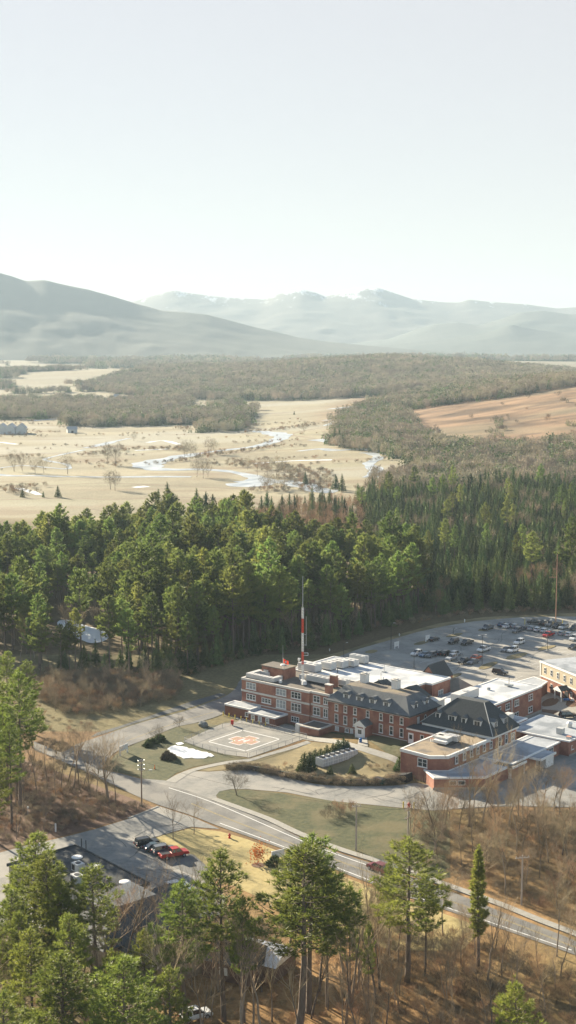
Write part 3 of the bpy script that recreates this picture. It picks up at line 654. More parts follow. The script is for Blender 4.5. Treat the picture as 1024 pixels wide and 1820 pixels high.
# porch
pz_ = 1.35
po = bp('porch', MB().prism([(39.6,-2.9),(42.6,-2.9),(42.6,.15),(39.6,.15)], pz_-.6, 4.6), BR, SB)
bp('porch_roof', MB().add([(39.3,-3.2,4.6),(42.9,-3.2,4.6),(41.1,-3.2,5.9),(39.3,.2,4.6),(42.9,.2,4.6),(41.1,.2,5.9)], [(0,2,5,3),(2,1,4,5),(0,1,4,3)]), SLATE, SB, po)
bp('pediment', MB().add([(39.3,-3.22,4.45),(42.9,-3.22,4.45),(42.9,-3.22,4.65),(41.1,-3.22,5.95),(39.3,-3.22,4.65)], [(0,1,2,3,4)]).box(39.3,42.9,-3.2,-2.85,4.35,4.62).box(39.62,40.1,-3.0,-2.88,pz_,4.4).box(42.1,42.58,-3.0,-2.88,pz_,4.4), WHT, SB, po)
door(SB, 'F', 41.1, pz_, 1.9, 2.6, -2.9)
st = MB()
for i in range(5): st.box(40.1,42.1,-3.4-i*.4,-2.95-i*.4,.2,pz_-.02-i*.17)
bp('steps', st, CONC, SB)
# chimneys are parts of their block
for u, v, h, l in ((28.0,1.6,11.8,1.7),(24.2,8.6,12.3,1.8)):
    root = A
    c_ = bp('chimney', MB().box(u-l/2,u+l/2,v-.6,v+.6,8.9,h), BR, root); bp('cap', MB().box(u-l/2-.1,u+l/2+.1,v-.7,v+.7,h,h+.2), CORN, root, c_)
for u, v in ((34.2,8.4),(44.0,8.2)):
    c_ = bp('chimney', MB().box(u-.9,u+.9,v-.75,v+.75,10.8,14.3), WHT, SB); bp('cap', MB().box(u-1,u+1,v-.85,v+.85,14.3,14.5).box(u-.5,u+.5,v-.4,v+.4,14.5,14.75), CORN, SB, c_)
# rear slate hips between the two roofs
for u0, u1 in ((34.5,40.5),(43.5,50.0)):
    g = MB().add([(u0,9.4,11.2),(u1,9.4,11.2),(u1,15.9,9.6),(u0,15.9,9.6),((u0+u1)/2,9.6,12.9),((u0+u1)/2,13.5,12.6)], [(0,1,4),(1,2,5,4),(2,3,5),(3,0,4,5)]); bp('rear_roof', g, SLATED, SB)
bp('rear_wall', MB().prism([(28.95,12.65),(53.4,12.65),(53.4,16),(28.95,16)], -.3, 9.5), CORN, SB)
# --- link with the white door
B = bld('link_block', 53.5, -1, 'single storey brick link with dark roof, white fascia and white door')
bp('wall', MB().prism([(53.55,-.6),(62.4,-.6),(62.4,3.0),(53.55,3.0)], 1.2, 5.6), BR, B)
bp('roof', MB().prism([(53.6,-1.1),(63.2,-1.1),(63.2,3.4),(54.2,3.4),(54.2,2.0),(53.6,2.0)], 5.95, 6.12), SLATED, B)
bp('fascia', MB().box(53.5,62.6,-1.0,-.7,5.5,5.94), WHT, B)
door(B, 'F', 54.6, 2.1, 1.5, 2.6, -.6); win(B, 'F', 57.8, 2.8, 1.1, 2.0, -.6, 1)
# --- dark slate block C with flat tan roof in front
C = bld('hospital_block', 62.6, -17, 'brick block with dark steep slate roof, white dormers and tan gravel terrace roof')
PC = [(62.6,-16.6),(70.8,-17.2),(74.0,-14.6),(74.5,14.8),(58.4,14.8),(56.5,3.3),(62.6,3.3)]
bp('wall', MB().prism(PC, -.6, 6.1), BR, C)
flat_roof(C, [(62.6,-16.6),(70.8,-17.2),(74.0,-14.6),(74.3,3.0),(62.6,3.0)], 6.1, GRAVT, trim=WHT, par_h=.12, fascia=.7)
bp('eaves', MB().box(55.4,75.0,2.9,15.2,6.15,6.75), WHT, C)
bp('roof', MB().add([(55.0,2.6,6.76),(75.3,2.6,6.76),(75.3,15.5,6.76),(55.0,15.5,6.76),(62.3,7.6,13.0),(69.8,7.6,13.0),(69.8,10.0,13.0),(62.3,10.0,13.0)], [(0,1,5,4),(1,2,6,5),(2,3,7,6),(3,0,4,7),(4,5,6,7)]), SLATED, C)
bp('hip_flashing', MB().tube((75.3,2.6,6.8),(69.8,7.6,13.05),.09,n=4).tube((55,2.6,6.8),(62.3,7.6,13.05),.06,n=4), UNIT, C)
def dormer(root, side, c, w, z0, at, h=1.7):
    dm = MB(); fm = MB(); gm = MB()
    P_ = (lambda a, d, z: (c+a, at+d, z)) if side == 'F' else (lambda a, d, z: (at-d, c+a, z))
    fr = [P_(-w,0,z0),P_(w,0,z0),P_(w,0,z0+h),P_(-w,0,z0+h)]; bk = [P_(-w,2.6,z0),P_(w,2.6,z0),P_(w,2.6,z0+h),P_(-w,2.6,z0+h)]
    dm.add(fr+bk, [(0,1,2,3),(1,5,6,2),(4,0,3,7)])
    fm.add([P_(-w-.2,-.25,z0+h-.05),P_(0,-.25,z0+h+.6),P_(w+.2,-.25,z0+h-.05),P_(-w-.2,2.9,z0+h-.05),P_(0,2.9,z0+h+.6),P_(w+.2,2.9,z0+h-.05)], [(0,3,4,1),(1,4,5,2),(0,1,2),(0,2,5,3)])
    do = bp('dormer', dm, WHT, root); bp('dormer_roof', fm, SLATE, root, do)
    n = 2 if w > .7 else 1
    for i in range(n):
        a0 = -w*.78 + i*(2*w*.78)/n + .05; a1 = a0 + 2*w*.78/n - .1
        gm.add([P_(a0,-.04,z0+.3),P_(a1,-.04,z0+.3),P_(a1,-.04,z0+h-.25),P_(a0,-.04,z0+h-.25)], [(0,1,2,3)])
    bp('pane', gm, GLS, root, do)
for c, w in ((59.2,.6),(63.2,1.0),(66.5,.6),(70.2,1.0)): dormer(C, 'F', c, w, 7.9, 3.9)
for c in (6.0,10.5): dormer(C, 'R', c, .8, 7.9, 74.0)
for a, w in ((68.9,2.6),): win(C, 'F', a, 3.3, w, 1.9, -17.12, 2)
for a in (-11.5,-8.2,-5.2,-2.4,.4,3.4): win(C, 'R', a, 3.8, 1.1, 1.7, 74.32, 1)
for a in (7.2,10.2): win(C, 'R', a, 3.4, 1.3, 2.3, 74.45, 1)
win(C, 'R', 13.2, 3.4, 1.7, 2.0, 74.5, 2)
bp('stone_base', MB().box(62.45,62.6,-16.5,-13.2,.0,2.6), CONC, C)
topthing('air_handler', 'stepped white air handler on the tan gravel roof', 'air handler', 67.3, -6.2, 6.1, [('casing', MB().box(-1.6,1.9,-1.3,1.1,.4,1.5).box(-.2,3.0,1.1,2.8,.4,1.6).box(-2.4,-.2,.2,2.6,.8,1.5), DUCT), ('duct', MB().box(-1.2,2.2,-2.4,-1.3,.4,1.0), WHT), ('skid', MB().box(-1.5,2.8,-1.2,2.5,0,.35), BLK)])
topthing('roof_vent', 'small pink and white vent on the tan gravel roof', 'roof vent', 65.0, -7.5, 6.1, [('pipe', MB().tube((0,0,0),(0,0,.7),.28,n=8), WHT), ('cap', MB().tube((0,0,.7),(0,0,.9),.38,.2,8), mat('cap_pink', (0.5,0.25,0.18)))])
# lower extension in front of C
D2 = bld('lower_extension', 74.5, -20.7, 'single storey brick extension with grey flat roof angled below the dark slate block')
PD = [(69.6,-17.4),(74.4,-20.8),(83.0,-13.4),(83.0,-2.4),(74.7,-2.4),(74.2,-14.5),(70.9,-17.4)]
bp('wall', MB().prism(PD, -.5, 2.8), BR, D2); flat_roof(D2, PD, 2.8, MEMG, trim=WHT, par_h=.12, fascia=.4)
bp('stone_base', MB().prism([(74.3,-21.0),(83.2,-13.5),(83.1,-13.2),(74.3,-20.7)], -.2, .6), CONC, D2)
# window in the angled wall
dv = Vector((83.0-74.4, -13.4+20.8)).normalized(); nn = Vector((dv.y, -dv.x))
for s0, s1 in ((3.3,5.0),(5.2,6.9)):
    q = [Vector((74.4,-20.8))+dv*s+nn*.1 for s in (s0, s1)]
    o_ = bp('window', MB().add([(q[0].x,q[0].y,1.1),(q[1].x,q[1].y,1.1),(q[1].x,q[1].y,2.2),(q[0].x,q[0].y,2.2)], [(0,1,2,3)]), WHT, D2)
    q = [Vector((74.4,-20.8))+dv*s+nn*.14 for s in (s0+.15, s1-.15)]
    bp('pane', MB().add([(q[0].x,q[0].y,1.25),(q[1].x,q[1].y,1.25),(q[1].x,q[1].y,2.05),(q[0].x,q[0].y,2.05)], [(0,1,2,3)]), GLS, D2, o_)
# middle grey roof
B = bld('service_block', 75, -2, 'single storey brick service block with broad grey flat roof beside the yard')
PM = [(74.75,-2.2),(83.4,-2.2),(83.4,20.0),(74.75,20.0)]
bp('wall', MB().prism(PM, -.3, 3.2), BR, B); flat_roof(B, PM, 3.2, MEMG, trim=WHT, par_h=.1, fascia=.35)
bp('roof_rib', MB().box(76.2,76.5,-2,19.8,3.2,3.36).box(74.9,83.2,4.0,4.3,3.2,3.36), MEMB, B)
win(B, 'R', 15.6, 1.2, 2.2, 1.6, 83.4, 2); 
B = bld('loading_canopy', 80.5, -3, 'small white walled canopy with mossy flat roof at the yard edge')
bp('wall', MB().box(79.8,80.1,-3.4,.6,-.2,2.7).box(80.1,83.6,-3.4,-3.1,-.2,2.7), WHT, B); bp('roof', MB().box(79.5,84.2,-3.8,2.6,2.7,3.0), GRAV, B); bp('fascia', MB().box(84.2,84.35,-3.8,2.6,2.5,3.05), WHT, B); bp('post', MB().box(83.8,84.0,2.0,2.2,0,2.7), WHT, B)
B = bld('loading_bay', 83.4, 5.4, 'white loading bay with flat roof and open side on the yard')
bp('wall', MB().box(83.45,86.0,12.0,12.2,-.1,2.7).box(85.8,86.0,8.6,12.0,-.1,2.7).box(83.45,86.0,8.5,8.6,-.1,2.7), WHT, B); bp('roof', MB().box(83.2,86.3,5.4,12.5,2.72,3.05), MEMG, B); bp('fascia', MB().box(83.1,86.4,5.25,5.4,2.6,3.12).box(86.3,86.45,5.3,12.6,2.6,3.12), WHT, B); bp('post', MB().box(85.7,85.9,5.6,5.8,0,2.7), BLK, B)
# right low roof
B = bld('service_block', 69, 20.2, 'long low brick wing with grey roof carrying round vents and a cowl')
PR = [(69.0,20.2),(85.7,20.2),(86.5,36.5),(69.0,36.5)]
bp('wall', MB().prism(PR, -.3, 3.7), BR, B); flat_roof(B, PR, 3.7, MEMG, trim=WHT, par_h=.12, fascia=.35)
win(B, 'R', 22.0, 1.4, 1.1, 1.0, 85.7, 1)
bp('stone_base', MB().box(85.72,85.9,20.2,36,-.2,.4), CONC, B)
topthing('roof_vent', 'left of the two white mushroom vents on the low grey roof', 'roof vent', 80.2, 31.0, 3.8, [('drum', MB().tube((0,0,0),(0,0,.9),.6,n=10), UNIT), ('cap', MB().tube((0,0,.9),(0,0,1.5),.8,.3,10), WHT)])
topthing('roof_vent', 'right of the two white mushroom vents on the low grey roof', 'roof vent', 83.6, 30.0, 3.8, [('drum', MB().tube((0,0,0),(0,0,.9),.7,n=10), UNIT), ('cap', MB().tube((0,0,.9),(0,0,1.5),.85,.3,10), WHT)])
topthing('roof_cowl', 'curved steel exhaust cowl with dark mouth on the low grey roof', 'roof vent', 81.0, 24.6, 3.8, [('cowl', MB().box(-.7,.9,-.7,.7,0,1.4), UNIT), ('mouth', MB().add([(-.75,-.6,.2),(-.75,.6,.2),(-.75,.6,1.2),(-.75,-.6,1.2)], [(0,1,2,3)]), BLK)])
topthing('roof_hatch', 'small raised hatch at the near edge of the low grey roof', 'roof hatch', 84.6, 22.2, 3.8, [('curb', MB().box(-.5,.5,-.5,.5,0,.4), WHT), ('lid', MB().box(-.55,.55,-.55,.55,.4,.5), mat('cap_pink', (0.5,0.25,0.18)))])
B = bld('link_block', 64, 21, 'low grey roofed link with a ridge of ductwork beside the brick wing')
bp('wall', MB().prism([(61.6,15.4),(69,15.4),(69,30),(61.6,30)], -.3, 4.2), BR, B); flat_roof(B, [(61.6,15.4),(68.9,15.4),(68.9,30),(61.6,30)], 4.2, MEMG, trim=WHT, par_h=.1, fascia=.3)
topthing('roof_duct', 'pale ribbed duct along the low link roof', 'duct', 66.0, 17.0, 4.4, [('duct', MB().box(-.9,.9,0,10,.2,1.5), DUCT), ('rib', MB().box(-.96,.96,2,2.2,.15,1.55).box(-.96,.96,5,5.2,.15,1.55).box(-.96,.96,8,8.2,.15,1.55), UNIT)])
# --- two storey brick wing
B = bld('hospital_block', 61, 24, 'two storey brick wing with white flat roof and paired windows facing the courtyard')
PW = [(47.4,17.0),(61.0,17.0),(61.0,51.8),(47.4,51.8)]
bp('wall', MB().prism(PW, -.3, 6.8), BR, B); flat_roof(B, PW, 6.8, MEMB, trim=WHT, par_h=.18, fascia=.45)
for a in (29.5,34.0,38.6,45.9): win(B, 'R', a, 4.3, 2.2, 1.6, 61.0, 2)
for a in (38.6,45.9): win(B, 'R', a, 1.0, 2.2, 1.6, 61.0, 2)
bp('downpipe', MB().box(61.0,61.15,36.0,36.2,0,6.6), WHT, B); bp('stone_base', MB().box(61.0,61.2,17,51.8,-.2,.5), CONC, B)
topthing('air_handler', 'long pale ribbed air handler on the white roof of the brick wing', 'air handler', 52.5, 27.0, 6.9, unit(2.6,9.5,2.1,1,DUCT), rz=A1)
topthing('antenna_frame', 'dark antenna frame at the far edge of the brick wing roof', 'antenna', 54.4, 46.0, 6.9, [('mast', MB().tube((0,0,0),(0,0,2.6),.07,n=5), BLK), ('frame', MB().box(-1.1,1.1,-.5,.5,.2,.7), UNIT)])
topthing('roof_vent', 'low round vent in the middle of the brick wing roof', 'roof vent', 52.0, 39.5, 6.9, [('drum', MB().tube((0,0,0),(0,0,.45),.5,n=10), UNIT), ('cap', MB().tube((0,0,.45),(0,0,.6),.65,.3,10), MEMG)])
bp('low_roof', MB().prism([(42.3,13.5),(47.2,13.5),(47.2,36),(42.3,36)], -.2, 5.4), MEMG, B)
bp('front_low_roof', MB().prism([(53.6,12.8),(61.2,15.6),(61.0,16.9),(47.3,16.9),(47.3,13.2)], -.2, 5.8), MEMB, B)
# corridor to the tan wing
B = bld('link_corridor', 50, 52, 'curved low corridor with grey roof joining the brick wing to the tan wing')
PK = [(46.0,52.2),(55.0,52.2),(54.6,62),(53.2,69.5),(47.6,72),(46.4,62)]
bp('wall', MB().prism(PK, -.2, 3.4), BRD, B); flat_roof(B, PK, 3.4, MEMG, trim=WHT, par_h=.1, fascia=.4)
win(B, 'R', 58, 1.2, 1.6, 1.2, 54.8, 2)
# --- tan wing
tA = W(49.0, 73.3); tB = W(64.8, 64.6); ta = math.atan2(tB[1]-tA[1], tB[0]-tA[0])
TW = empty('tan_wing', (*tA, 0), ta); tag(TW, 'two storey wing with tan siding over brick and white cornice', 'building')
def tp(name, mb, m, parent=None): return mb.build(name, m, parent or TW)
tp('wall', MB().box(0,34,0,20,-.2,3.7), BR); tp('upper_wall', MB().box(-.1,34.1,-.1,20.1,3.9,7.7), TAN); tp('band', MB().box(-.18,34.2,-.18,20.2,3.65,4.0), WHT)
tp('cornice', MB().box(-.3,34.3,-.3,20.3,7.6,8.1), WHT); tp('roof', MB().box(-.1,34.1,-.1,20.1,8.1,8.2), MEMG)
tp('corner_board', MB().box(-.2,.25,-.2,0,4,7.6).box(-.2,-.1,-.2,.3,4,7.6), WHT)
for i in range(10):
    x = 2.4 + i*3.25
    for z, h in ((4.9,1.8),(1.1,1.6)):
        if z < 2 and i in (3,): continue
        f_ = MB(); at = -.1 if z > 2 else 0; w=.52
        f_.box(x-w,x+w,at-.09,at+.05,z,z+h)
        o_ = tp('window', f_, WHT); tp('pane', MB().box(x-w+.16,x+w-.16,at-.12,at-.05,z+.15,z+h*.5-.05).box(x-w+.16,x+w-.16,at-.12,at-.05,z+h*.5+.05,z+h-.15), GLS, o_)
for i in range(4):
    y = 3 + i*4.2; o_ = tp('window', MB().box(-.19,-.05,y-.5,y+.5,4.9,6.7), WHT); tp('pane', MB().box(-.22,-.1,y-.35,y+.35,5.05,6.55), GLS, o_)
cn = tp('canopy', MB().add([(11.4,-3.0,2.9),(15.0,-3.0,2.9),(15.0,.1,3.2),(11.4,.1,3.2),(13.2,-3.0,4.0),(13.2,.1,4.2)], [(0,4,5,3),(4,1,2,5),(0,1,4),(0,3,2,1)]), SLATED)
tp('canopy_frame', MB().box(11.5,11.75,-2.9,-2.65,0,2.9).box(14.65,14.9,-2.9,-2.65,0,2.9).add([(11.2,-3.06,2.75),(15.2,-3.06,2.75),(15.2,-3.06,3.0),(13.2,-3.06,4.2),(11.2,-3.06,3.0)], [(0,1,2,3,4)]), WHT, cn)
tp('door', MB().box(12.3,14.1,-.1,0,0,2.3), BLK)
T3 = empty('tan_wing', (*W(53.5, 79.5), 0), ta); tag(T3, 'farther part of the tan building with lower white edged roof at the picture edge', 'building')
MB().box(4,30,14,30,-.2,8.6).build('wall', TAN, T3); MB().box(3.7,30.3,13.7,30.3,8.6,9.0).build('cornice', WHT, T3); MB().box(3.9,30.1,13.9,30.1,9.0,9.1).build('roof', MEMG, T3)
T3.location = (*W(46.5, 78.5), 0)
# ------------------------------------------------------------------ vehicles
TYRE = mat('tyre_rubber', (0.025,0.025,0.027), rough=.85)
RIM = mat('rim_alloy', (0.50,0.50,0.52), rough=.35, metal=.6)
CGL = mat('car_glass', (0.02,0.025,0.03), rough=.06, spec=.9)
LGT = mat('headlight_clear', (0.75,0.75,0.72), rough=.15, spec=.8)
TLT = mat('tail_light_red', (0.45,0.03,0.02), rough=.3)
CARC = dict(black=(0.02,0.022,0.025), white=(0.72,0.72,0.70), silver=(0.38,0.40,0.41), grey=(0.13,0.14,0.15), red=(0.42,0.025,0.02), blue=(0.05,0.11,0.19), darkred=(0.16,0.02,0.03), teal=(0.03,0.06,0.075), orange=(0.5,0.09,0.03))
# side profiles: (x, z) of body and cabin; nose at +x
KIND = {
 'suv':    dict(L=4.7,W=1.86,body=[(-2.32,.38),(-2.35,.95),(-2.25,1.08),(.95,1.08),(2.1,.98),(2.33,.80),(2.35,.38)],cab=[(-2.2,1.06),(-2.02,1.70),(-1.7,1.76),(.25,1.74),(1.12,1.06)]),
 'sedan':  dict(L=4.7,W=1.82,body=[(-2.33,.34),(-2.35,.88),(-2.2,.98),(-1.6,1.0),(.95,.96),(2.05,.82),(2.32,.66),(2.35,.34)],cab=[(-1.85,.97),(-1.15,1.40),(-.9,1.45),(.1,1.43),(1.1,.95)]),
 'pickup': dict(L=5.7,W=1.98,body=[(-2.85,.50),(-2.87,1.12),(-.72,1.14),(-.7,1.16),(1.5,1.14),(2.7,1.05),(2.86,.88),(2.87,.50)],cab=[(-.70,1.12),(-.55,1.80),(-.3,1.86),(.85,1.84),(1.6,1.13)]),
 'hatch':  dict(L=4.2,W=1.78,body=[(-2.08,.35),(-2.1,.92),(-2.0,1.0),(.85,.98),(1.85,.84),(2.08,.68),(2.1,.35)],cab=[(-2.0,.98),(-1.7,1.42),(-1.3,1.50),(.1,1.48),(1.05,.97)]),
}
MESHES = {}
def car_meshes(kind, colour):
    k = (kind, colour)
    if k in MESHES: return MESHES[k]
    D = KIND[kind]; w = D['W']/2
    paint_ = mat('car_paint_'+colour, CARC[colour], rough=.28, spec=.6, metal=.1)
    def loft(prof, wb, wt, zb, zt):
        v = []
        n = len(prof)
        for s in (-1, 1):
            for x, z in prof:
                t = (z-zb)/(zt-zb); v.append((x, s*(wb+(wt-wb)*t), z))
        f = [tuple(range(n)), tuple(range(2*n-1, n-1, -1))]
        f += [(i, i+n, (i+1)%n+n, (i+1)%n) for i in range(n)]
        return v, f
    b = MB(); zs = [p[1] for p in D['body']]; v, f = loft(D['body'], w*.97, w*.93, min(zs), max(zs))
    b.add(v, f)
    cz = [p[1] for p in D['cab']]; z0, z1 = min(cz), max(cz)
    def shrink(prof, d):  # glass is the cabin itself, roof and pillars are painted
        return prof
    roof = MB(); c = D['cab']; n = len(c)
    v, f = loft(c, w*.90, w*.74, z0, z1); glass = MB().add(v, f)
    # roof skin, slightly above the glass
    a_, b_ = c[1], c[-2]
    pts = c[1:-1]; rv = []
    for s in (-1, 1):
        for x, z in pts: rv.append((x, s*w*.76, z+.02))
    m_ = len(pts); b.add(rv, [(i, i+1, i+1+m_, i+m_) for i in range(m_-1)])
    for s in (-1, 1):
        yb, yt = s*w*.905, s*w*.755
        for (xb, xt) in ((c[0][0]+.02, c[1][0]), ((c[0][0]+c[-1][0])/2-.25, (c[1][0]+c[-2][0])/2-.05), (c[-1][0]-.02, c[-2][0])):
            b.add([(xb-.07,yb,z0),(xb+.07,yb,z0),(xt+.07,yt,z1+.01),(xt-.07,yt,z1+.01)], [(0,1,2,3)])
        b.add([(c[1][0],yt,z1-.09),(c[-2][0],yt,z1-.09),(c[-2][0],yt,z1+.02),(c[1][0],yt,z1+.02)], [(0,1,2,3)])
    bm_ = MB()
    if kind == 'pickup':
        bed = MB().box(-2.72,-.85,-w*.80,w*.80,1.135,1.165); bm_ = bed
    out = {}
    out['body'] = (mesh_from('car_body', b.v, b.f, paint_), (0,0,0))
    out['windows'] = (mesh_from('car_windows', glass.v, glass.f, CGL), (0,0,0))
    if kind == 'pickup': out['cargo_bed'] = (mesh_from('cargo_bed', bm_.v, bm_.f, BLK), (0,0,0))
    r = .36 if kind in ('suv','pickup') else .32
    if 'wheel_m' not in MESHES:
        t = MB().tube((0,-.11,0),(0,.11,0),1,n=16); MESHES['wheel_m'] = mesh_from('tyre', t.v, t.f, TYRE)
        t = MB().tube((0,-.125,0),(0,.125,0),.62,n=12); MESHES['rim_m'] = mesh_from('rim', t.v, t.f, RIM)
    out['_wheels'] = [(sx*D['L']*.31, sy*(w-.1), r) for sx in (-1,1) for sy in (-1,1)]
    x = D['L']/2
    l = MB(); 
    for s in (-1,1): 
        y0, y1 = sorted((s*w*.55, s*w*.93)); l.box(x-.25,x+.015,y0,y1,.62 if kind!='pickup' else .78,.78 if kind!='pickup' else .98)
    out['headlights'] = (mesh_from('headlights', l.v, l.f, LGT), None)
    MESHES[k] = out; return out
def vehicle(kind, colour, x, y, heading, label, group=None, cat='car', name=None):
    M_ = car_meshes(kind, colour)
    nm = name or {'suv':'parked_suv','sedan':'parked_car','pickup':'parked_pickup','hatch':'parked_car'}[kind]
    o = empty(nm, (x, y, T(x, y)+.09), heading); tag(o, label, cat, group)
    for part in ('body','windows','cargo_bed'):
        if part in M_: link(bpy.data.objects.new(part, M_[part][0]), o)
    D = KIND[kind]; w = D['W']/2; L2 = D['L']/2
    hz_ = .64 if kind != 'pickup' else .82
    for s in (-1, 1):
        for nm2, xx, m_ in (('headlight', L2-.02, LGT), ('tail_light', -L2+.02, TLT)):
            key = (nm2, kind)
            if key not in MESHES:
                t = MB().box(-.12,.05,-.17,.17,-.08,.08); MESHES[key] = mesh_from(nm2, t.v, t.f, m_)
            h = link(bpy.data.objects.new(nm2, MESHES[key]), o); h.location = (xx, s*w*.76, hz_+(.12 if nm2 == 'tail_light' else 0))
    for (wx, wy, r) in M_['_wheels']:
        t = link(bpy.data.objects.new('wheel', MESHES['wheel_m']), o); t.location = (wx, wy, r); t.scale = (r, 1, r)
        q = link(bpy.data.objects.new('rim', MESHES['rim_m']), t)
    return o
AE2 = math.radians(50.7); PIV = math.pi
GP = 'cars parked in the hospital lot'
lot = [ # kind, colour, photo px, heading, label
 ('suv','white',741,1165,AE2+PIV,'white suv at the left end of the long row of parked cars behind the hospital'),
 ('sedan','blue',755,1167,AE2+PIV,'blue car second from the left end of the row, beside the white suv'),
 ('suv','grey',767,1168,AE2+PIV,'grey suv parked between the blue car and the black cars'),
 ('sedan','black',782,1164,AE2,'low black car in the far half of the row, left of the black suv'),
 ('suv','black',794,1165,AE2,'black suv in the far half of the row, beside the low black car'),
 ('suv','silver',810,1166,AE2,'silver suv at the far right end of the left row, above the pale grey suv'),
 ('suv','silver',803,1173,AE2+PIV,'pale silver suv at the near right end of the left row'),
 ('sedan','black',771,1139,AE2,'black car parked beside the white hospital sign frame'),
 ('suv','black',806,1144,AE2+PIV,'black suv alone left of the black pickup in the middle of the lot'),
 ('pickup','black',830,1146,AE2+PIV,'black pickup truck standing alone in the middle of the lot'),
 ('pickup','white',860,1158,AE2+PIV,'white pickup truck beside the tall lamp in the middle of the lot'),
 ('sedan','orange',847,1172,AE2,'orange red car behind the two dark cars near the kerb island'),
 ('pickup','black',826,1179,AE2+PIV,'black pickup near the kerb island, left of the grey car'),
 ('sedan','grey',841,1180,AE2+PIV,'dark grey car parked against the grassy kerb island'),
 ('sedan','grey',900,1158,AE2+PIV,'dark grey car tucked behind the white suv in the open lot'),
 ('suv','white',912,1159,AE2+PIV,'white suv beside the dark grey car and a grass island'),
 ('suv','white',923,1145,AE2+PIV,'white suv parked alone nearer the trees in the open lot'),
 ('suv','black',889,1199,math.radians(-32),'black suv driving alone between the lot and the brick wing'),
 ('pickup','grey',867,1119,AE2+PIV,'grey pickup at the left end of the farthest kerb line'),
 ('suv','grey',919,1124,AE2+PIV,'grey suv at the edge of the far aisle, above the white suv'),
 ('pickup','red',975,1132,AE2+PIV,'bright red pickup truck in a patch of sunlight in the far lot'),
 ('sedan','blue',893,1113,AE2,'dark blue car first in the far row beneath the forest edge'),
 ('sedan','white',902,1116,AE2,'half hidden white car second in the far row beneath the forest edge'),
 ('sedan','grey',909,1114,AE2,'grey car behind the second and fourth cars of the far row'),
 ('hatch','silver',917,1116,AE2,'silver car just behind the grey suv in the far row'),
 ('sedan','grey',931,1119,AE2,'grey car right of the grey suv in the far row'),
 ('sedan','silver',946,1120,AE2,'silver car in the middle of the far row, left of the white hatchback'),
 ('hatch','white',957,1122,AE2,'white hatchback in the far row, left of the lamp'),
 ('hatch','white',969,1124,AE2,'white hatchback in the far row, above the red pickup'),
 ('pickup','black',951,1110,math.radians(160),'black pickup at the left end of the outer row by the woods'),
 ('pickup','black',965,1111,AE2+.3,'large black pickup second in the outer row by the woods'),
 ('suv','grey',979,1113,AE2+PIV,'grey suv third in the outer row, right of the lamp'),
 ('suv','black',990,1116,AE2+PIV,'black suv fourth in the outer row by the woods'),
 ('suv','silver',1002,1118,AE2+PIV,'silver suv at the right end of the outer row by the woods'),
 ('suv','black',1021,1120,AE2+PIV,'black suv cut by the picture edge beyond the outer row'),
 ('suv','white',1021,1138,AE2+PIV,'white suv with black tail cut by the picture edge'),
 ('sedan','black',1019,1153,AE2+PIV,'black car cut by the picture edge above the tan wing'),
 ('hatch','silver',1000,1129,AE2,'silver car right of the red pickup along the far kerb'),
 ('hatch','white',1013,1131,AE2,'white car last along the far kerb by the picture edge'),
]
for k, c, x_, y_, h, lb in lot:
    g_ = GT(x_, y_); vehicle(k, c, g_[0], g_[1], h, lb, GP)
g_ = GT(1010, 1276); vehicle('suv', 'black', *g_, math.radians(12), 'black suv in the courtyard before the tan wing')
g_ = GT(1026, 1246); vehicle('sedan', 'white', *g_, math.radians(50), 'white car cut by the picture edge beside the tan wing entrance')
GN_ = 'cars parked on the near lot'
hd = math.radians(27)
for k, c, x_, y_, lb in (('suv','black',261,1504,'black estate car with roof rails, farthest of the four cars by the sunny lawn'),('sedan','teal',277,1511,'dark rounded saloon second of the four cars by the sunny lawn'),('suv','grey',292,1517,'grey suv between the dark saloon and the red pickup'),('pickup','red',309,1524,'red pickup truck nearest of the four cars by the sunny lawn')):
    g_ = GT(x_, y_); vehicle(k, c, *g_, hd, lb, GN_)
g_ = GT(672, 1549); g2 = GT(600, 1517); vehicle('suv', 'darkred', *g_, math.atan2(g2[1]-g_[1], g2[0]-g_[0]), 'dark red car driving along the main road past the pines', name='driving_car')
for x_, y_, lb, k, c in ((315, 1583, 'silver car half hidden by a pine at the bottom of the near lot','suv','silver'), (347, 1592, 'white car beyond the small pine at the edge of the near lot','sedan','silver'), (348, 1812, 'white car under the trees at the bottom of the picture','suv','white')):
    g_ = GT(x_, y_); vehicle(k, c, *g_, .5, lb)
# ------------------------------------------------------------------ poles, signs, street furniture
WOOD = mat('pole_wood', (0.20,0.14,0.10), (0.27,0.20,0.15), scale=3, coord='OBJ', stretch=(1,1,.2))
WOODP = mat('pole_wood_pale', (0.36,0.30,0.25), (0.44,0.38,0.32), scale=3, coord='OBJ', stretch=(1,1,.2))
YEL = mat('bollard_yellow', (0.62,0.47,0.05), rough=.6)
INS = mat('insulator_grey', (0.30,0.30,0.30), rough=.4)
def at_px(x_, y_): g_ = GT(x_, y_); return (g_[0], g_[1], T(*g_))
def utility_pole(bx_, by_, top, label, arm=1.2, rz=0.6, m=WOODP, narms=1):
    x, y, z = at_px(bx_, by_); h = H_for(x, y, top) - z
    o = empty('utility_pole', (x, y, z), rz); tag(o, label, 'utility pole')
    MB().tube((0,0,0),(0,0,h),.19,.13,8).build('pole', m, o)
    for i in range(narms):
        zz_ = h-.5-i*1.7
        ca = MB().box(-arm,arm,-.07,.07,zz_-.08,zz_+.08).build('crossarm', m, o)
        n = MB()
        for q in (-.85,-.35,.35,.85): n.tube((arm*q,0,zz_+.08),(arm*q,0,zz_+.32),.07,n=6)
        n.build('insulator', INS, ca)
    MB().tube((0,-.15,h*.8-.5),(0,-.15,h*.8+.5),.2,n=8).build('transformer', INS, o) if narms > 1 else None
    return o, (x, y, z+h)
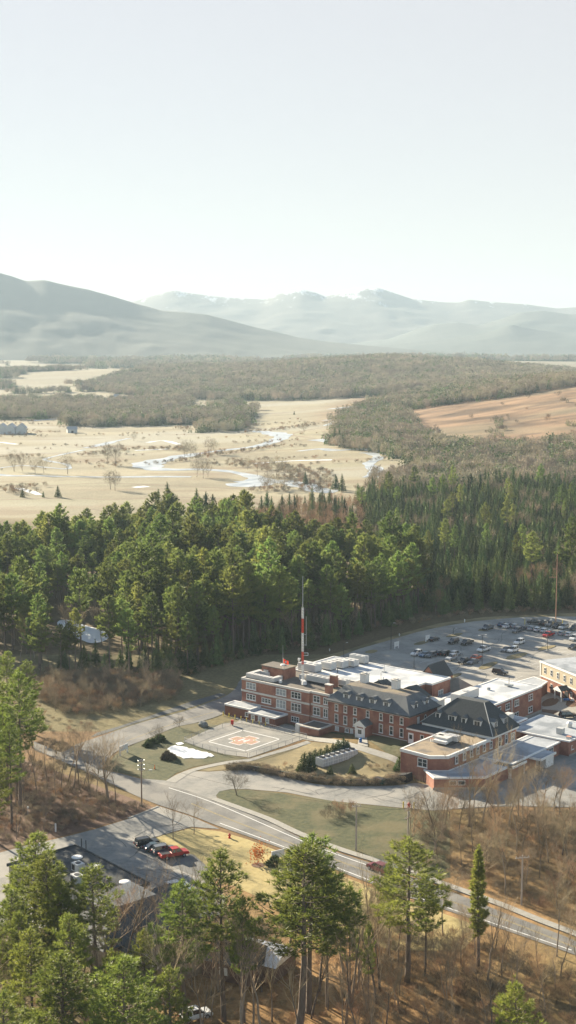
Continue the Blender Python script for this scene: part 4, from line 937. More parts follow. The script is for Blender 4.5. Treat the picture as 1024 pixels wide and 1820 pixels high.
_, w1 = utility_pole(633, 1512, 1429, 'bare wooden utility pole on the grass bank beside the road', .9, .3)
_, w2 = utility_pole(725, 1498, 1434, 'weathered utility pole with two crossarms behind the large pine', 1.2, .9, narms=2)
_, w3 = utility_pole(927, 1608, 1520, 'leaning armed wooden utility pole standing in the right hand thicket', 1.3, .2)
x, y, z = at_px(988, 1106); h = H_for(x, y, 985); o = empty('utility_pole', (x, y, z)); tag(o, 'tall rusty red pole with short arms in front of the spruces at right', 'utility pole')
MB().tube((0,0,0),(0,0,h),.2,.12,8).build('pole', mat('pole_rust',(0.36,0.20,0.13)), o); MB().box(-2.6,.1,-.08,.08,h*.66,h*.66+.2).box(-1.3,.1,-.08,.08,h*.78,h*.78+.2).build('crossarm', mat('pole_rust',(0.3,0.1,0.06)), o)
def street_lamp(bx_, by_, top, label, arms=1, rz=0.0, armh=None, m=None, al=1.8, r=.1, group=None, nm='street_lamp'):
    x, y, z = at_px(bx_, by_); h = H_for(x, y, top) - z; m = m or BLK
    o = empty(nm, (x, y, z), rz); tag(o, label, 'street lamp', group)
    MB().tube((0,0,0),(0,0,h),r,r*.7,8).build('pole', m, o)
    MB().box(-.3,.3,-.3,.3,-.05,.35).build('base', CONC, o)
    for i in range(arms):
        s = 1 if i == 0 else -1; hh = armh*h if armh else h
        a_ = MB().tube((0,0,hh-.3),(s*al*.6,0,hh),.05,.04,6).tube((s*al*.6,0,hh),(s*al,0,hh+.05),.04,n=6).build('arm', m, o)
        MB().box(min(s*al,s*(al+.7)),max(s*al,s*(al+.7)),-.16,.16,hh-.03,hh+.1).build('lamp_head', UNIT, a_)
    return o, (x, y, z+h)
o_, w4 = street_lamp(252, 1433, 1350, 'dark street lamp post with curved arm and wire crown at the junction', 1, .1, .77, WOOD, 1.6, .17)
mb = MB()
for zz_ in (0, 1.0, 1.9):
    for i in range(10): 
        a_, b_ = 2*math.pi*i/10, 2*math.pi*(i+1)/10; hh = w4[2]-zz_-.2; mb.tube((.7*math.cos(a_),.7*math.sin(a_),hh),(.7*math.cos(b_),.7*math.sin(b_),hh),.06,n=4,caps=False)
    mb.box(-.7,.7,-.04,.04,w4[2]-zz_-.24,w4[2]-zz_-.16)
mb.build('wire_crown', INS, o_)
GL = 'lamp posts in the hospital lot'
for bx_, by_, tp_, lb, ar in ((736,1188,1160,'lot lamp nearest the brick gable, beside the row of cars',1),(857,1182,1129,'tall lot lamp beside the white pickup',2),(973,1156,1102,'tall double lot lamp beside the red pickup',2),(695,1156,1108,'lot lamp at the left edge of the lot by the white sign frames',1),(806,1128,1117,'short lot lamp on the island below the forest edge',1),(931,1257,1225,'dark courtyard lamp before the tan wing',1),(611,1170,1143,'thin lamp at the bend of the service road',1),(975,1111,1101,'lamp standing between the two black vehicles of the outer row',1)):
    street_lamp(bx_, by_, tp_, lb, ar, .5, None, BLK, .8, .09, GL, 'lot_lamp')
x, y, z = at_px(50, 1458); o = empty('path_lamp', (x,y,z)); tag(o, 'thin lamp with white globe in the left thicket', 'street lamp')
MB().tube((0,0,0),(0,0,2.6),.05,n=6).build('pole', UNIT, o); MB().tube((0,0,2.6),(0,0,2.95),.2,.14,8).build('globe', WHT, o)
# power wires
wm = mat('wire_black', (0.03,0.03,0.03))
def wire(a_, b_, sag, label):
    mb = MB(); P = []
    for i in range(17):
        t = i/16; P.append((a_[0]+(b_[0]-a_[0])*t, a_[1]+(b_[1]-a_[1])*t, a_[2]+(b_[2]-a_[2])*t-.35-sag*4*t*(1-t)))
    for p, q in zip(P, P[1:]): mb.tube(p, q, .022, n=3, caps=False)
    tag(mb.build('power_wire', wm), label, 'wire')
wire(w4, w1, 1.2, 'thin power wire from the junction lamp post to the bare wooden pole'); wire(w1, w2, .5, 'thin power wire between the bare pole and the crossarm pole'); wire(w2, w3, 1.2, 'thin power wire from the crossarm pole into the right thicket')
# yellow posts
GB = 'yellow posts guarding the low brick blocks'
bl_ = MB().tube((0,0,0),(0,0,1.0),.13,n=8).tube((0,0,1.0),(0,0,1.07),.13,.05,8); bme = mesh_from('yellow_post', bl_.v, bl_.f, YEL)
ordn = ['first','second','third','fourth','fifth','sixth','seventh','eighth']
for i in range(8):
    o = link(bpy.data.objects.new('yellow_post', bme)); g_ = W(-1.8+i*2.15, -5.4-.25*(i>3)-(.2*i if i<4 else .8)*0.3); o.location = (*g_, T(*g_)+.08); o['label'] = f'{ordn[i]} yellow post from the west end of the low brick blocks'; o['category'] = 'bollard'; o['group'] = GB
for x_, y_, lb in ((568,1303,'yellow post at the corner of the mossy roofed annex'),(717,1436,'left one of two yellow posts at the grass edge of the drive'),(736,1437,'right one of two yellow posts at the grass edge of the drive'),(933,1110,'left tall yellow post below the forest edge'),(1000,1112,'right tall yellow post below the forest edge')):
    o = link(bpy.data.objects.new('yellow_post', bme)); o.location = at_px(x_, y_); o.scale = (1,1,1.9 if y_ < 1400 else 1.3); tag(o, lb, 'bollard')
def hydrant(x_, y_, lb, s=1.0):
    o = empty('fire_hydrant', at_px(x_, y_)); o.scale = (s,s,s); tag(o, lb, 'fire hydrant'); R_ = mat('hydrant_red', (0.50,0.04,0.03), rough=.5)
    MB().tube((0,0,.1),(0,0,.65),.17,.15,10).tube((0,0,.65),(0,0,.82),.19,.06,10).build('barrel', R_, o); MB().tube((0,0,0),(0,0,.1),.24,n=10).build('base_flange', R_, o); MB().tube((-.28,0,.5),(.28,0,.5),.075,n=8).build('outlet', R_, o)
hydrant(408, 1490, 'red fire hydrant on the verge beside the main road', 1.25); hydrant(727, 1436, 'red fire hydrant between two yellow posts', 1.5)
# signs
def frame_sign(x_, y_, w, h, rz, lb, leg=1.0, nm='road_sign', text=None):
    o = empty(nm, at_px(x_, y_), rz); tag(o, lb, 'sign')
    for s in (-1, 1): MB().box(s*w/2-.12, s*w/2+.12, -.12, .12, 0, leg+h).build('post', WHT, o)
    p = MB().box(-w/2+.12, w/2-.12, -.07, .07, leg, leg+h).build('panel', WHT, o)
    l = MB(); 
    for i in range(3): l.box(-w*.34, w*(.30-.07*i), -.085, -.07, leg+h*(.66-.2*i), leg+h*(.74-.2*i))
    l.build('faint_lines', UNIT, p)
frame_sign(220, 1341, 3.0, 1.3, math.radians(62), 'white hospital sign board on two posts at the road junction', 1.1)
frame_sign(494, 1529, 2.6, 1.5, math.radians(32), 'white sign board above the dark low shrub on the sunny lawn', .5)
frame_sign(760, 1141, 1.6, 1.5, math.radians(40), 'white sign frame on the lot island beside the black car', .8)
frame_sign(705, 1153, 1.7, 1.5, math.radians(40), 'white sign frame at the left edge of the hospital lot', .8)
for x_, y_, hh, lb in ((586,1158,.9,'small white marker on the grass behind the hospital roof'),(710,1131,.9,'small white marker post at the forest edge left of the lot'),(826,1107,1.3,'small white marker post at the forest edge above the lot'),(99,1480,1.9,'white marker post at the dark verge of the near lot')):
    o = empty('marker_post', at_px(x_, y_)); tag(o, lb, 'marker post'); MB().box(-.16,.16,-.05,.05,.2,hh).build('plate', WHT, o); MB().box(-.05,.05,.05,.1,0,hh-.1).build('stake', UNIT, o)
for x_, y_, lb in ((145,1507,'left one of two dark posts beside the flat roofed near building'),(153,1510,'right one of two dark posts beside the flat roofed near building')):
    o = empty('dark_post', at_px(x_, y_)); tag(o, lb, 'post'); MB().tube((0,0,0),(0,0,1.8),.1,n=6).build('shaft', BLK, o); MB().tube((0,0,1.8),(0,0,1.9),.12,.04,6).build('cap', BLK, o)
o = empty('orange_marker', at_px(275,1367)); tag(o, 'small orange marker on the dark lawn near the junction', 'marker'); MB().tube((0,0,0),(0,0,1.0),.16,.05,8).build('cone_body', mat('cone_orange',(0.75,0.2,0.04)), o); MB().box(-.25,.25,-.25,.25,0,.05).build('base', BLK, o)
o = empty('red_box', at_px(413,1290)); tag(o, 'red call box on a post beside the helipad fence', 'call box'); MB().box(-.35,.35,-.3,.3,.4,1.5).build('housing', mat('hydrant_red',(0.5,0.04,0.03)), o); MB().box(-.12,.12,-.1,.1,0,.4).build('post', BLK, o)
o = empty('recycling_bin', at_px(641,1320)); tag(o, 'blue bin standing at the foot of the porch steps', 'bin'); MB().tube((0,0,0),(0,0,1.0),.34,.4,10).build('bin_body', mat('bin_blue',(0.03,0.12,0.33),rough=.5), o); MB().tube((0,0,1.0),(0,0,1.12),.42,.3,10).build('lid', mat('bin_blue',(0.03,0.12,0.33)), o)
o = empty('courtyard_bench', at_px(1007,1247)); tag(o, 'small blue bench at the tan wing canopy', 'bench'); MB().box(-.8,.8,-.25,.25,.4,.48).build('seat', mat('bin_blue',(0.03,0.12,0.33)), o); MB().box(-.8,.8,.2,.26,.5,.9).build('backrest', mat('bin_blue',(0.03,0.12,0.33)), o)
for s in (-.7,.7): MB().box(s-.05,s+.05,-.2,.2,0,.4).build('leg', BLK, o)
o = empty('dumpster', at_px(675,1392), A1); tag(o, 'green skip container under the ivy covered wall', 'skip'); MB().prism([(-1.1,-.7),(1.1,-.7),(1.1,.7),(-1.1,.7)],.1,1.1).build('container', mat('skip_green',(0.04,0.13,0.09)), o); MB().box(-1.15,1.15,-.75,.75,1.1,1.2).build('lid', BLK, o)
# rock on the lawn
def rock(name, x_, y_, sx, sy, sz, lb, m):
    bm = bmesh.new(); bmesh.ops.create_icosphere(bm, subdivisions=3, radius=1)
    for v in bm.verts: v.co *= 1+.25*noise.noise(v.co*1.7+Vector((x_,0,0))); v.co = Vector((v.co.x*sx, v.co.y*sy, max(-.1,v.co.z*sz+.5*sz)))
    me = bpy.data.meshes.new(name); bm.to_mesh(me); bm.free(); me.materials.append(m); o = link(bpy.data.objects.new(name, me)); o.location = at_px(x_, y_); tag(o, lb, 'rock'); return o
rock('boulder', 361, 1291, 1.3, 1.0, .95, 'grey boulder on the lawn beside the access road', mat('stone_grey',(0.16,0.17,0.16),(0.27,0.27,0.25),scale=2,bump=.5))
# chillers: seven fan cells in one white housing
cu0 = UV(*GT(592, 1352)); g0 = GT(574, 1366); g1 = GT(636, 1340); an = math.atan2(g1[1]-g0[1], g1[0]-g0[0]); ln = math.hypot(g1[0]-g0[0], g1[1]-g0[1])
ch = empty('chiller', (*g0, T(*g0)+.15), an); tag(ch, 'long white outdoor chiller with a row of fans beside the small evergreens', 'chiller')
MB().box(0,ln,0,2.3,.25,2.0).build('housing', WHT, ch); MB().box(0,ln,.2,2.1,-.3,.25).build('skid', CONC, ch)
for i in range(7):
    c = ln*(i+.5)/7; MB().tube((c,1.15,2.0),(c,1.15,2.2),.72,n=14).build('fan', BLK, ch)
    MB().box(c-ln/16,c-.06,-.04,.02,1.15,1.9).box(c+.06,c+ln/16,-.04,.02,1.15,1.9).box(c-ln/16,c-.06,-.04,.02,.35,1.0).box(c+.06,c+ln/16,-.04,.02,.35,1.0).build('grille', UNIT, ch)
    MB().box(c-ln/14-.06,c-ln/14+.06,-.1,2.4,.2,2.1).build('post', WHT, ch)
gA = GT(545,1372); gB = GT(634,1322)
# privacy fence behind the chiller
def wall_run(name, P, h, t, m, lb, cat, base=0.0):
    R_ = ribbon(P, t); n = len(P); v = [(x, y, T(x,y)+base-.3) for x, y in R_] + [(x, y, T(x,y)+base+h) for x, y in R_]
    k = len(R_); f = [(i,(i+1)%k,(i+1)%k+k,i+k) for i in range(k)] + [(i+k, i+1+k, 2*n-2-i+k, 2*n-1-i+k) for i in range(n-1)]
    o = link(bpy.data.objects.new(name, mesh_from(name, v, f, m))); 
    if lb: tag(o, lb, cat)
    return o
wall_run('privacy_fence', resample([(g0[0]-.3+1.2*math.cos(an+1.9)*2.2,g0[1]+2.9),(g1[0]-1.9,g1[1]+2.6)],3), 1.7, .12, mat('fence_green',(0.03,0.06,0.05)), 'dark green privacy fence between the evergreens and the chiller', 'fence')
# retaining wall along the drive
RW = mat('retaining_stone', (0.065,0.060,0.050),(0.12,0.11,0.09), scale=1.5, c3=(0.04,0.055,0.03), scale3=.5, coord='POS', bump=.6)
wp = spline(px((402,1366),(443,1368),(500,1378),(545,1386),(600,1392),(650,1393),(700,1390),(724,1382)), 5)
wall_run('retaining_wall', wp, 1.0, .6, RW, 'low dark overgrown retaining wall curving along the drive', 'wall')
# chain link fence round the helipad yard
def chain_fence(P, h, lb, step=2.4):
    P = resample(P, step); root = empty('chain_link_fence', (*P[0], T(*P[0]))); tag(root, lb, 'fence'); o_ = (P[0][0], P[0][1], T(*P[0]))
    for x, y in P: MB().tube((x,y,T(x,y)),(x,y,T(x,y)+h),.045,n=5).build('post', INS, root, off=o_)
    mb = MB()
    for a_, b_ in zip(P, P[1:]):
        for zz_, r in ((h-.03,.035),(.15,.02)): mb.tube((*a_,T(*a_)+zz_),(*b_,T(*b_)+zz_),r,n=4,caps=False)
    mb.build('rail', INS, root, off=o_)
    mb = MB()
    for a_, b_ in zip(P, P[1:]):
        for k in range(1,8): mb.tube((*a_,T(*a_)+h*k/8),(*b_,T(*b_)+h*k/8),.008,n=3,caps=False)
        for k in range(10):
            t = k/10; x = a_[0]+(b_[0]-a_[0])*t; y = a_[1]+(b_[1]-a_[1])*t; mb.tube((x,y,T(x,y)+.1),(x+(b_[0]-a_[0])*.1,y+(b_[1]-a_[1])*.1,T(x,y)+h-.05),.008,n=3,caps=False)
    mb.build('wire_mesh', INS, root, off=o_)
chain_fence(px((328,1320),(360,1331),(400,1342),(440,1347)), 1.3, 'chain link fence along the near left edge of the helipad yard')
chain_fence(px((443,1347),(495,1330),(545,1314)), 1.3, 'chain link fence between the helipad and the footpath')
chain_fence(px((413,1289),(430,1286),(480,1296),(545,1313)), 1.3, 'chain link fence between the helipad and the hospital')
chain_fence(px((328,1319),(365,1304),(410,1290)), 1.3, 'chain link fence along the far left edge of the helipad yard')
# guard rail by the rear yard
P = resample(px((800,1443),(900,1437),(1040,1440)), 3); root = empty('guard_rail', (*P[0],0)); tag(root, 'grey guard rail at the far side of the thicket beside the yard', 'guard rail')
for x, y in P: MB().box(x-.08,x+.08,y-.08,y+.08,0,.8).build('post', WOOD, root, off=(*P[0],0))
mb = MB()
for a_, b_ in zip(P, P[1:]): mb.tube((*a_,.62),(*b_,.62),.13,n=6,caps=False)
mb.build('rail', UNIT, root, off=(*P[0],0))
# dark covered stair at the corner of the terrace block
o = empty('cellar_stair', (*W(64.5,-19.2),0), A1); tag(o, 'dark covered cellar stair at the foot of the brick corner', 'stair')
MB().add([(-2.5,-1.2,0),(2.5,-1.2,0),(2.5,1.2,0),(-2.5,1.2,0),(-2.3,-1.1,.5),(2.3,-1.1,1.9),(2.3,1.1,1.9),(-2.3,1.1,.5)], [(0,1,5,4),(1,2,6,5),(2,3,7,6),(3,0,4,7),(4,5,6,7)]).build('cover', BLK, o); MB().tube((-2.5,-1.4,0),(-2.5,-1.4,1.2),.05,n=5).tube((2.4,-1.4,0),(2.4,-1.4,2.4),.05,n=5).tube((-2.5,-1.4,1.2),(2.4,-1.4,2.4),.05,n=5).build('handrail', BLK, o)
# ------------------------------------------------------------------ near buildings among the pines
ROOFD = mat('roof_dark_near', (0.045,0.05,0.055),(0.075,0.08,0.085), scale=1.0, c3=(0.10,0.10,0.095), scale3=.2, coord='POS', rough=1.0, spec=.05)
ROOFB = mat('roof_blue_slate', (0.045,0.06,0.075),(0.08,0.095,0.11), scale=1.5, coord='POS', rough=.7)
def gz(x_, y_, z): return G(x_, y_, z)
nb0 = gz(134, 1503, 4.2); nb1 = gz(262, 1569, 4.2); na = math.atan2(nb1[1]-nb0[1], nb1[0]-nb0[0]); nl = math.hypot(nb1[0]-nb0[0], nb1[1]-nb0[1])
NB = empty('office_building', (*nb0, 0), na); tag(NB, 'flat roofed dark building with two air units among the near pines', 'building')
MB().box(0,nl,-14,0,-.1,3.9).build('wall', mat('wall_beige',(0.33,0.28,0.22)), NB); MB().box(-.2,nl+.2,-14.2,.2,3.9,4.1).build('roof', ROOFD, NB)
MB().box(-.3,nl+.3,.05,.3,3.8,4.35).box(-.3,-.05,-14.3,.05,3.8,4.35).box(nl+.05,nl+.3,-14.3,.05,3.8,4.35).build('parapet', ROOFD, NB)
for i in range(5): o_ = MB().box(1.5+i*3,2.9+i*3,0,.08,1,2.4).build('window', WHT, NB); MB().box(1.65+i*3,2.75+i*3,.08,.1,1.15,2.25).build('pane', GLS, o_)
def on_roof(name, x_, y_, z, lb, cat, parts):
    g_ = gz(x_, y_, z); o = empty(name, (*g_, z), na); tag(o, lb, cat)
    for pn, b_, m_ in parts: b_.build(pn, m_, o)
for x_, y_, lb in ((139,1549,'farther of two silver cube air units on the near dark roof'),(137,1570,'nearer of two silver cube air units on the near dark roof')):
    on_roof('rooftop_air_unit', x_, y_, 4.1, lb, 'air unit', [('casing', MB().box(-1,1,-.8,.8,.2,1.6), UNIT), ('top_fan', MB().tube((0,0,1.6),(0,0,1.68),.5,n=12), BLK), ('side_grille', MB().box(-.8,.1,-.84,-.78,.4,1.4), BLK), ('skid', MB().box(-.9,.9,-.7,.7,0,.2), BLK)])
for x_, y_, lb in ((137,1524,'round white skylight disc on the near dark roof'),(170,1541,'pale oval skylight on the roof beside the second pine'),(222,1568,'small pale disc on the roof near its right end')):
    on_roof('skylight', x_, y_, 4.1, lb, 'skylight', [('dome', MB().tube((0,0,.12),(0,0,.22),1.0,.7,14), WHT), ('curb', MB().tube((0,0,0),(0,0,.12),1.05,n=14), UNIT)])
# slate hipped part
h0 = gz(246, 1583, 4.4); HB = empty('office_wing', (*h0, 0), na); tag(HB, 'blue grey slate roofed wing with gable dormer among the near pines', 'building')
MB().box(-2,14,-16,1.5,-.1,3.8).build('wall', mat('wall_beige',(0.33,0.28,0.22)), HB)
MB().add([(-3,-17,3.8),(15,-17,3.8),(15,2.3,3.8),(-3,2.3,3.8),(2.5,-12,7.6),(9.5,-12,7.6),(9.5,-3,7.6),(2.5,-3,7.6)], [(0,1,5,4),(1,2,6,5),(2,3,7,6),(3,0,4,7),(4,5,6,7)]).build('roof', ROOFB, HB)
MB().add([(3,2.4,3.9),(9,2.4,3.9),(6,2.4,7.0),(3,-3,3.9),(9,-3,3.9),(6,-3,7.0)], [(0,1,2),(3,5,4),(0,2,5,3),(2,1,4,5)]).build('gable_dormer', ROOFB, HB)
MB().box(2,3.5,-13.5,-12.6,5,8.3).build('vent_box', ROOFD, HB)
MB().add([(14.5,-14,3.3),(25,-14,3.3),(25,-4,3.3),(14.5,-4,3.3),(14.5,-9,5.8),(23,-9,5.8)], [(0,1,5,4),(1,2,5),(2,3,4,5),(0,4,3)]).build('low_roof', ROOFD, HB); MB().box(14.8,24.5,-13.5,-4.5,-.1,3.3).build('low_wall', mat('wall_beige',(0.33,0.28,0.22)), HB)
# small house with bright roof
s0 = gz(455, 1652, 4.5); MET = mat('metal_roof_pale', (0.62,0.64,0.66),(0.70,0.71,0.72), scale=.8, coord='POS', rough=.45, metal=.2)
SH = empty('small_house', (*s0, 0), math.radians(-28)); tag(SH, 'small cottage with pale metal gable roof under the central pines', 'house')
MB().box(0,7.2,-7,0,-.1,2.8).build('wall', mat('wall_brown',(0.16,0.10,0.08)), SH)
MB().add([(-.4,-7.4,2.7),(7.6,-7.4,2.7),(7.6,.4,2.7),(-.4,.4,2.7),(-.4,-3.5,4.8),(7.6,-3.5,4.8)], [(0,1,5,4),(2,3,4,5),(1,2,5),(3,0,4)]).build('roof', MET, SH); MB().box(2,3.4,-7.06,-7,1,2.2).build('window', WHT, SH)
s0 = gz(395, 1650, 5); SH = empty('small_house', (*s0, 0), math.radians(-24)); tag(SH, 'dark roofed house left of the pale metal roof under the pines', 'house')
MB().box(0,9,-7,0,-.1,3).build('wall', mat('wall_brown',(0.16,0.10,0.08)), SH)
MB().add([(-.5,-7.5,3),(9.5,-7.5,3),(9.5,.5,3),(-.5,.5,3),(1,-3.5,5.6),(8,-3.5,5.6)], [(0,1,5,4),(1,2,5),(2,3,4,5),(3,0,4)]).build('roof', ROOFD, SH); MB().box(3,4.4,-7.06,-7,1,2.2).build('window', WHT, SH)
# farm sheds and houses in the valley
FW = mat('far_white', (0.62,0.62,0.60),(0.55,0.55,0.53), scale=.2, coord='POS'); FR = mat('far_roof', (0.36,0.37,0.38), rough=.6)
def far_house(x_, y_, w, d, h, rh, rz, lb, roof=None, nm='farm_building'):
    g_ = G(x_, y_); z = T(*g_)
    for _ in range(8): g_ = G(x_, y_, z); z = T(*g_)
    o = empty(nm, (*g_, z), rz); tag(o, lb, 'house' if nm == 'farm_house' else 'barn')
    MB().box(-w/2,w/2,-d/2,d/2,-.5,h).add([(-w/2,-d/2,h),(-w/2,d/2,h),(-w/2,0,h+rh),(w/2,-d/2,h),(w/2,d/2,h),(w/2,0,h+rh)], [(0,2,1),(3,4,5)]).build('wall', FW, o)
    MB().add([(-w/2-.4,-d/2-.6,h-.3),(w/2+.4,-d/2-.6,h-.3),(w/2+.4,0,h+rh+.15),(-w/2-.4,0,h+rh+.15),(w/2+.4,d/2+.6,h-.3),(-w/2-.4,d/2+.6,h-.3)], [(0,1,2,3),(3,2,4,5)]).build('roof', roof or FR, o)
    MB().box(-w*.12,w*.12,-d/2-.1,-d/2,0,h*.6).build('door', BLK, o)
for x_, lb in ((4,'left one of three pale gabled barns at the picture edge'),(20,'middle and tallest of three pale gabled barns'),(38,'right one of three pale gabled barns at the picture edge')):
    far_house(x_, 770, 26 if x_ != 38 else 18, 11, 6.5, 4.5, math.radians(95), lb)
for x_, y_, w, lb, nm in ((227,711,14,'white farmhouse above the wooded strip in the valley','farm_house'),(350,704,20,'long pale barn in the misty field of the valley','farm_building'),(145,719,13,'small pale house behind the bare trees of the valley','farm_house'),(128,769,11,'small grey shed in the meadow right of the barns','farm_building'),(18,733,18,'low pale building at the left edge of the valley woods','farm_building'),(492,680,15,'pale house on the far slope in the middle','farm_house'),(207,708,9,'tiny pale shed left of the white farmhouse','farm_building'),(345,748,9,'small sunlit cabin beside the valley spruces','farm_building'),(470,652,16,'white house high on the far wooded plateau','farm_house'),(515,660,13,'tiny white house at the foot of the wooded hill','farm_house')):
    far_house(x_, y_, w, w*.6, 4, 3, .3, lb, nm=nm)
# ------------------------------------------------------------------ vegetation meshes
BARK = mat('bark_pine', (0.10,0.075,0.06),(0.17,0.135,0.11), scale=4, stretch=(1,1,.2), obj_rand=.25)
BARKG = mat('bark_grey', (0.17,0.135,0.10),(0.26,0.21,0.165), scale=3, stretch=(1,1,.3), obj_rand=.3)
TWIG = mat('twigs_warm', (0.25,0.19,0.12),(0.36,0.29,0.19), scale=.3, obj_rand=.3, hue=.012)
TWIGR = mat('twigs_rust', (0.29,0.175,0.095),(0.38,0.25,0.14), scale=.3, obj_rand=.25, hue=.012)
TWIGD = mat('twigs_dark', (0.10,0.08,0.052),(0.17,0.14,0.09), scale=.3, obj_rand=.3, hue=.01)
NEED = mat('needles_pine', (0.125,0.17,0.032),(0.24,0.275,0.052), scale=.45, rough=.55, obj_rand=.2, translucent=.48, hue=.02, spec=.35)
NEEDM = mat('needles_pine_wood', (0.11,0.155,0.038),(0.215,0.25,0.060), scale=.3, rough=.6, obj_rand=.45, translucent=.5, hue=.03)
NEEDS = mat('needles_spruce', (0.062,0.105,0.034),(0.15,0.19,0.052), scale=.4, rough=.65, obj_rand=.5, translucent=.2, hue=.03)
FARB = mat('far_twigs', (0.33,0.28,0.20),(0.46,0.39,0.28), scale=.15, obj_rand=.3, hue=.02)
LEAFO = mat('leaves_orange', (0.42,0.13,0.03),(0.5,0.18,0.05), scale=1, translucent=.3)
def rg(s): return np.random.default_rng(s)
def nrm(a): return a / np.maximum(1e-9, np.linalg.norm(a, axis=-1, keepdims=True))
def blades(C, D, size, nb, wid, R, spread=.7):
    """nb slim triangles from every centre C round direction D"""
    n = len(C); C = np.repeat(C, nb, 0); D = np.repeat(D, nb, 0); size = np.repeat(np.broadcast_to(size, (n,)), nb) * R.uniform(.6, 1.25, n*nb)
    d = nrm(D + R.normal(0, spread, (n*nb, 3))); p = nrm(np.cross(d, R.normal(0, 1, (n*nb, 3))))
    w = (size * wid)[:, None]
    v = np.stack([C - p*w, C + p*w, C + d*size[:, None]], 1).reshape(-1, 3)
    return v, np.arange(len(v)).reshape(-1, 3)
def segs(P0, P1, r0, r1, k=3):
    """slim prisms"""
    P0, P1 = np.asarray(P0, float), np.asarray(P1, float); n = len(P0)
    d = nrm(P1-P0); a = np.where(np.abs(d[:, 2:3]) < .9, [[0,0,1.]], [[1.,0,0]]); x = nrm(np.cross(d, a)); y = np.cross(d, x)
    t = np.arange(k)*2*np.pi/k; c, s = np.cos(t), np.sin(t)
    ring = x[:, None, :]*c[None, :, None] + y[:, None, :]*s[None, :, None]
    v = np.concatenate([P0[:, None]+ring*np.asarray(r0)[:, None, None], P1[:, None]+ring*np.asarray(r1)[:, None, None]], 1).reshape(-1, 3)
    b = (np.arange(n)*2*k)[:, None]; i = np.arange(k)[None]
    f = np.stack([b+i, b+(i+1) % k, b+k+(i+1) % k, b+k+i], 2).reshape(-1, 4)
    return v, f
def tri2(v4): # quads -> triangles
    return np.concatenate([v4[:, [0,1,2]], v4[:, [0,2,3]]], 0)
def joinvf(parts):
    vs, fs, ms = [], [], []; n = 0
    for v, f, m in parts:
        if f.shape[1] == 4: f = tri2(f)
        vs.append(v); fs.append(f+n); ms.append(np.full(len(f), m)); n += len(v)
    return np.concatenate(vs), np.concatenate(fs), np.concatenate(ms)
def make_pine(seed, H, cs, lmax, tuft=.62, nb=7, wid=.13, step=.62, dens=1.0, mid=False, flat=.0):
    """white pine: returns (trunk v,f), (crown v,f). cs = crown start as a share of the height"""
    R = rg(seed); n = 9; z = np.linspace(0, H, n); bend = np.cumsum(R.normal(0, .06, (n, 2)), 0); bend[0] = 0
    ax = np.column_stack([bend, z]); r = .012*H*(1-z/H*.93)+.02
    tv, tf = segs(ax[:-1], ax[1:], r[:-1], r[1:], 7)
    P0, P1, R0, R1, TC, TD = [], [], [], [], [], []
    zz = H*cs; ang = R.uniform(0, 6.28)
    while zz < H*.985:
        t = (zz-H*cs)/(H*(1-cs)); prof = (1-t)**.75 * (.55+.45*min(1, t/.22)) + .05
        k = R.integers(3, 6); miss = .28 if t < .35 else .1
        for i in range(k):
            if R.random() < miss: continue
            ang += 2*np.pi/k + R.normal(0, .35)
            L = lmax*prof*R.uniform(.55, 1.15)
            up = np.interp(t, [0, .5, 1], [.02, .28, .95]) + R.normal(0, .1)
            c = np.array([np.interp(zz, z, ax[:, 0]), np.interp(zz, z, ax[:, 1]), zz])
            h = np.array([np.cos(ang), np.sin(ang), 0]); m = max(3, int(L/.7))
            s = np.linspace(0, 1, m+1)[:, None]; pts = c + h*(L*s) + np.array([0, 0, 1])*(L*(up*s + .22*s*s - .06*np.sin(s*3)))
            P0 += list(pts[:-1]); P1 += list(pts[1:]); rr = .055*(L/3)**.5*(1-s[:, 0]*.8)+.012; R0 += list(rr[:-1]); R1 += list(rr[1:])
            side = np.array([-np.sin(ang), np.cos(ang), 0]); nt_ = max(3, int(L*L*2.0*dens + 3))
            q = np.sqrt(R.uniform(.08, 1, nt_)); w = .30*L*(q*.35+.75*np.sin(q*2.9))*R.uniform(-1, 1, nt_)
            pc = c + h*(L*q)[:, None] + side*w[:, None] + np.array([0,0,1])*((L*(up*q+.22*q*q))[:, None] + R.normal(.08, .13, (nt_, 1)))
            TC.append(pc); TD.append(h*.6 + side*np.sign(w)[:, None]*.5 + np.array([0, 0, .75]))
        zz += step*R.uniform(.75, 1.3)*(1.0 if t < .6 else .75)
    top = ax[-1]; TC.append(top + R.normal(0, .18, (10, 3))*[1,1,2]); TD.append(np.tile([0,0,1.], (10,1)))
    TC = np.concatenate(TC); TD = np.concatenate(TD)
    bv, bf = segs(P0, P1, R0, R1, 3)
    nv, nf = blades(TC, TD, tuft, nb, wid, R, .55)
    # dead stubs below the crown
    ns = 8; zs = R.uniform(.2*H, cs*H, ns); an = R.uniform(0, 6.28, ns); L = R.uniform(.4, 1.8, ns)
    a0 = np.column_stack([np.interp(zs, z, ax[:,0]), np.interp(zs, z, ax[:,1]), zs]); a1 = a0 + np.column_stack([np.cos(an)*L, np.sin(an)*L, L*.1])
    sv, sf = segs(a0, a1, np.full(ns, .035), np.full(ns, .012), 3)
    tr = joinvf([(tv, tf, 0), (sv, sf, 0)]); cr = joinvf([(bv, bf, 1), (nv, nf, 0)])
    return tr, cr
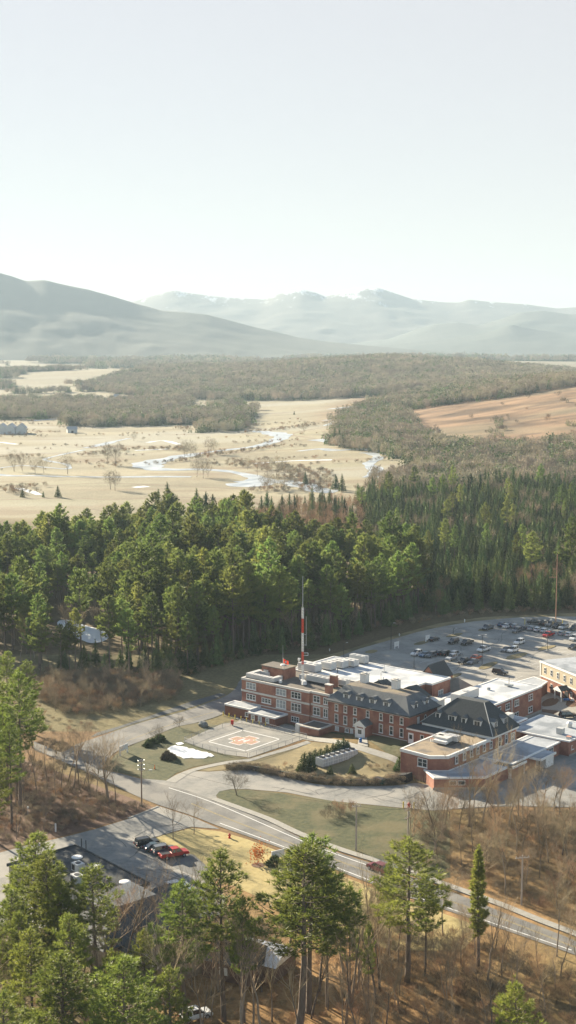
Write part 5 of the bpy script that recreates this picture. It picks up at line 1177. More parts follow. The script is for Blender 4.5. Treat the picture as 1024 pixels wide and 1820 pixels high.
def make_spruce(seed, H, rad, n, size=.7, nb=4, wid=.2, low=.04):
    R = rg(seed); t = 1-np.sqrt(R.uniform(0, 1, n)); t = low+(1-low)*t; ang = R.uniform(0, 6.28, n)
    lob = 1+.16*np.sin(ang*3+seed)+.14*np.sin(t*38+seed*2)
    r = rad*(1-t)**.85*lob*np.sqrt(R.uniform(.35, 1, n))+.05
    C = np.column_stack([np.cos(ang)*r, np.sin(ang)*r, t*H]); D = np.column_stack([np.cos(ang), np.sin(ang), np.where(t > .85, 1.0, -.12)*np.ones(n)])
    v, f = blades(C, D, size*(1-.5*t), nb, wid, R, .35)
    a_ = np.arange(9)*2*np.pi/9; rr = []; 
    for t_ in (low+.03, .3, .55, .78, .97): rr.append(np.column_stack([np.cos(a_+t_*9), np.sin(a_+t_*9), np.full(9, 0)])*rad*.62*(1-t_)**.85*(1+.25*np.sin(a_*3+seed+t_*20))[:,None] + [0,0,t_*H])
    cv_ = np.concatenate(rr); cf_ = np.array([[k*9+i, k*9+(i+1)%9, (k+1)*9+(i+1)%9, (k+1)*9+i] for k in range(4) for i in range(9)])
    f = np.concatenate([f, tri2(cf_)+len(v)]); v = np.concatenate([v, cv_])
    tv, tf = segs([[0,0,0],[0,0,H*.5]], [[0,0,H*.5],[0,0,H]], [H*.013,H*.008], [H*.008,.02], 6)
    return (tv, tri2(tf), None), (v, f, None)
def make_bare(seed, H, spread=.35, levels=4, trunk=.34, stems=1, thick=1.0, upk=.55, kids=(7,5,5,4), lean=0.0, twigr=.010):
    R = rg(seed); S = [[], [], [], []]; T_ = [[], [], [], []]
    def seg(p, q, a, b, tr):
        D_ = T_ if tr else S; D_[0].append(p); D_[1].append(q); D_[2].append(a); D_[3].append(b)
    def grow(p, d, L, r, lev):
        m = 4 if lev == 0 else (3 if lev == 1 else 2); pts = [p]; dd = d.copy()
        for i in range(m):
            dd = nrm(dd + R.normal(0, .10 if lev == 0 else .17, 3) + np.array([0,0,.10 if lev else .03])); q = pts[-1] + dd*L/m; 
            ra, rb = r*(1-.65*i/m), r*(1-.65*(i+1)/m); seg(pts[-1], q, max(ra, twigr), max(rb, twigr*.8), lev == 0); pts.append(q)
        if lev >= levels: return
        k = kids[min(lev, len(kids)-1)]
        for j in range(k):
            s = R.uniform(trunk if lev == 0 else .25, 1.0) if j < k-1 else 1.0
            x = s*m; i = min(m-1, int(x)); c = pts[i] + (pts[i+1]-pts[i])*(x-i)
            base = nrm(pts[i+1]-pts[i]); a = R.normal(0, 1, 3); a = nrm(a - base*np.dot(a, base))
            sp = spread*R.uniform(.7, 1.4)*(1.0 if lev else 1.15); nd = nrm(base*np.cos(sp*1.6) + a*np.sin(sp*1.6) + np.array([0,0,upk*.3]))
            grow(c, nd, L*(R.uniform(.42, .62) if lev == 0 else R.uniform(.45, .7))*(1.15-.45*s if lev == 0 else 1), r*.42*(1.1-.4*s), lev+1)
    for k in range(stems):
        a = R.uniform(0, 6.28); d = nrm(np.array([np.cos(a)*(.12+lean) if stems > 1 else R.normal(0,.05), np.sin(a)*(.12+lean) if stems > 1 else R.normal(0,.05), 1.0]))
        grow(np.array([np.cos(a), np.sin(a), 0])*(.25 if stems > 1 else 0), d, H*.72*R.uniform(.85, 1.1), .0115*H*thick/(stems**.35), 0)
    tv, tf = segs(*T_[:2], T_[2], T_[3], 6); cv, cf = segs(*S[:2], S[2], S[3], 3)
    zmax = max(tv[:,2].max(), cv[:,2].max()); k = H/zmax
    return (tv*[k,k,k], tri2(tf), None), (cv*[k,k,k], tri2(cf), None)
def M2(name, tr, cr, mt, mc):
    a = mesh_from(name+'_trunk', tr[0], tr[1], mt, tr[2] if tr[2] is not None else None, True)
    b = mesh_from(name+'_crown', cr[0], cr[1], mc, cr[2] if cr[2] is not None else None)
    return a, b
def M1(name, tr, cr, mt, mc):
    v, f, m = joinvf([(tr[0], tr[1], 0), (cr[0], cr[1], 1)])
    mm = [mt] + (mc if isinstance(mc, list) else [mc])
    if cr[2] is not None: m = np.concatenate([np.zeros(len(tr[1])), np.asarray(cr[2])+1]).astype(int)
    return mesh_from(name, v, f, mm, m)
# near pines: unit height 25 m, scaled
PN = []
for i, (cs, lm) in enumerate(((.34,5.4),(.40,5.0),(.28,5.6),(.46,4.7),(.25,5.2))):
    tr, cr = make_pine(10+i, 25, cs, lm, .62, 11, .075, .70, 1.1); PN.append(M2('near_pine', tr, cr, BARK, [NEED, BARK]))
tr, cr = make_pine(31, 25, .28, 1.9, .62, 9, .11, .40, 2.6); PNARROW = M2('narrow_pine', tr, cr, BARK, [NEED, BARK])
PM_ = []
for i, (cs, lm) in enumerate(((.42,5.2),(.50,5.6),(.36,6.0),(.55,4.6),(.46,6.2),(.40,4.9))):
    tr, cr = make_pine(50+i, 25, cs, lm, .95, 5, .16, .95, .62); PM_.append(M2('wood_pine', tr, cr, BARK, [NEEDM, BARK]))
SPR = []
for i, (H, r, n) in enumerate(((16,3.2,760),(16,2.6,680),(16,3.8,820),(16,2.9,720))):
    tr, cr = make_spruce(70+i, H, r, n, .85, 4, .17); SPR.append((M2('spruce', tr, cr, BARK, NEEDS), M1('spruce_whole', tr, cr, BARK, NEEDS)))
BT = []
for i, (sp, tk, st) in enumerate(((.30,.40,1),(.36,.34,1),(.27,.45,1),(.33,.30,2),(.38,.36,1),(.25,.5,1))):
    tr, cr = make_bare(90+i, 16, sp, 4, tk, st); BT.append((M2('bare_tree', tr, cr, BARKG, TWIG), M2('bare_tree_dark', tr, cr, BARKG, TWIGD), M2('bare_tree_rust', tr, cr, BARKG, TWIGR)))
PT = []
for i, (sp, tk) in enumerate(((.22,.6),(.28,.52),(.18,.68),(.25,.45))):
    tr, cr = make_bare(150+i, 18, sp, 3, tk, 1, 1.15, .5, (9,4,4)); PT.append(M2('slim_tree', tr, cr, BARK if i % 2 else BARKG, TWIG))
tr, cr = make_bare(120, 7.5, .50, 4, .18, 1, 1.9, .3, (11,6,5,4)); WIDE = M2('spreading_tree', tr, cr, TWIGD, TWIGD)
tr, cr = make_bare(121, 14, .42, 4, .25, 1, 1.9, .4, (11,6,5,4)); BIG = M2('spreading_tree', tr, cr, BARKG, TWIG)
def make_bush(seed, mt, n=7, H=2.6, kids=(6,5,4)): 
    tr, cr = make_bare(seed, H, .42, 3, .1, n, .9, .3, kids, .45, .008); return M1('bush', tr, cr, mt, mt)
BU = [make_bush(130+i, m_) for i, m_ in enumerate((TWIGD, TWIG, TWIGR, TWIGD, TWIG))]
def make_shrub(seed, m_, n=500, sx=1.0, sz=.8, size=.22):
    R = rg(seed); d = nrm(R.normal(0, 1, (n, 3))); d[:, 2] = np.abs(d[:, 2]); k = 1+.18*np.sin(d[:, :1]*5+seed)+.15*np.sin(d[:, 1:2]*7)
    C = d*[sx,sx,sz]*np.cbrt(R.uniform(.25,1,(n,1)))*k; v, f = blades(C, d, size, 6, .22, R, .8); return mesh_from('shrub', v, f, m_)
SHG = make_shrub(1, NEEDS); SHB = make_shrub(2, TWIGD)
tr, cr = make_spruce(81, 3.6, .8, 520, .32, 5, .2, .02); ARB = M2('conifer_shrub', tr, cr, BARK, NEEDS)
# ------------------------------------------------------------------ planting
NTREE = [0]
def tree(name, meshes, x, y, h, h0, label, group=None, cat='tree', rz=None, z=None, sx=1.0):
    """thing > trunk, crown; meshes = (trunk, crown) made h0 tall"""
    z = T(x, y) if z is None else z
    o = empty(name, (x, y, z-.05), rnd.uniform(0, 6.28) if rz is None else rz); k = h/h0; o.scale = (k*sx, k*sx, k); tag(o, label, cat, group)
    link(bpy.data.objects.new('trunk', meshes[0]), o); link(bpy.data.objects.new('crown', meshes[1]), o); NTREE[0] += 1; return o
def single(name, me, x, y, s, label, group=None, cat='tree', sz=None):
    o = link(bpy.data.objects.new(name, me)); o.location = (x, y, T(x, y)-.05); o.rotation_euler = (0, 0, rnd.uniform(0, 6.28)); o.scale = (s, s, sz or s); tag(o, label, cat, group); return o
def tree_px(name, meshes, bx_, by_, top, h0, label, **k):
    x, y = GT(bx_, by_); z = T(x, y); h = H_for(x, y, top) - z; return tree(name, meshes, x, y, h, h0, label, **k)
# the pines in front
for m_, bx_, by_, top, sx, lb in (
  (0, 66,1740,1486,1.35,'tall bright pine standing over the flat dark roof at left'),
  (2, 90,1790,1524,1.45,'broad pine just before the tall bright pine at left'),
  (1, 172,1770,1540,1.5,'broad dense pine in front of the slate roofed wing'),
  (4, 24,1800,1586,1.35,'dark shaded pine at the left edge of the picture'),
  (3, 332,1830,1575,1.45,'slender stemmed pine with bright crown right of the slate roof'),
  (2, 116,1960,1698,1.6,'low bright pine crown at the bottom, left of two'),
  (0, 226,1985,1704,1.6,'low bright pine crown at the bottom, right of two'),
  (4, 14,2010,1768,1.6,'yellow green pine crown in the bottom left corner'),
  (1, 200,1900,1690,.9,'small dark pine between the two low bright crowns'),
  (3, 398,1815,1522,1.35,'pine with layered level boughs above the cottages'),
  (3, 531,1830,1510,1.85,'largest bright yellow green pine in the middle foreground'),
  (1, 549,1800,1488,1.45,'darker pine rising close behind the largest middle pine'),
  (1, 582,1790,1545,1.0,'shorter pine leaning out right of the largest middle pine'),
  (1, 724,1745,1492,1.7,'large full pine hiding the road right of the driving car'),
  (3, 690,1700,1535,.8,'thin pine against the left side of the large full pine'),
  (2, 914,2010,1752,1.3,'rounded bright green pine top at the bottom right edge'),
  (1, 622,1795,1572,.62,'thin stemmed pine with tiny dark crown beyond the largest pine'),
  (3, 36,1440,1200,1.15,'tall dark pine with drooping boughs at the left road junction'),
  (1, 2,1400,1212,1.3,'pine half cut by the left edge above the side road'),
  (2, 112,1800,1566,1.2,'pine filling the gap before the flat roof behind the broad front pine'),
  (0, 40,1830,1625,1.2,'middle sized pine beside the shaded edge pine at left'),
  (1, 14,1425,1262,.95,'dark pine tucked under the tall pine at the left road junction'),
  (2, -8,1390,1235,1.2,'pine bough mass hanging in from the left picture edge'),
  (3, 20,1475,1290,1.1,'slim dark pine in the left thicket below the tall pine'),
  (0, -4,1500,1330,1.1,'low pine at the left edge above the dark verge'),
  (1, 48,1300,1175,1.2,'taller pine at the left wood corner behind the side road'),
  (0, 14,1285,1160,1.2,'wide pine at the left wood corner by the picture edge'),
  (4, 58,1330,1232,.9,'small pine behind the tall pine at the left junction'),
  (3, 430,1840,1600,.7,'slim pine between the layered pine and the cottage'),
  (1, 655,1790,1640,.6,'thin young pine among the bare trunks right of the middle'),
  (0, 128,1870,1632,1.2,'pine crown wedged between the tall bright pine and the broad dense pine'),
  (2, 60,1900,1655,1.2,'pine crown low at left between the shaded edge pine and bottom crowns'),
  (3, 262,1870,1660,1.1,'pine with thin bright crown below the slate roofed wing'),
  (1, 300,1930,1720,1.1,'small green pine crown at the bottom right of the two low crowns'),
  (4, 150,1640,1560,.9,'short dark pine close against the flat roofed building'),
  (3, 755,1735,1560,.9,'slim pine behind the right side of the large full pine'),
  (3, 12,1430,1260,1.0,'shaded pine beneath the tall dark pine at the left edge')):
    tree_px('white_pine', PN[m_], bx_, by_, top, 25, lb, sx=sx)
tree_px('narrow_pine', PNARROW, 850,1718,1510, 25, 'narrow column shaped bright pine alone beside the road at right', sx=1.25)
# lone bare trees
for me_, bx_, by_, top, h0, lb in ((BT[2][0],308,1492,1404,16,'left of two slim bare trees on the sunny lawn corner'),(BT[0][0],345,1483,1408,16,'right of two slim bare trees on the sunny lawn corner'),
  (BT[4][0],795,1460,1372,16,'small bare tree on the bank before the low brick extension'),(BT[2][0],834,1468,1285,16,'tallest thin pale bare tree before the low brick extension'),(BT[5][0],857,1462,1290,16,'thin pale bare tree right of the tallest one by the brick extension'),
  (PT[0],66,1410,1300,18,'slim bare tree nearest the tall pine in the left thicket'),
  (PT[2],84,1402,1288,18,'second slim bare tree right of the tall pine at left'),
  (PT[1],120,1396,1283,18,'slim pale topped bare tree in the row along the road bend'),
  (PT[3],140,1394,1278,18,'slim bare tree with reddish twigs in the row along the road bend'),
  (PT[0],160,1405,1310,18,'short slim bare tree right end of the row along the road bend'),
  (PT[2],172,1418,1322,18,'slim bare tree just left of the large many branched tree'),
  (PT[1],206,1425,1335,18,'small bare stem right of the large many branched tree'),
  (PT[3],30,1420,1318,18,'slim bare tree beneath the tall pine at left'),
  (PT[1],770,1475,1360,18,'slim bare tree on the bank left of the small bare tree by the extension'),
  (PT[2],905,1470,1325,18,'slim tall bare tree before the loading bay'),
  (PT[0],960,1500,1380,18,'slim bare tree at the yard corner in the right thicket'),
  (PT[3],1000,1520,1395,18,'slim bare tree near the right edge below the yard'),
  (BIG,193,1425,1290,14,'large many branched bare tree at the junction, left of the lamp post'),(BT[1][0],132,1400,1272,16,'pair topped bare tree in the middle of the left thicket'),(BT[2][0],108,1408,1290,16,'straight bare tree left of the middle in the left thicket'),(BT[5][0],148,1402,1300,16,'thin bare tree close to the road in the left thicket'),(BT[0][0],97,1395,1300,16,'bare tree with pale top in the left thicket'),
  (BT[2][0],43,1445,1340,16,'bare white stemmed birch beside the globe lamp'),
  (BT[1][0],990,1700,1560,16,'big leaning bare tree at the right picture edge beside the road'),(BT[3][0],795,1790,1640,16,'twin stemmed bare tree on the orange bank'),(BT[0][0],450,1830,1590,16,'slim bare tree standing before the pale metal roof'),(BT[5][0],265,1800,1600,16,'thin leafless tree left of the slender stemmed pine')):
    tree_px('bare_tree', me_, bx_, by_, top, h0, lb)
tree_px('spreading_tree', WIDE, 421,1414,1363, 7.5, 'dark spreading bare tree at the tip of the grass island', sx=1.15)
tree_px('spreading_tree', WIDE, 282,1318,1282, 7.5, 'low spreading bare tree between access road and lawn', sx=1.1)
tree_px('spreading_tree', WIDE, 318,1293,1268, 7.5, 'small reddish bare tree beside the access road bend', sx=1.0)
o = tree_px('young_tree', BT[3][2], 459,1537,1504, 16, 'young tree with orange leaves in a mulch ring on the sunny lawn')
R = rg(5); C = R.normal(0, 1, (260,3))*[.75,.75,1.1]+[0,0,2.3]; v, f = blades(C, nrm(R.normal(0,1,(260,3))), .3, 3, .35, R, .6); lf = link(bpy.data.objects.new('leaves', mesh_from('leaves', v, f, LEAFO)), o); lf.scale = [1/s for s in o.scale]
drape('mulch_ring', [(GT(459,1538)[0]+1.3*math.cos(t*.5), GT(459,1538)[1]+1.3*math.sin(t*.5)) for t in range(12)], MULCH, .06)
# columnar evergreens round the chiller
for x_, y_, top, lb in ((541,1371,1336,'nearest left tall evergreen of the row'),(551,1368,1335,'second tall evergreen beside the nearest left one'),(560,1358,1330,'first small evergreen along the privacy fence'),(570,1354,1329,'second small evergreen along the privacy fence'),(581,1348,1323,'third evergreen along the privacy fence'),(592,1343,1319,'fourth evergreen along the privacy fence'),(601,1339,1313,'fifth and tallest evergreen along the privacy fence'),(611,1335,1309,'sixth evergreen along the privacy fence'),(618,1332,1315,'last evergreen at the porch end of the privacy fence'),(587,1376,1360,'small cone shaped evergreen right before the chiller'),(626,1375,1356,'small cone shaped evergreen on the dark lawn below the chiller')):
    tree_px('columnar_evergreen', ARB, x_, y_, top, 3.6, lb + ' by the chiller' if 'chiller' not in lb else lb, cat='evergreen shrub', sx=1.5, group='evergreens planted round the chiller')
tree_px('round_evergreen', ARB, 710,1368,1343, 3.6, 'dark rounded evergreen bush at the white corner of the brick block', cat='evergreen shrub', sx=1.7)
for x_, y_, s, me_, lb in ((299,1349,1.9,SHB,'dark purple mound shrub beside the snow patch'),(488,1537,1.7,SHG,'dark low juniper below the white sign board'),(270,1322,1.5,SHG,'low dark shrub nearest the junction in the bed by the access road'),(284,1316,1.6,SHG,'low dark shrub in the middle of the bed by the access road'),(262,1327,1.2,SHG,'smallest low dark shrub by the access road bed')):
    x, y = GT(x_, y_); single('shrub', me_, x, y, s, lb, cat='shrub')
for i, (x_, y_) in enumerate(((654,1365),(661,1366),(671,1366),(686,1366),(694,1364),(505,1362),(520,1368))):
    x, y = GT(x_, y_); single('garden_shrub', BU[i % 3], x, y, .5, 'small pale leafless garden shrub above the retaining wall', 'pale shrubs above the retaining wall', 'shrub')
for i, (x_, y_) in enumerate(((590,1448),(602,1441),(612,1447),(600,1455),(580,1455),(622,1442))):
    x, y = GT(x_, y_); single('bank_bush', BU[(0,2,2,0,3,2)[i]], x, y, .95, 'rusty brown bush in the clump on the grass bank', 'bush clump on the grass bank', 'bush')
# ---- scatter
def scatter(P, step, jit=.45, seed=0, f=None):
    r = random.Random(seed); xs = [p[0] for p in P]; ys = [p[1] for p in P]; out = []
    y = min(ys)
    while y < max(ys):
        x = min(xs) + r.random()*step
        while x < max(xs):
            a, b_ = x + r.uniform(-jit, jit)*step, y + r.uniform(-jit, jit)*step
            if abs(a) < .2135*b_*1.06 + 12 and inpoly(a, b_, P) and (f is None or f(a, b_, r)): out.append((a, b_))
            x += step
        y += step
    return out
STUFF = {}
def stuff_add(key, x, y, s, idx, sz=1.0): STUFF.setdefault(key, []).append((x, y, T(x, y)-.05, rnd.uniform(0, 6.28), s, idx))
def plant_kind(pts, name, meshes, h, h0, label, group, limit=300, key=None, srcs=None, whole=False):
    """nearest `limit` as things, the rest into one stuff object"""
    pts = sorted(pts, key=lambda p: p[1]); 
    for i, (x, y) in enumerate(pts):
        hh = h*(rnd.uniform(.70, 1.08) if rnd.random() < .75 else rnd.uniform(.45, 1.32))*(1+.22*nz(x, y, 38, 61))
        if i < limit:
            m_ = meshes[rnd.randrange(len(meshes))]
            if whole: single(name, m_, x, y, hh/h0, label, group)
            else: tree(name, m_, x, y, hh, h0, label, group)
        else: stuff_add(key, x, y, hh/h0, rnd.randrange(len(srcs)))
# pine wood in the middle
PWD = px((-120,1165),(20,1162),(60,1205),(110,1208),(150,1190),(200,1196),(260,1203),(330,1203),(380,1190),(430,1168),(500,1160),(560,1153),(620,1134),(690,1112),(742,1098),(748,1060),(700,1034),(600,1024),(480,1015),(430,990),(300,975),(160,985),(130,1005),(-60,1010))
SNOWP = px((78,1190),(86,1098),(130,1090),(208,1108),(215,1150),(205,1190))
BRN = px((-40,1075),(60,1068),(62,1100),(-40,1110))
pts = scatter(PWD, 6.3, .45, 1, lambda a, b_, r: (not inpoly(a, b_, SNOWP) or r.random() < .14) and (not inpoly(a, b_, BRN) or r.random() < .2) and nz(a, b_, 20, 3) > -.27)
print('pines', len(pts))
left = [p for p in pts if PJ(p[0], p[1], 0)[0] < 250]; right = [p for p in pts if PJ(p[0], p[1], 0)[0] >= 250]
left.sort(key=lambda p: p[1]); right.sort(key=lambda p: p[1])
plant_kind(left, 'white_pine', PM_, 22, 25, 'white pine with open crown in the wood left of the access road', 'white pines of the wood left of the access road', 110, 'pine_wood', PM_)
plant_kind(right, 'white_pine', PM_, 25, 25, 'tall bare stemmed white pine in the dense wood behind the hospital', 'white pines of the wood behind the hospital', 190, 'pine_wood', PM_)
gaps = scatter(PWD, 8.5, .45, 77, lambda a, b_, r: nz(a, b_, 20, 3) <= -.20 or r.random() < .05)
print('gap trees', len(gaps))
for x, y in gaps:
    if y < 420: tree('bare_tree', BT[rnd.randrange(6)][rnd.choice((0,2))], x, y, rnd.uniform(10,17), 16, 'pale leafless tree in a gap between the wood pines', 'leafless trees in gaps of the pine wood')
    else: stuff_add('bare_wood', x, y, rnd.uniform(.6,1.0), rnd.randrange(4))
# dark understory spruces at the wood edge
ED = px((100,1205),(200,1200),(330,1206),(430,1172),(560,1156),(690,1116),(745,1102),(740,1085),(560,1125),(430,1150),(330,1180),(200,1180),(100,1190))
for x, y in scatter(ED, 5.2, .45, 3): 
    tree('understory_spruce', SPR[rnd.randrange(4)][0], x, y, rnd.uniform(5, 12), 16, 'small dark spruce in the shade along the wood edge behind the hospital', 'small spruces along the shaded wood edge', 'tree')
# spruce wood at right
SPW = px((745,1100),(860,1088),(1000,1084),(1160,1084),(1170,880),(1100,868),(1000,872),(900,872),(820,880),(760,885),(700,880),(655,885),(640,930),(660,985),(700,1010),(752,1050))
MIXB = lambda a, b_: nz(a, b_, 30, 8)
pts = scatter(SPW, 5.3, .45, 5, lambda a, b_, r: True)
spr = [p for p in pts if MIXB(*p) < .16 or rnd.random() < .4]; bar = [p for p in pts if p not in set(spr)]
print('spruces', len(spr), len(bar))
plant_kind(spr, 'spruce', [s[1] for s in SPR], 13, 16, 'dark narrow spruce in the dense spruce wood beyond the parking lot', 'spruces of the wood beyond the parking lot', 300, 'spruce_wood', SPR, whole=True)
GP2 = 'bare pale trees among the spruces'
for i, (x, y) in enumerate(sorted(bar, key=lambda p: p[1])):
    if i < 40: tree('bare_tree', BT[rnd.randrange(6)][0 if rnd.random() < .5 else 2], x, y, rnd.uniform(9, 13), 16, 'pale leafless tree between spruces beyond the parking lot', GP2)
    else: stuff_add('bare_wood', x, y, rnd.uniform(.6, .85), rnd.randrange(4))
for x_, y_, top, lb in ((945,1040,948,'tall open pine above the spruces at right, left of two'),(1015,1052,925,'tall open pine above the spruces at the right edge'),(862,960,895,'tall pale pine alone amid the distant spruces'),(790,1010,925,'broad pine crown amid the middle of the spruce wood'),(818,912,862,'pale pine high on the spruce slope'),(690,905,840,'bright spreading pine where spruces meet the river meadow')):
    tree_px('white_pine', PM_[rnd.randrange(6)], x_, y_, top, 25, lb)
for x, y in scatter(SPW, 27, .48, 99, lambda a, b_, r: r.random() < .5):
    tree('white_pine', PM_[rnd.randrange(6)], x, y, rnd.uniform(15, 21), 25, 'open crowned white pine rising above the spruces beyond the parking lot', 'white pines scattered in the spruce wood', sx=.9)
# rusty alder strip beyond the pines
RUS = px((425,990),(480,985),(600,990),(660,985),(640,940),(655,905),(600,900),(540,905),(470,915),(440,935))
pts = scatter(RUS, 5.0, .45, 7); pts.sort(key=lambda p: p[1]); print('alder', len(pts))
for i, (x, y) in enumerate(pts):
    if rnd.random() < .16: tree('spruce', SPR[rnd.randrange(4)][0], x, y, rnd.uniform(9,15), 16, 'lone spruce among the rusty leafless alders', 'spruces among the alders')
    else: stuff_add('alder_thicket', x, y, rnd.uniform(.5,.7), rnd.randrange(4))
# edge of the meadow
for x_, y_, top, lb in ((40,884,868,'small lone spruce in the left meadow, left of two'),(103,884,862,'larger of two lone spruces in the left meadow'),(282,925,868,'tall dark spruce left of the pair at the far meadow edge'),(298,925,855,'tallest dark spruce at the far meadow edge'),(313,930,878,'dark spruce right of the tallest at the far meadow edge'),(350,930,866,'dark pointed spruce standing alone at the meadow edge'),(366,934,872,'left of two dark spruces right of the pointed one'),(379,936,876,'right of two dark spruces right of the pointed one'),(412,934,889,'small dark spruce on the red marsh strip'),(434,930,881,'green spruce on the red marsh strip'),(543,862,837,'dark round spruce at the river bend'),(587,890,868,'thin spruce on the near bank of the river'),(571,892,872,'left thin spruce on the near bank of the river'),(597,870,842,'spruce right of the round one at the river'),(608,874,841,'rightmost spruce of the river bend group'),(648,905,872,'spruce at the corner where the river meets the wood'),(636,900,858,'pointed spruce beside the river corner'),(595,790,758,'dark spruce at the left tip of the mixed wood'),(603,790,760,'second dark spruce at the left tip of the mixed wood'),(416,735,727,'tiny spruce in the far meadow'),(427,735,728,'second tiny spruce in the far meadow'),(523,737,730,'tiny lone spruce in the middle of the far meadow'),(77,884,872,'tiny spruce left of the larger meadow spruces')):
    tree_px('spruce', SPR[rnd.randrange(4)][0], x_, y_, top, 16, lb, sx=1.25)
MEAD = ((25,838,800),(40,838,803),(78,841,806),(120,843,803),(62,843,812),(192,826,786),(205,828,790),(196,870,832),(205,872,836),(328,818,780),(338,820,780),(372,808,776),(380,808,778),(350,848,815),(362,850,812),(370,848,816),(212,806,785),(238,784,768),(470,870,840),(480,868,836),(488,872,842),(500,868,838),(458,846,810),(475,846,812),(492,848,808),(506,850,815),(520,852,820),(440,835,810),(420,830,812),(535,856,830),(560,860,835),(580,862,838),(540,772,748))
MT = []
for i in range(3):
    R = rg(300+i); tr, cr = make_bare(310+i, 16, .42, 2, .2, 2, 1.0, .4, (7,5)); n_ = 520
    d = nrm(R.normal(0,1,(n_,3))); C = d*[5.0,5.0,5.2]*np.cbrt(R.uniform(.08,1,(n_,1)))*(1+.25*np.sin(d[:,:1]*6+i)) + [0,0,9.6]; v, f = blades(C, d*[.7,.7,.5]+[0,0,.8], 1.5, 3, .022, R, .35)
    cv = joinvf([(cr[0], cr[1], 0), (v, f, 0)]); MT.append(M2('meadow_tree', tr, cv, BARKG, FARB))
for x_, y_, top in MEAD: tree_px('meadow_tree', MT[rnd.randrange(3)], x_, y_, top, 16, 'round headed leafless tree beside the winding river in the meadows', sx=1.1, group='leafless trees along the river')
# ---- near thickets
LT = px((-40,1350),(60,1352),(110,1375),(190,1415),(240,1432),(262,1440),(215,1452),(150,1468),(80,1482),(0,1500),(-40,1505))
pts = scatter(LT, 3.4, .45, 11); print('left thicket', len(pts))
for x, y in pts:
    if rnd.random() < .20: tree('bare_tree', PT[rnd.randrange(4)] if rnd.random() < .5 else BT[rnd.randrange(6)][rnd.choice((0,0,1,2))], x, y, rnd.uniform(5,11), 16, 'leafless tree in the tangled thicket at the left road corner', 'leafless trees of the left thicket')
def brush(P, step, key, s0, s1, idx, seed, f=None):
    for x, y in scatter(P, step, .5, seed, f): stuff_add(key, x, y, rnd.uniform(s0, s1), rnd.choice(idx))
brush(LT, 1.7, 'thicket_brush', .35, .8, (0,0,3,2,1), 12)
BRU = px((60,1245),(75,1215),(150,1200),(250,1205),(318,1200),(320,1228),(300,1246),(240,1258),(180,1272),(110,1270))
pts = scatter(BRU, 5.0, .45, 14)
for x, y in pts: stuff_add('bare_wood', x, y, rnd.uniform(.35,.55), rnd.randrange(4))
brush(BRU, 1.9, 'thicket_brush', .7, 1.3, (0,3,0,2), 15)
RT = px((745,1470),(800,1448),(880,1440),(1060,1440),(1080,1660),(1000,1636),(900,1600),(800,1560),(735,1540),(720,1500))
pts = scatter(RT, 5.2, .45, 17); print('right thicket', len(pts))
for x, y in pts:
    tree('bare_tree', BT[rnd.randrange(6)][rnd.choice((0,0,2,1))], x, y, rnd.uniform(6,14), 16, 'leafless tree in the right thicket between yard and road', 'leafless trees of the right thicket')
brush(RT, 2.2, 'thicket_brush', .4, .95, (0,3,0,2,1), 18)
for x_, y_ in ((870,1455),(888,1450),(905,1456),(922,1450),(938,1457),(956,1452),(985,1460)):
    tree_px('bare_tree', BT[rnd.randrange(6)][0], x_, y_, y_-rnd.uniform(60,110), 16, 'tall pale leafless tree standing against the service yard', group='pale trees against the yard')
RB = px((660,1640),(760,1655),(860,1668),(900,1690),(1000,1722),(1090,1762),(1100,1880),(600,1880),(600,1740))
pts = scatter(RB, 5.0, .45, 21); print('right bottom', len(pts))
for x, y in pts: tree('bare_tree', PT[rnd.randrange(4)] if rnd.random() < .45 else BT[rnd.randrange(6)][rnd.choice((0,0,2))], x, y, rnd.uniform(6,13), 16, 'leafless tree on the rust coloured slope at the lower right', 'leafless trees of the lower right slope')
brush(RB, 1.9, 'slope_brush', .35, .95, (2,4,1,2,1), 22)
CB = px((230,1700),(330,1690),(470,1700),(600,1690),(700,1660),(700,1880),(-60,1880),(-60,1760),(100,1770))
CBX = px((410,1640),(590,1640),(590,1790),(410,1790))
pts = scatter(CB, 5.0, .45, 25, lambda a, b_, r: not inpoly(a, b_, CBX) or r.random() < .3)
for x, y in pts: tree('bare_tree', PT[rnd.randrange(4)] if rnd.random() < .8 else BT[rnd.choice((0,2,5,2))][rnd.choice((0,2))], x, y, rnd.uniform(11,19), 16, 'thin straight leafless tree in the shaded wood at the bottom', 'thin leafless trees of the bottom wood')
CB_ = px((400,1640),(560,1640),(560,1700),(400,1700))
brush(CB, 2.5, 'slope_brush', .3, .7, (2,2,1,2,0), 26, lambda a, b_, r: not inpoly(a, b_, CB_))
brush(px((560,1625),(680,1600),(700,1660),(600,1690),(520,1700)), 3.2, 'slope_brush', .4, .9, (2,1), 27)
brush(px((430,1500),(510,1521),(660,1580),(720,1600),(715,1608),(655,1588),(505,1529),(430,1507)), 1.5, 'verge_brush', .12, .3, (2,1), 28)
brush(ribbon(wp, 4.0), .9, 'wall_ivy', .3, .75, (0,3,1), 29)
SAP = px((60,1240),(110,1275),(180,1290),(120,1310),(60,1300),(0,1290),(0,1240))
brush(SAP, 4.0, 'thicket_brush', .3, .7, (2,1), 30)
EDGE = px((0,1200),(60,1206),(110,1212),(320,1206),(430,1172),(690,1116),(860,1092),(1040,1088),(1040,1084),(860,1086),(690,1108),(430,1160),(320,1192),(110,1195),(0,1190))
brush(EDGE, 2.6, 'verge_brush', .4, .9, (0,3,2), 31)
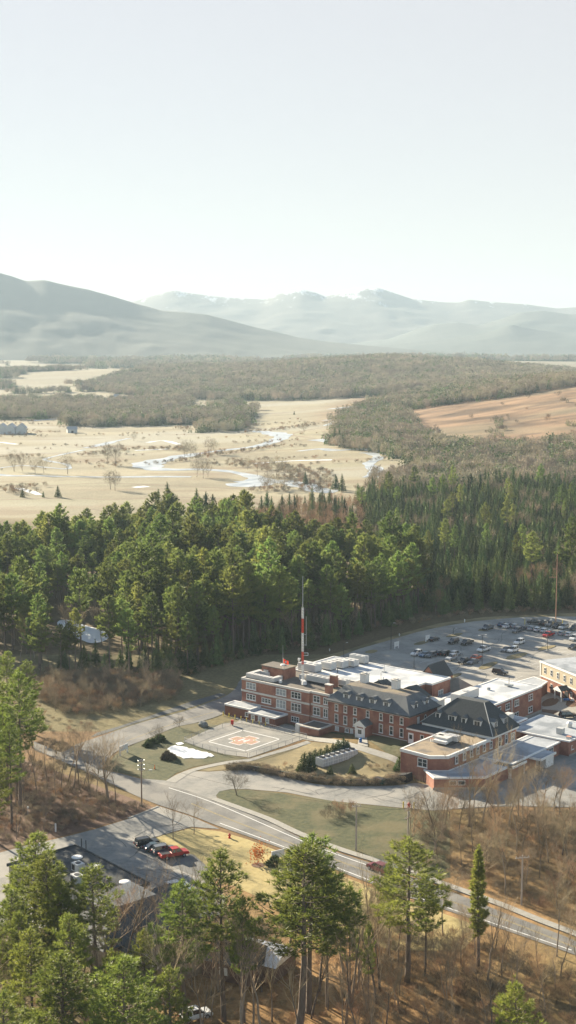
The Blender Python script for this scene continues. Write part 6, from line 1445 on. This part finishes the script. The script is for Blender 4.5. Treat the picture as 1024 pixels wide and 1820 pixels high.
# ---- far woods: clump meshes
def make_clump(seed, kind):
    """about nine trees standing together, 26 m across"""
    R = rg(seed); V, Fc, Mi = [], [], []; n = 0
    for t in range(9):
        px_, py_ = R.uniform(-13, 13, 2); k = kind if kind != 'mix' else ('spruce' if R.random() < .45 else 'bare')
        if k == 'spruce':
            h = R.uniform(9, 17); m_ = 70; tt = 1-np.sqrt(R.uniform(0,1,m_)); a = R.uniform(0,6.28,m_); r = 2.2*(1-tt)**.9+.1
            C = np.column_stack([px_+np.cos(a)*r, py_+np.sin(a)*r, tt*h]); D = np.column_stack([np.cos(a), np.sin(a), np.full(m_, .2)]); v, f = blades(C, D, 1.5, 2, .25, R, .4); mi = 0
        elif k == 'pine':
            h = R.uniform(14, 21); m_ = 80; d = nrm(R.normal(0,1,(m_,3))); C = d*[3.4,3.4,5]*np.cbrt(R.uniform(.2,1,(m_,1))) + [px_,py_,h-5]; v, f = blades(C, d+[0,0,.5], 1.7, 2, .22, R, .5); mi = 0
        else:
            h = R.uniform(8, 14); m_ = 90; d = nrm(R.normal(0,1,(m_,3))); C = d*[3.6,3.6,h*.38]*np.cbrt(R.uniform(.1,1,(m_,1))) + [px_,py_,h*.58]; v, f = blades(C, d*[.4,.4,0]+[0,0,1], 2.2, 2, .07, R, .35); mi = 1
        V.append(v); Fc.append(f+n); Mi.append(np.full(len(f), mi)); n += len(v)
    return mesh_from('far_clump', np.concatenate(V), np.concatenate(Fc), [NEEDS, FARB], np.concatenate(Mi))
CL = {'mix': [make_clump(200+i, 'mix') for i in range(3)], 'spruce': [make_clump(210+i, 'spruce') for i in range(2)], 'bare': [make_clump(220+i, 'bare') for i in range(3)]}
CLL = CL['mix']+CL['spruce']+CL['bare']
def woods(key, P, step, kinds, seed, f=None, s=(.8,1.2)):
    idx = {'mix': (0,1,2), 'spruce': (3,4), 'bare': (5,6,7)}
    for x, y in scatter(P, step, .5, seed, f): stuff_add(key, x, y, rnd.uniform(*s), rnd.choice(idx[rnd.choice(kinds)]))
# hill behind the meadows
HB_ = [(-60,2150),(700,2050),(1000,2600),(1200,3900),(-1200,3900),(-700,3000)]
woods('hill_wood', HB_, 15, ('mix','mix','bare','spruce'), 41, lambda a, b_, r: gs(a,b_,260,3000,330,430) > .12 or (b_ > 2500 and (nz(a*.5,b_,150,31) > .28 if a < 0 else nz(a*.5,b_,150,31) > .06)), (.85,1.3))
woods('far_wood', [(-1500,3850),(1500,3850),(2400,6200),(-2400,6200)], 36, ('mix','bare','spruce'), 42, lambda a, b_, r: nz(a*.6,b_,300,33) > .18, (1.4,2.3))
# valley tree belts, left
woods('valley_wood', [(-420,1750),(-60,1750),(-40,2100),(-300,2350),(-600,2400)], 15, ('bare','bare','mix','spruce'), 43, lambda a, b_, r: nz(a*.4,b_,60,35) > .22)
woods('valley_wood', pz((110,757),(180,760),(280,758),(350,757),(440,755),(440,738),(350,740),(250,736),(140,740)), 13, ('spruce','mix','bare'), 44)
woods('valley_wood', pz((0,742),(110,745),(250,738),(330,730),(330,714),(200,720),(0,722)), 14, ('bare','bare','mix'), 45)
woods('valley_wood', pz((350,772),(430,772),(442,765),(440,752),(360,752)), 13, ('mix','spruce'), 46, None, (.7,1.0))
woods('valley_wood', [(-620,2350),(-60,2250),(100,2900),(-800,3300)], 17, ('bare','mix','spruce'), 47, lambda a, b_, r: nz(a*.4,b_,80,37) > .26)
# mixed wood right of the river meadow and over the ridge
woods('mixed_wood', px((592,795),(640,800),(700,812),(740,830),(700,850),(655,880),(760,885),(900,872),(1170,872),(1170,805),(1024,792),(900,800),(800,795),(745,775),(690,748),(650,745),(600,765)), 11, ('mix','spruce','mix','bare','spruce'), 48, lambda a, b_, r: True, (.7,1.0))
woods('mixed_wood', [(60,1250),(150,1330),(170,1480),(230,1640),(330,1760),(480,1850),(700,2200),(300,2300),(120,1900),(60,1600)], 13, ('mix','bare','spruce','spruce'), 49, lambda a, b_, r: not (56*gs(a,b_,430,1650,200,500) > 14 and a > 130 and b_ < 1620), (.7,1.0))
woods('mixed_wood', [(180,1620),(260,1560),(560,1700),(560,1900),(300,1800)], 12, ('bare','bare','mix'), 50, None, (.7,1.0))
for x_, y_ in ((890,748),(884,752),(888,758),(893,765),(882,770),(886,776),(880,782),(1018,757),(1005,715)): 
    x, y = GT(x_, y_); stuff_add('mixed_wood', x, y, .45, rnd.choice((5,6,7)))
brush([(150,1060),(230,1080),(330,1300),(330,1560),(240,1560),(150,1300)], 58, 'field_scrub', 1.0, 2.6, (1,2,0), 71)
# low scrub along streams and ditches in the meadow
for P, w in (([(60,880),(0,868),(80,865)],20),([(450,874),(540,878),(560,850),(470,835),(400,828)],34),([(260,829),(400,812),(500,800)],14),([(430,775),(560,768)],20),([(350,815),(400,806)],14),([(140,812),(240,800),(330,802)],16),([(600,800),(640,812)],18),([(0,815),(80,812)],16),([(640,882),(740,862)],24)):
    brush(ribbon(resample(pz(*P),12), w), 6.5, 'meadow_scrub', .8, 1.7, (1,2,0), 60+len(P))
brush([(-420,960),(60,960),(150,1200),(120,1700),(-420,1750)], 7, 'meadow_scrub', .6, 1.5, (1,2,0), 81, lambda a, b_, r: abs(nz(a*.25, b_, 70, 51)) < .022 and nz(a, b_, 90, 52) > -.1)
# ---- build each stuff object: points + instances
def gn_group(name, meshes):
    objs = []
    for m_ in meshes:
        o = bpy.data.objects.new(name+'_source', m_); objs.append(o)
    ng = bpy.data.node_groups.new(name+'_plants', 'GeometryNodeTree')
    ng.interface.new_socket('Geometry', in_out='INPUT', socket_type='NodeSocketGeometry'); ng.interface.new_socket('Geometry', in_out='OUTPUT', socket_type='NodeSocketGeometry')
    N = ng.nodes; gi = N.new('NodeGroupInput'); go = N.new('NodeGroupOutput')
    jn = N.new('GeometryNodeJoinGeometry'); 
    def na(t, nm):
        a = N.new('GeometryNodeInputNamedAttribute'); a.data_type = t; a.inputs['Name'].default_value = nm; return a
    ai = na('INT', 'idx'); ar = na('FLOAT_VECTOR', 'rot'); as_ = na('FLOAT_VECTOR', 'scl')
    g2 = N.new('GeometryNodeGeometryToInstance')
    for o in objs:
        oi = N.new('GeometryNodeObjectInfo'); oi.inputs['Object'].default_value = o; oi.inputs['As Instance'].default_value = True
        ng.links.new(oi.outputs['Geometry'], g2.inputs[0])
    # order of a multi-input is reversed; the choice is random anyway
    ip = N.new('GeometryNodeInstanceOnPoints'); ip.inputs['Pick Instance'].default_value = True
    for nd in [n for n in N if n.bl_idname == 'GeometryNodeObjectInfo']: ng.links.new(nd.outputs['Geometry'], jn.inputs[0])
    ng.links.new(gi.outputs[0], ip.inputs['Points']); ng.links.new(jn.outputs[0], ip.inputs['Instance'])
    ng.links.new(ai.outputs[0], ip.inputs['Instance Index']); ng.links.new(ar.outputs[0], ip.inputs['Rotation']); ng.links.new(as_.outputs[0], ip.inputs['Scale'])
    ng.links.new(ip.outputs[0], go.inputs[0]); N.remove(g2); return ng
SRC = {'field_scrub': BU, 'pine_wood': None, 'spruce_wood': [s[1] for s in SPR], 'bare_wood': None, 'alder_thicket': None, 'thicket_brush': BU, 'slope_brush': BU, 'verge_brush': BU, 'wall_ivy': BU, 'meadow_scrub': BU}
def merge2(pair, mt, mc):
    a, b_ = pair; va = np.empty(len(a.vertices)*3, np.float32); a.vertices.foreach_get('co', va); vb = np.empty(len(b_.vertices)*3, np.float32); b_.vertices.foreach_get('co', vb)
    def tris(m_):
        f = np.empty(len(m_.loops), np.int32); m_.loops.foreach_get('vertex_index', f); return f.reshape(-1, 3)
    mi = np.empty(len(b_.polygons), np.int32); b_.polygons.foreach_get('material_index', mi)
    fa, fb = tris(a), tris(b_); v = np.concatenate([va.reshape(-1,3), vb.reshape(-1,3)]); f = np.concatenate([fa, fb+len(a.vertices)])
    return mesh_from('whole_tree', v, f, [mt]+list(b_.materials), np.concatenate([np.zeros(len(fa), np.int32), mi+1]))
SRC['pine_wood'] = [merge2(p, BARK, None) for p in PM_]; SRC['bare_wood'] = [merge2(BT[i][0], BARKG, None) for i in range(4)]; SRC['alder_thicket'] = [merge2(BT[i][2], BARKG, None) for i in range(4)]
for key, items in STUFF.items():
    srcs = SRC.get(key) or CLL
    me = bpy.data.meshes.new(key); me.from_pydata([(p[0], p[1], p[2]) for p in items], [], [])
    A_ = me.attributes.new('idx', 'INT', 'POINT'); A_.data.foreach_set('value', np.array([p[5] % len(srcs) for p in items], np.int32))
    A_ = me.attributes.new('rot', 'FLOAT_VECTOR', 'POINT'); A_.data.foreach_set('vector', np.array([(0,0,p[3]) for p in items], np.float32).ravel())
    A_ = me.attributes.new('scl', 'FLOAT_VECTOR', 'POINT'); A_.data.foreach_set('vector', np.array([(p[4],p[4],p[4]*(1 if key.endswith('wood') and srcs is not CLL else 1)) for p in items], np.float32).ravel())
    o = link(bpy.data.objects.new(key, me)); md = o.modifiers.new('plants', 'NODES'); md.node_group = gn_group(key, srcs); o['kind'] = 'stuff'
    print('STUFF', key, len(items))
print('TREES', NTREE[0])
# ------------------------------------------------------------------ mountains
def ridge(name, prof, Yr, Y0, m, seed, amp=.1, back=1500, z0=0.0):
    """a mountain range: crest line given as photo pixels at distance Yr, foot at distance Y0"""
    xs = [p[0] for p in prof]; ys = [p[1] for p in prof]; cols = list(range(-260, 1290, 7)); rows = 46; V = []
    Zc = np.array([HCAM+(YH-np.interp(c, xs, ys))/F*Yr for c in cols]); Zp = np.pad(Zc, 45, mode='edge'); Zs = np.convolve(Zp, np.hanning(91)/np.hanning(91).sum(), 'same')[45:-45]; Zm = np.convolve(Zp, np.hanning(25)/np.hanning(25).sum(), 'same')[45:-45]
    for j in range(rows+8):
        t = j/(rows-1)
        for ci, c in enumerate(cols):
            x = (c-512)/F*Yr; tc_ = min(1, t); k1 = tc_**6; k2 = tc_**2*(1-k1); zc = Zc[ci]*k1 + Zm[ci]*k2 + Zs[ci]*(1-k1-k2)
            if t <= 1:
                y = Y0+(Yr-Y0)*t; h = zc*(t**1.15)
                rn = 1-abs(nz(x, y*.35, 620, seed))*2; r2 = nz(x, y*.5, 230, seed+5); r3 = nz(x, y, 70, seed+9)
                h += zc*amp*4*t*(1-t)*(rn*.8+r2*.5) + zc*(.030*nz(x, y, 380, seed+2)+.02*nz(x, y, 160, seed+4)+.010*r3)*min(1, 4*(1-t)+.15)*min(1, t*3)
            else:
                k = (j-rows+1)/8; y = Yr+back*k; h = zc*(1-k**1.3*1.0)
            V.append((x*(y/Yr if t <= 1 else 1)*1.0, y, max(-3, h) if t > .02 else -2))
    V = np.array(V); nc = len(cols); nr = rows+8
    ii, jj = np.meshgrid(np.arange(nc-1), np.arange(nr-1)); a = (jj*nc+ii).ravel(); f = np.stack([a, a+1, a+1+nc, a+nc], 1)
    o = link(bpy.data.objects.new(name, mesh_from(name, V, f, m, smooth=True))); tag(o, kind='structure'); return o
MW = mat('mountain_forest', (0.05,0.065,0.05),(0.075,0.085,0.065), scale=.004, c3=(0.08,0.085,0.065), scale3=.0012, coord='POS', stretch=(1,1,2), k3=(.5,.65))
MS = mat('mountain_snow', (0.10,0.10,0.085),(0.16,0.15,0.12), scale=.004, coord='POS')
nt = MS.node_tree; N = nt.nodes; ge = N.new('ShaderNodeNewGeometry'); sx_ = N.new('ShaderNodeSeparateXYZ'); nt.links.new(ge.outputs['Position'], sx_.inputs[0])
n_ = N.new('ShaderNodeTexNoise'); n_.inputs['Scale'].default_value = .006; n_.inputs['Detail'].default_value = 8; n_.inputs['Roughness'].default_value = .7
mp_ = N.new('ShaderNodeMapping'); mp_.inputs['Scale'].default_value = (1.6,.5,.5); nt.links.new(ge.outputs['Position'], mp_.inputs[0]); nt.links.new(mp_.outputs[0], n_.inputs['Vector'])
hm = N.new('ShaderNodeMapRange'); hm.inputs['From Min'].default_value = 250; hm.inputs['From Max'].default_value = 560; hm.inputs['To Max'].default_value = .36; nt.links.new(sx_.outputs['Z'], hm.inputs['Value'])
ad = N.new('ShaderNodeMath'); ad.operation = 'ADD'; nt.links.new(hm.outputs[0], ad.inputs[0]); nt.links.new(n_.outputs['Fac'], ad.inputs[1])
th = N.new('ShaderNodeMapRange'); th.inputs['From Min'].default_value = .78; th.inputs['From Max'].default_value = .92; nt.links.new(ad.outputs[0], th.inputs['Value'])
mx = N.new('ShaderNodeMix'); mx.data_type = 'RGBA'; nt.links.new(th.outputs[0], mx.inputs[0]); bs = N['Principled BSDF']; src = bs.inputs['Base Color'].links[0].from_socket
nt.links.new(src, mx.inputs[6]); mx.inputs[7].default_value = (.8,.82,.85,1); nt.links.new(mx.outputs[2], bs.inputs['Base Color'])
ridge('mountain_range', [(-260,560),(120,560),(200,552),(245,536),(270,529),(300,520),(315,518),(340,523),(400,530),(470,534),(500,523),(535,516),(560,522),(578,529),(610,521),(650,515),(672,514),(700,523),(730,533),(790,539),(812,539),(830,534),(865,538),(930,542),(985,549),(1024,547),(1100,552),(1290,560)], 11000, 8600, MS, 3, .015, 1800)
ridge('foothill', [(-260,612),(500,612),(620,611),(690,603),(740,585),(770,577),(810,573),(850,578),(880,570),(920,556),(960,553),(1010,560),(1060,556),(1290,575)], 9000, 7300, MW, 7, .03, 1200)
ridge('foothill', [(-260,620),(560,618),(700,612),(800,602),(870,590),(905,577),(950,586),(1000,592),(1060,588),(1290,600)], 8000, 6800, MW, 11, .03, 900)
ridge('mountain', [(-260,470),(-100,480),(-40,478),(0,486),(25,493),(52,502),(85,500),(110,506),(160,516),(200,527),(245,541),(290,553),(330,556),(370,560),(410,570),(450,581),(490,590),(530,600),(580,607),(640,613),(720,620),(800,626),(1290,645)], 6600, 5200, MW, 17, .018, 1500)
# ------------------------------------------------------------------ air
hz = MB().box(-3800, 3800, -400, 13300, -4, 640).build('haze', [])
hz['kind'] = 'stuff'; hm_ = bpy.data.materials.new('haze_air'); hm_.use_nodes = True; N = hm_.node_tree.nodes
for n in list(N):
    if n.type != 'OUTPUT_MATERIAL': N.remove(n)
pv = N.new('ShaderNodeVolumePrincipled'); pv.inputs['Color'].default_value = (.505,.64,.76,1); pv.inputs['Density'].default_value = 0.000082; pv.inputs['Anisotropy'].default_value = .1
hm_.node_tree.links.new(pv.outputs[0], N['Material Output'].inputs['Volume']); hz.data.materials.clear(); hz.data.materials.append(hm_)
# ------------------------------------------------------------------ light, sky, camera
SUN_EL, SUN_AZ = math.radians(18.5), math.atan2(-.64, .77)     # azimuth from +Y towards +X
sd = bpy.data.lights.new('sun', 'SUN'); sd.energy = 5.0; sd.angle = math.radians(.55); sd.color = (1.0, .87, .66)
so = link(bpy.data.objects.new('sun', sd)); d = Vector((math.sin(SUN_AZ)*math.cos(SUN_EL), math.cos(SUN_AZ)*math.cos(SUN_EL), math.sin(SUN_EL))); so.rotation_euler = d.to_track_quat('Z', 'Y').to_euler()
w = bpy.data.worlds.new('World'); SC.world = w; w.use_nodes = True; N = w.node_tree.nodes; bg = N['Background']
sk = N.new('ShaderNodeTexSky'); sk.sky_type = 'NISHITA'; sk.sun_disc = False; sk.sun_elevation = SUN_EL; sk.sun_rotation = SUN_AZ; sk.dust_density = 0.05; sk.air_density = 1.0; sk.ozone_density = 1.0
vm = N.new('ShaderNodeMix'); vm.data_type = 'RGBA'; tcw = N.new('ShaderNodeTexCoord'); spw = N.new('ShaderNodeSeparateXYZ'); w.node_tree.links.new(tcw.outputs['Generated'], spw.inputs[0]); mrw = N.new('ShaderNodeMapRange'); mrw.interpolation_type = 'SMOOTHSTEP'; mrw.inputs['From Min'].default_value = .22; mrw.inputs['From Max'].default_value = .6; mrw.inputs['To Min'].default_value = .84; mrw.inputs['To Max'].default_value = .12; w.node_tree.links.new(spw.outputs['Z'], mrw.inputs['Value']); mry = N.new('ShaderNodeMapRange'); mry.interpolation_type = 'SMOOTHSTEP'; mry.inputs['From Min'].default_value = -.5; mry.inputs['From Max'].default_value = .45; mry.inputs['To Min'].default_value = .35; mry.inputs['To Max'].default_value = 1.0; w.node_tree.links.new(spw.outputs['Y'], mry.inputs['Value']); mmw = N.new('ShaderNodeMath'); mmw.operation = 'MULTIPLY'; w.node_tree.links.new(mrw.outputs[0], mmw.inputs[0]); w.node_tree.links.new(mry.outputs[0], mmw.inputs[1]); w.node_tree.links.new(mmw.outputs[0], vm.inputs[0])       # a thin high veil whitens the sky
w.node_tree.links.new(sk.outputs[0], vm.inputs[6]); vm.inputs[7].default_value = (3.8, 3.6, 3.56, 1); w.node_tree.links.new(vm.outputs[2], bg.inputs['Color']); bg.inputs['Strength'].default_value = 0.05
cd = bpy.data.cameras.new('camera'); cam = link(bpy.data.objects.new('camera', cd)); cam.location = (0,0,HCAM); cam.rotation_euler = (math.pi/2-PITCH, 0, 0)
cd.sensor_fit = 'HORIZONTAL'; cd.sensor_width = 36; cd.lens = 36*F/1024; cd.clip_start = 1; cd.clip_end = 30000; SC.camera = cam
SC.view_settings.view_transform = 'Standard'; SC.view_settings.look = 'None'; SC.view_settings.exposure = 2.0; SC.view_settings.gamma = 1
SC.render.resolution_x, SC.render.resolution_y = 576, 1024
SC.cycles.max_bounces = 6; SC.cycles.diffuse_bounces = 2; SC.cycles.glossy_bounces = 2; SC.cycles.transmission_bounces = 2; SC.cycles.volume_bounces = 0; SC.cycles.transparent_max_bounces = 4
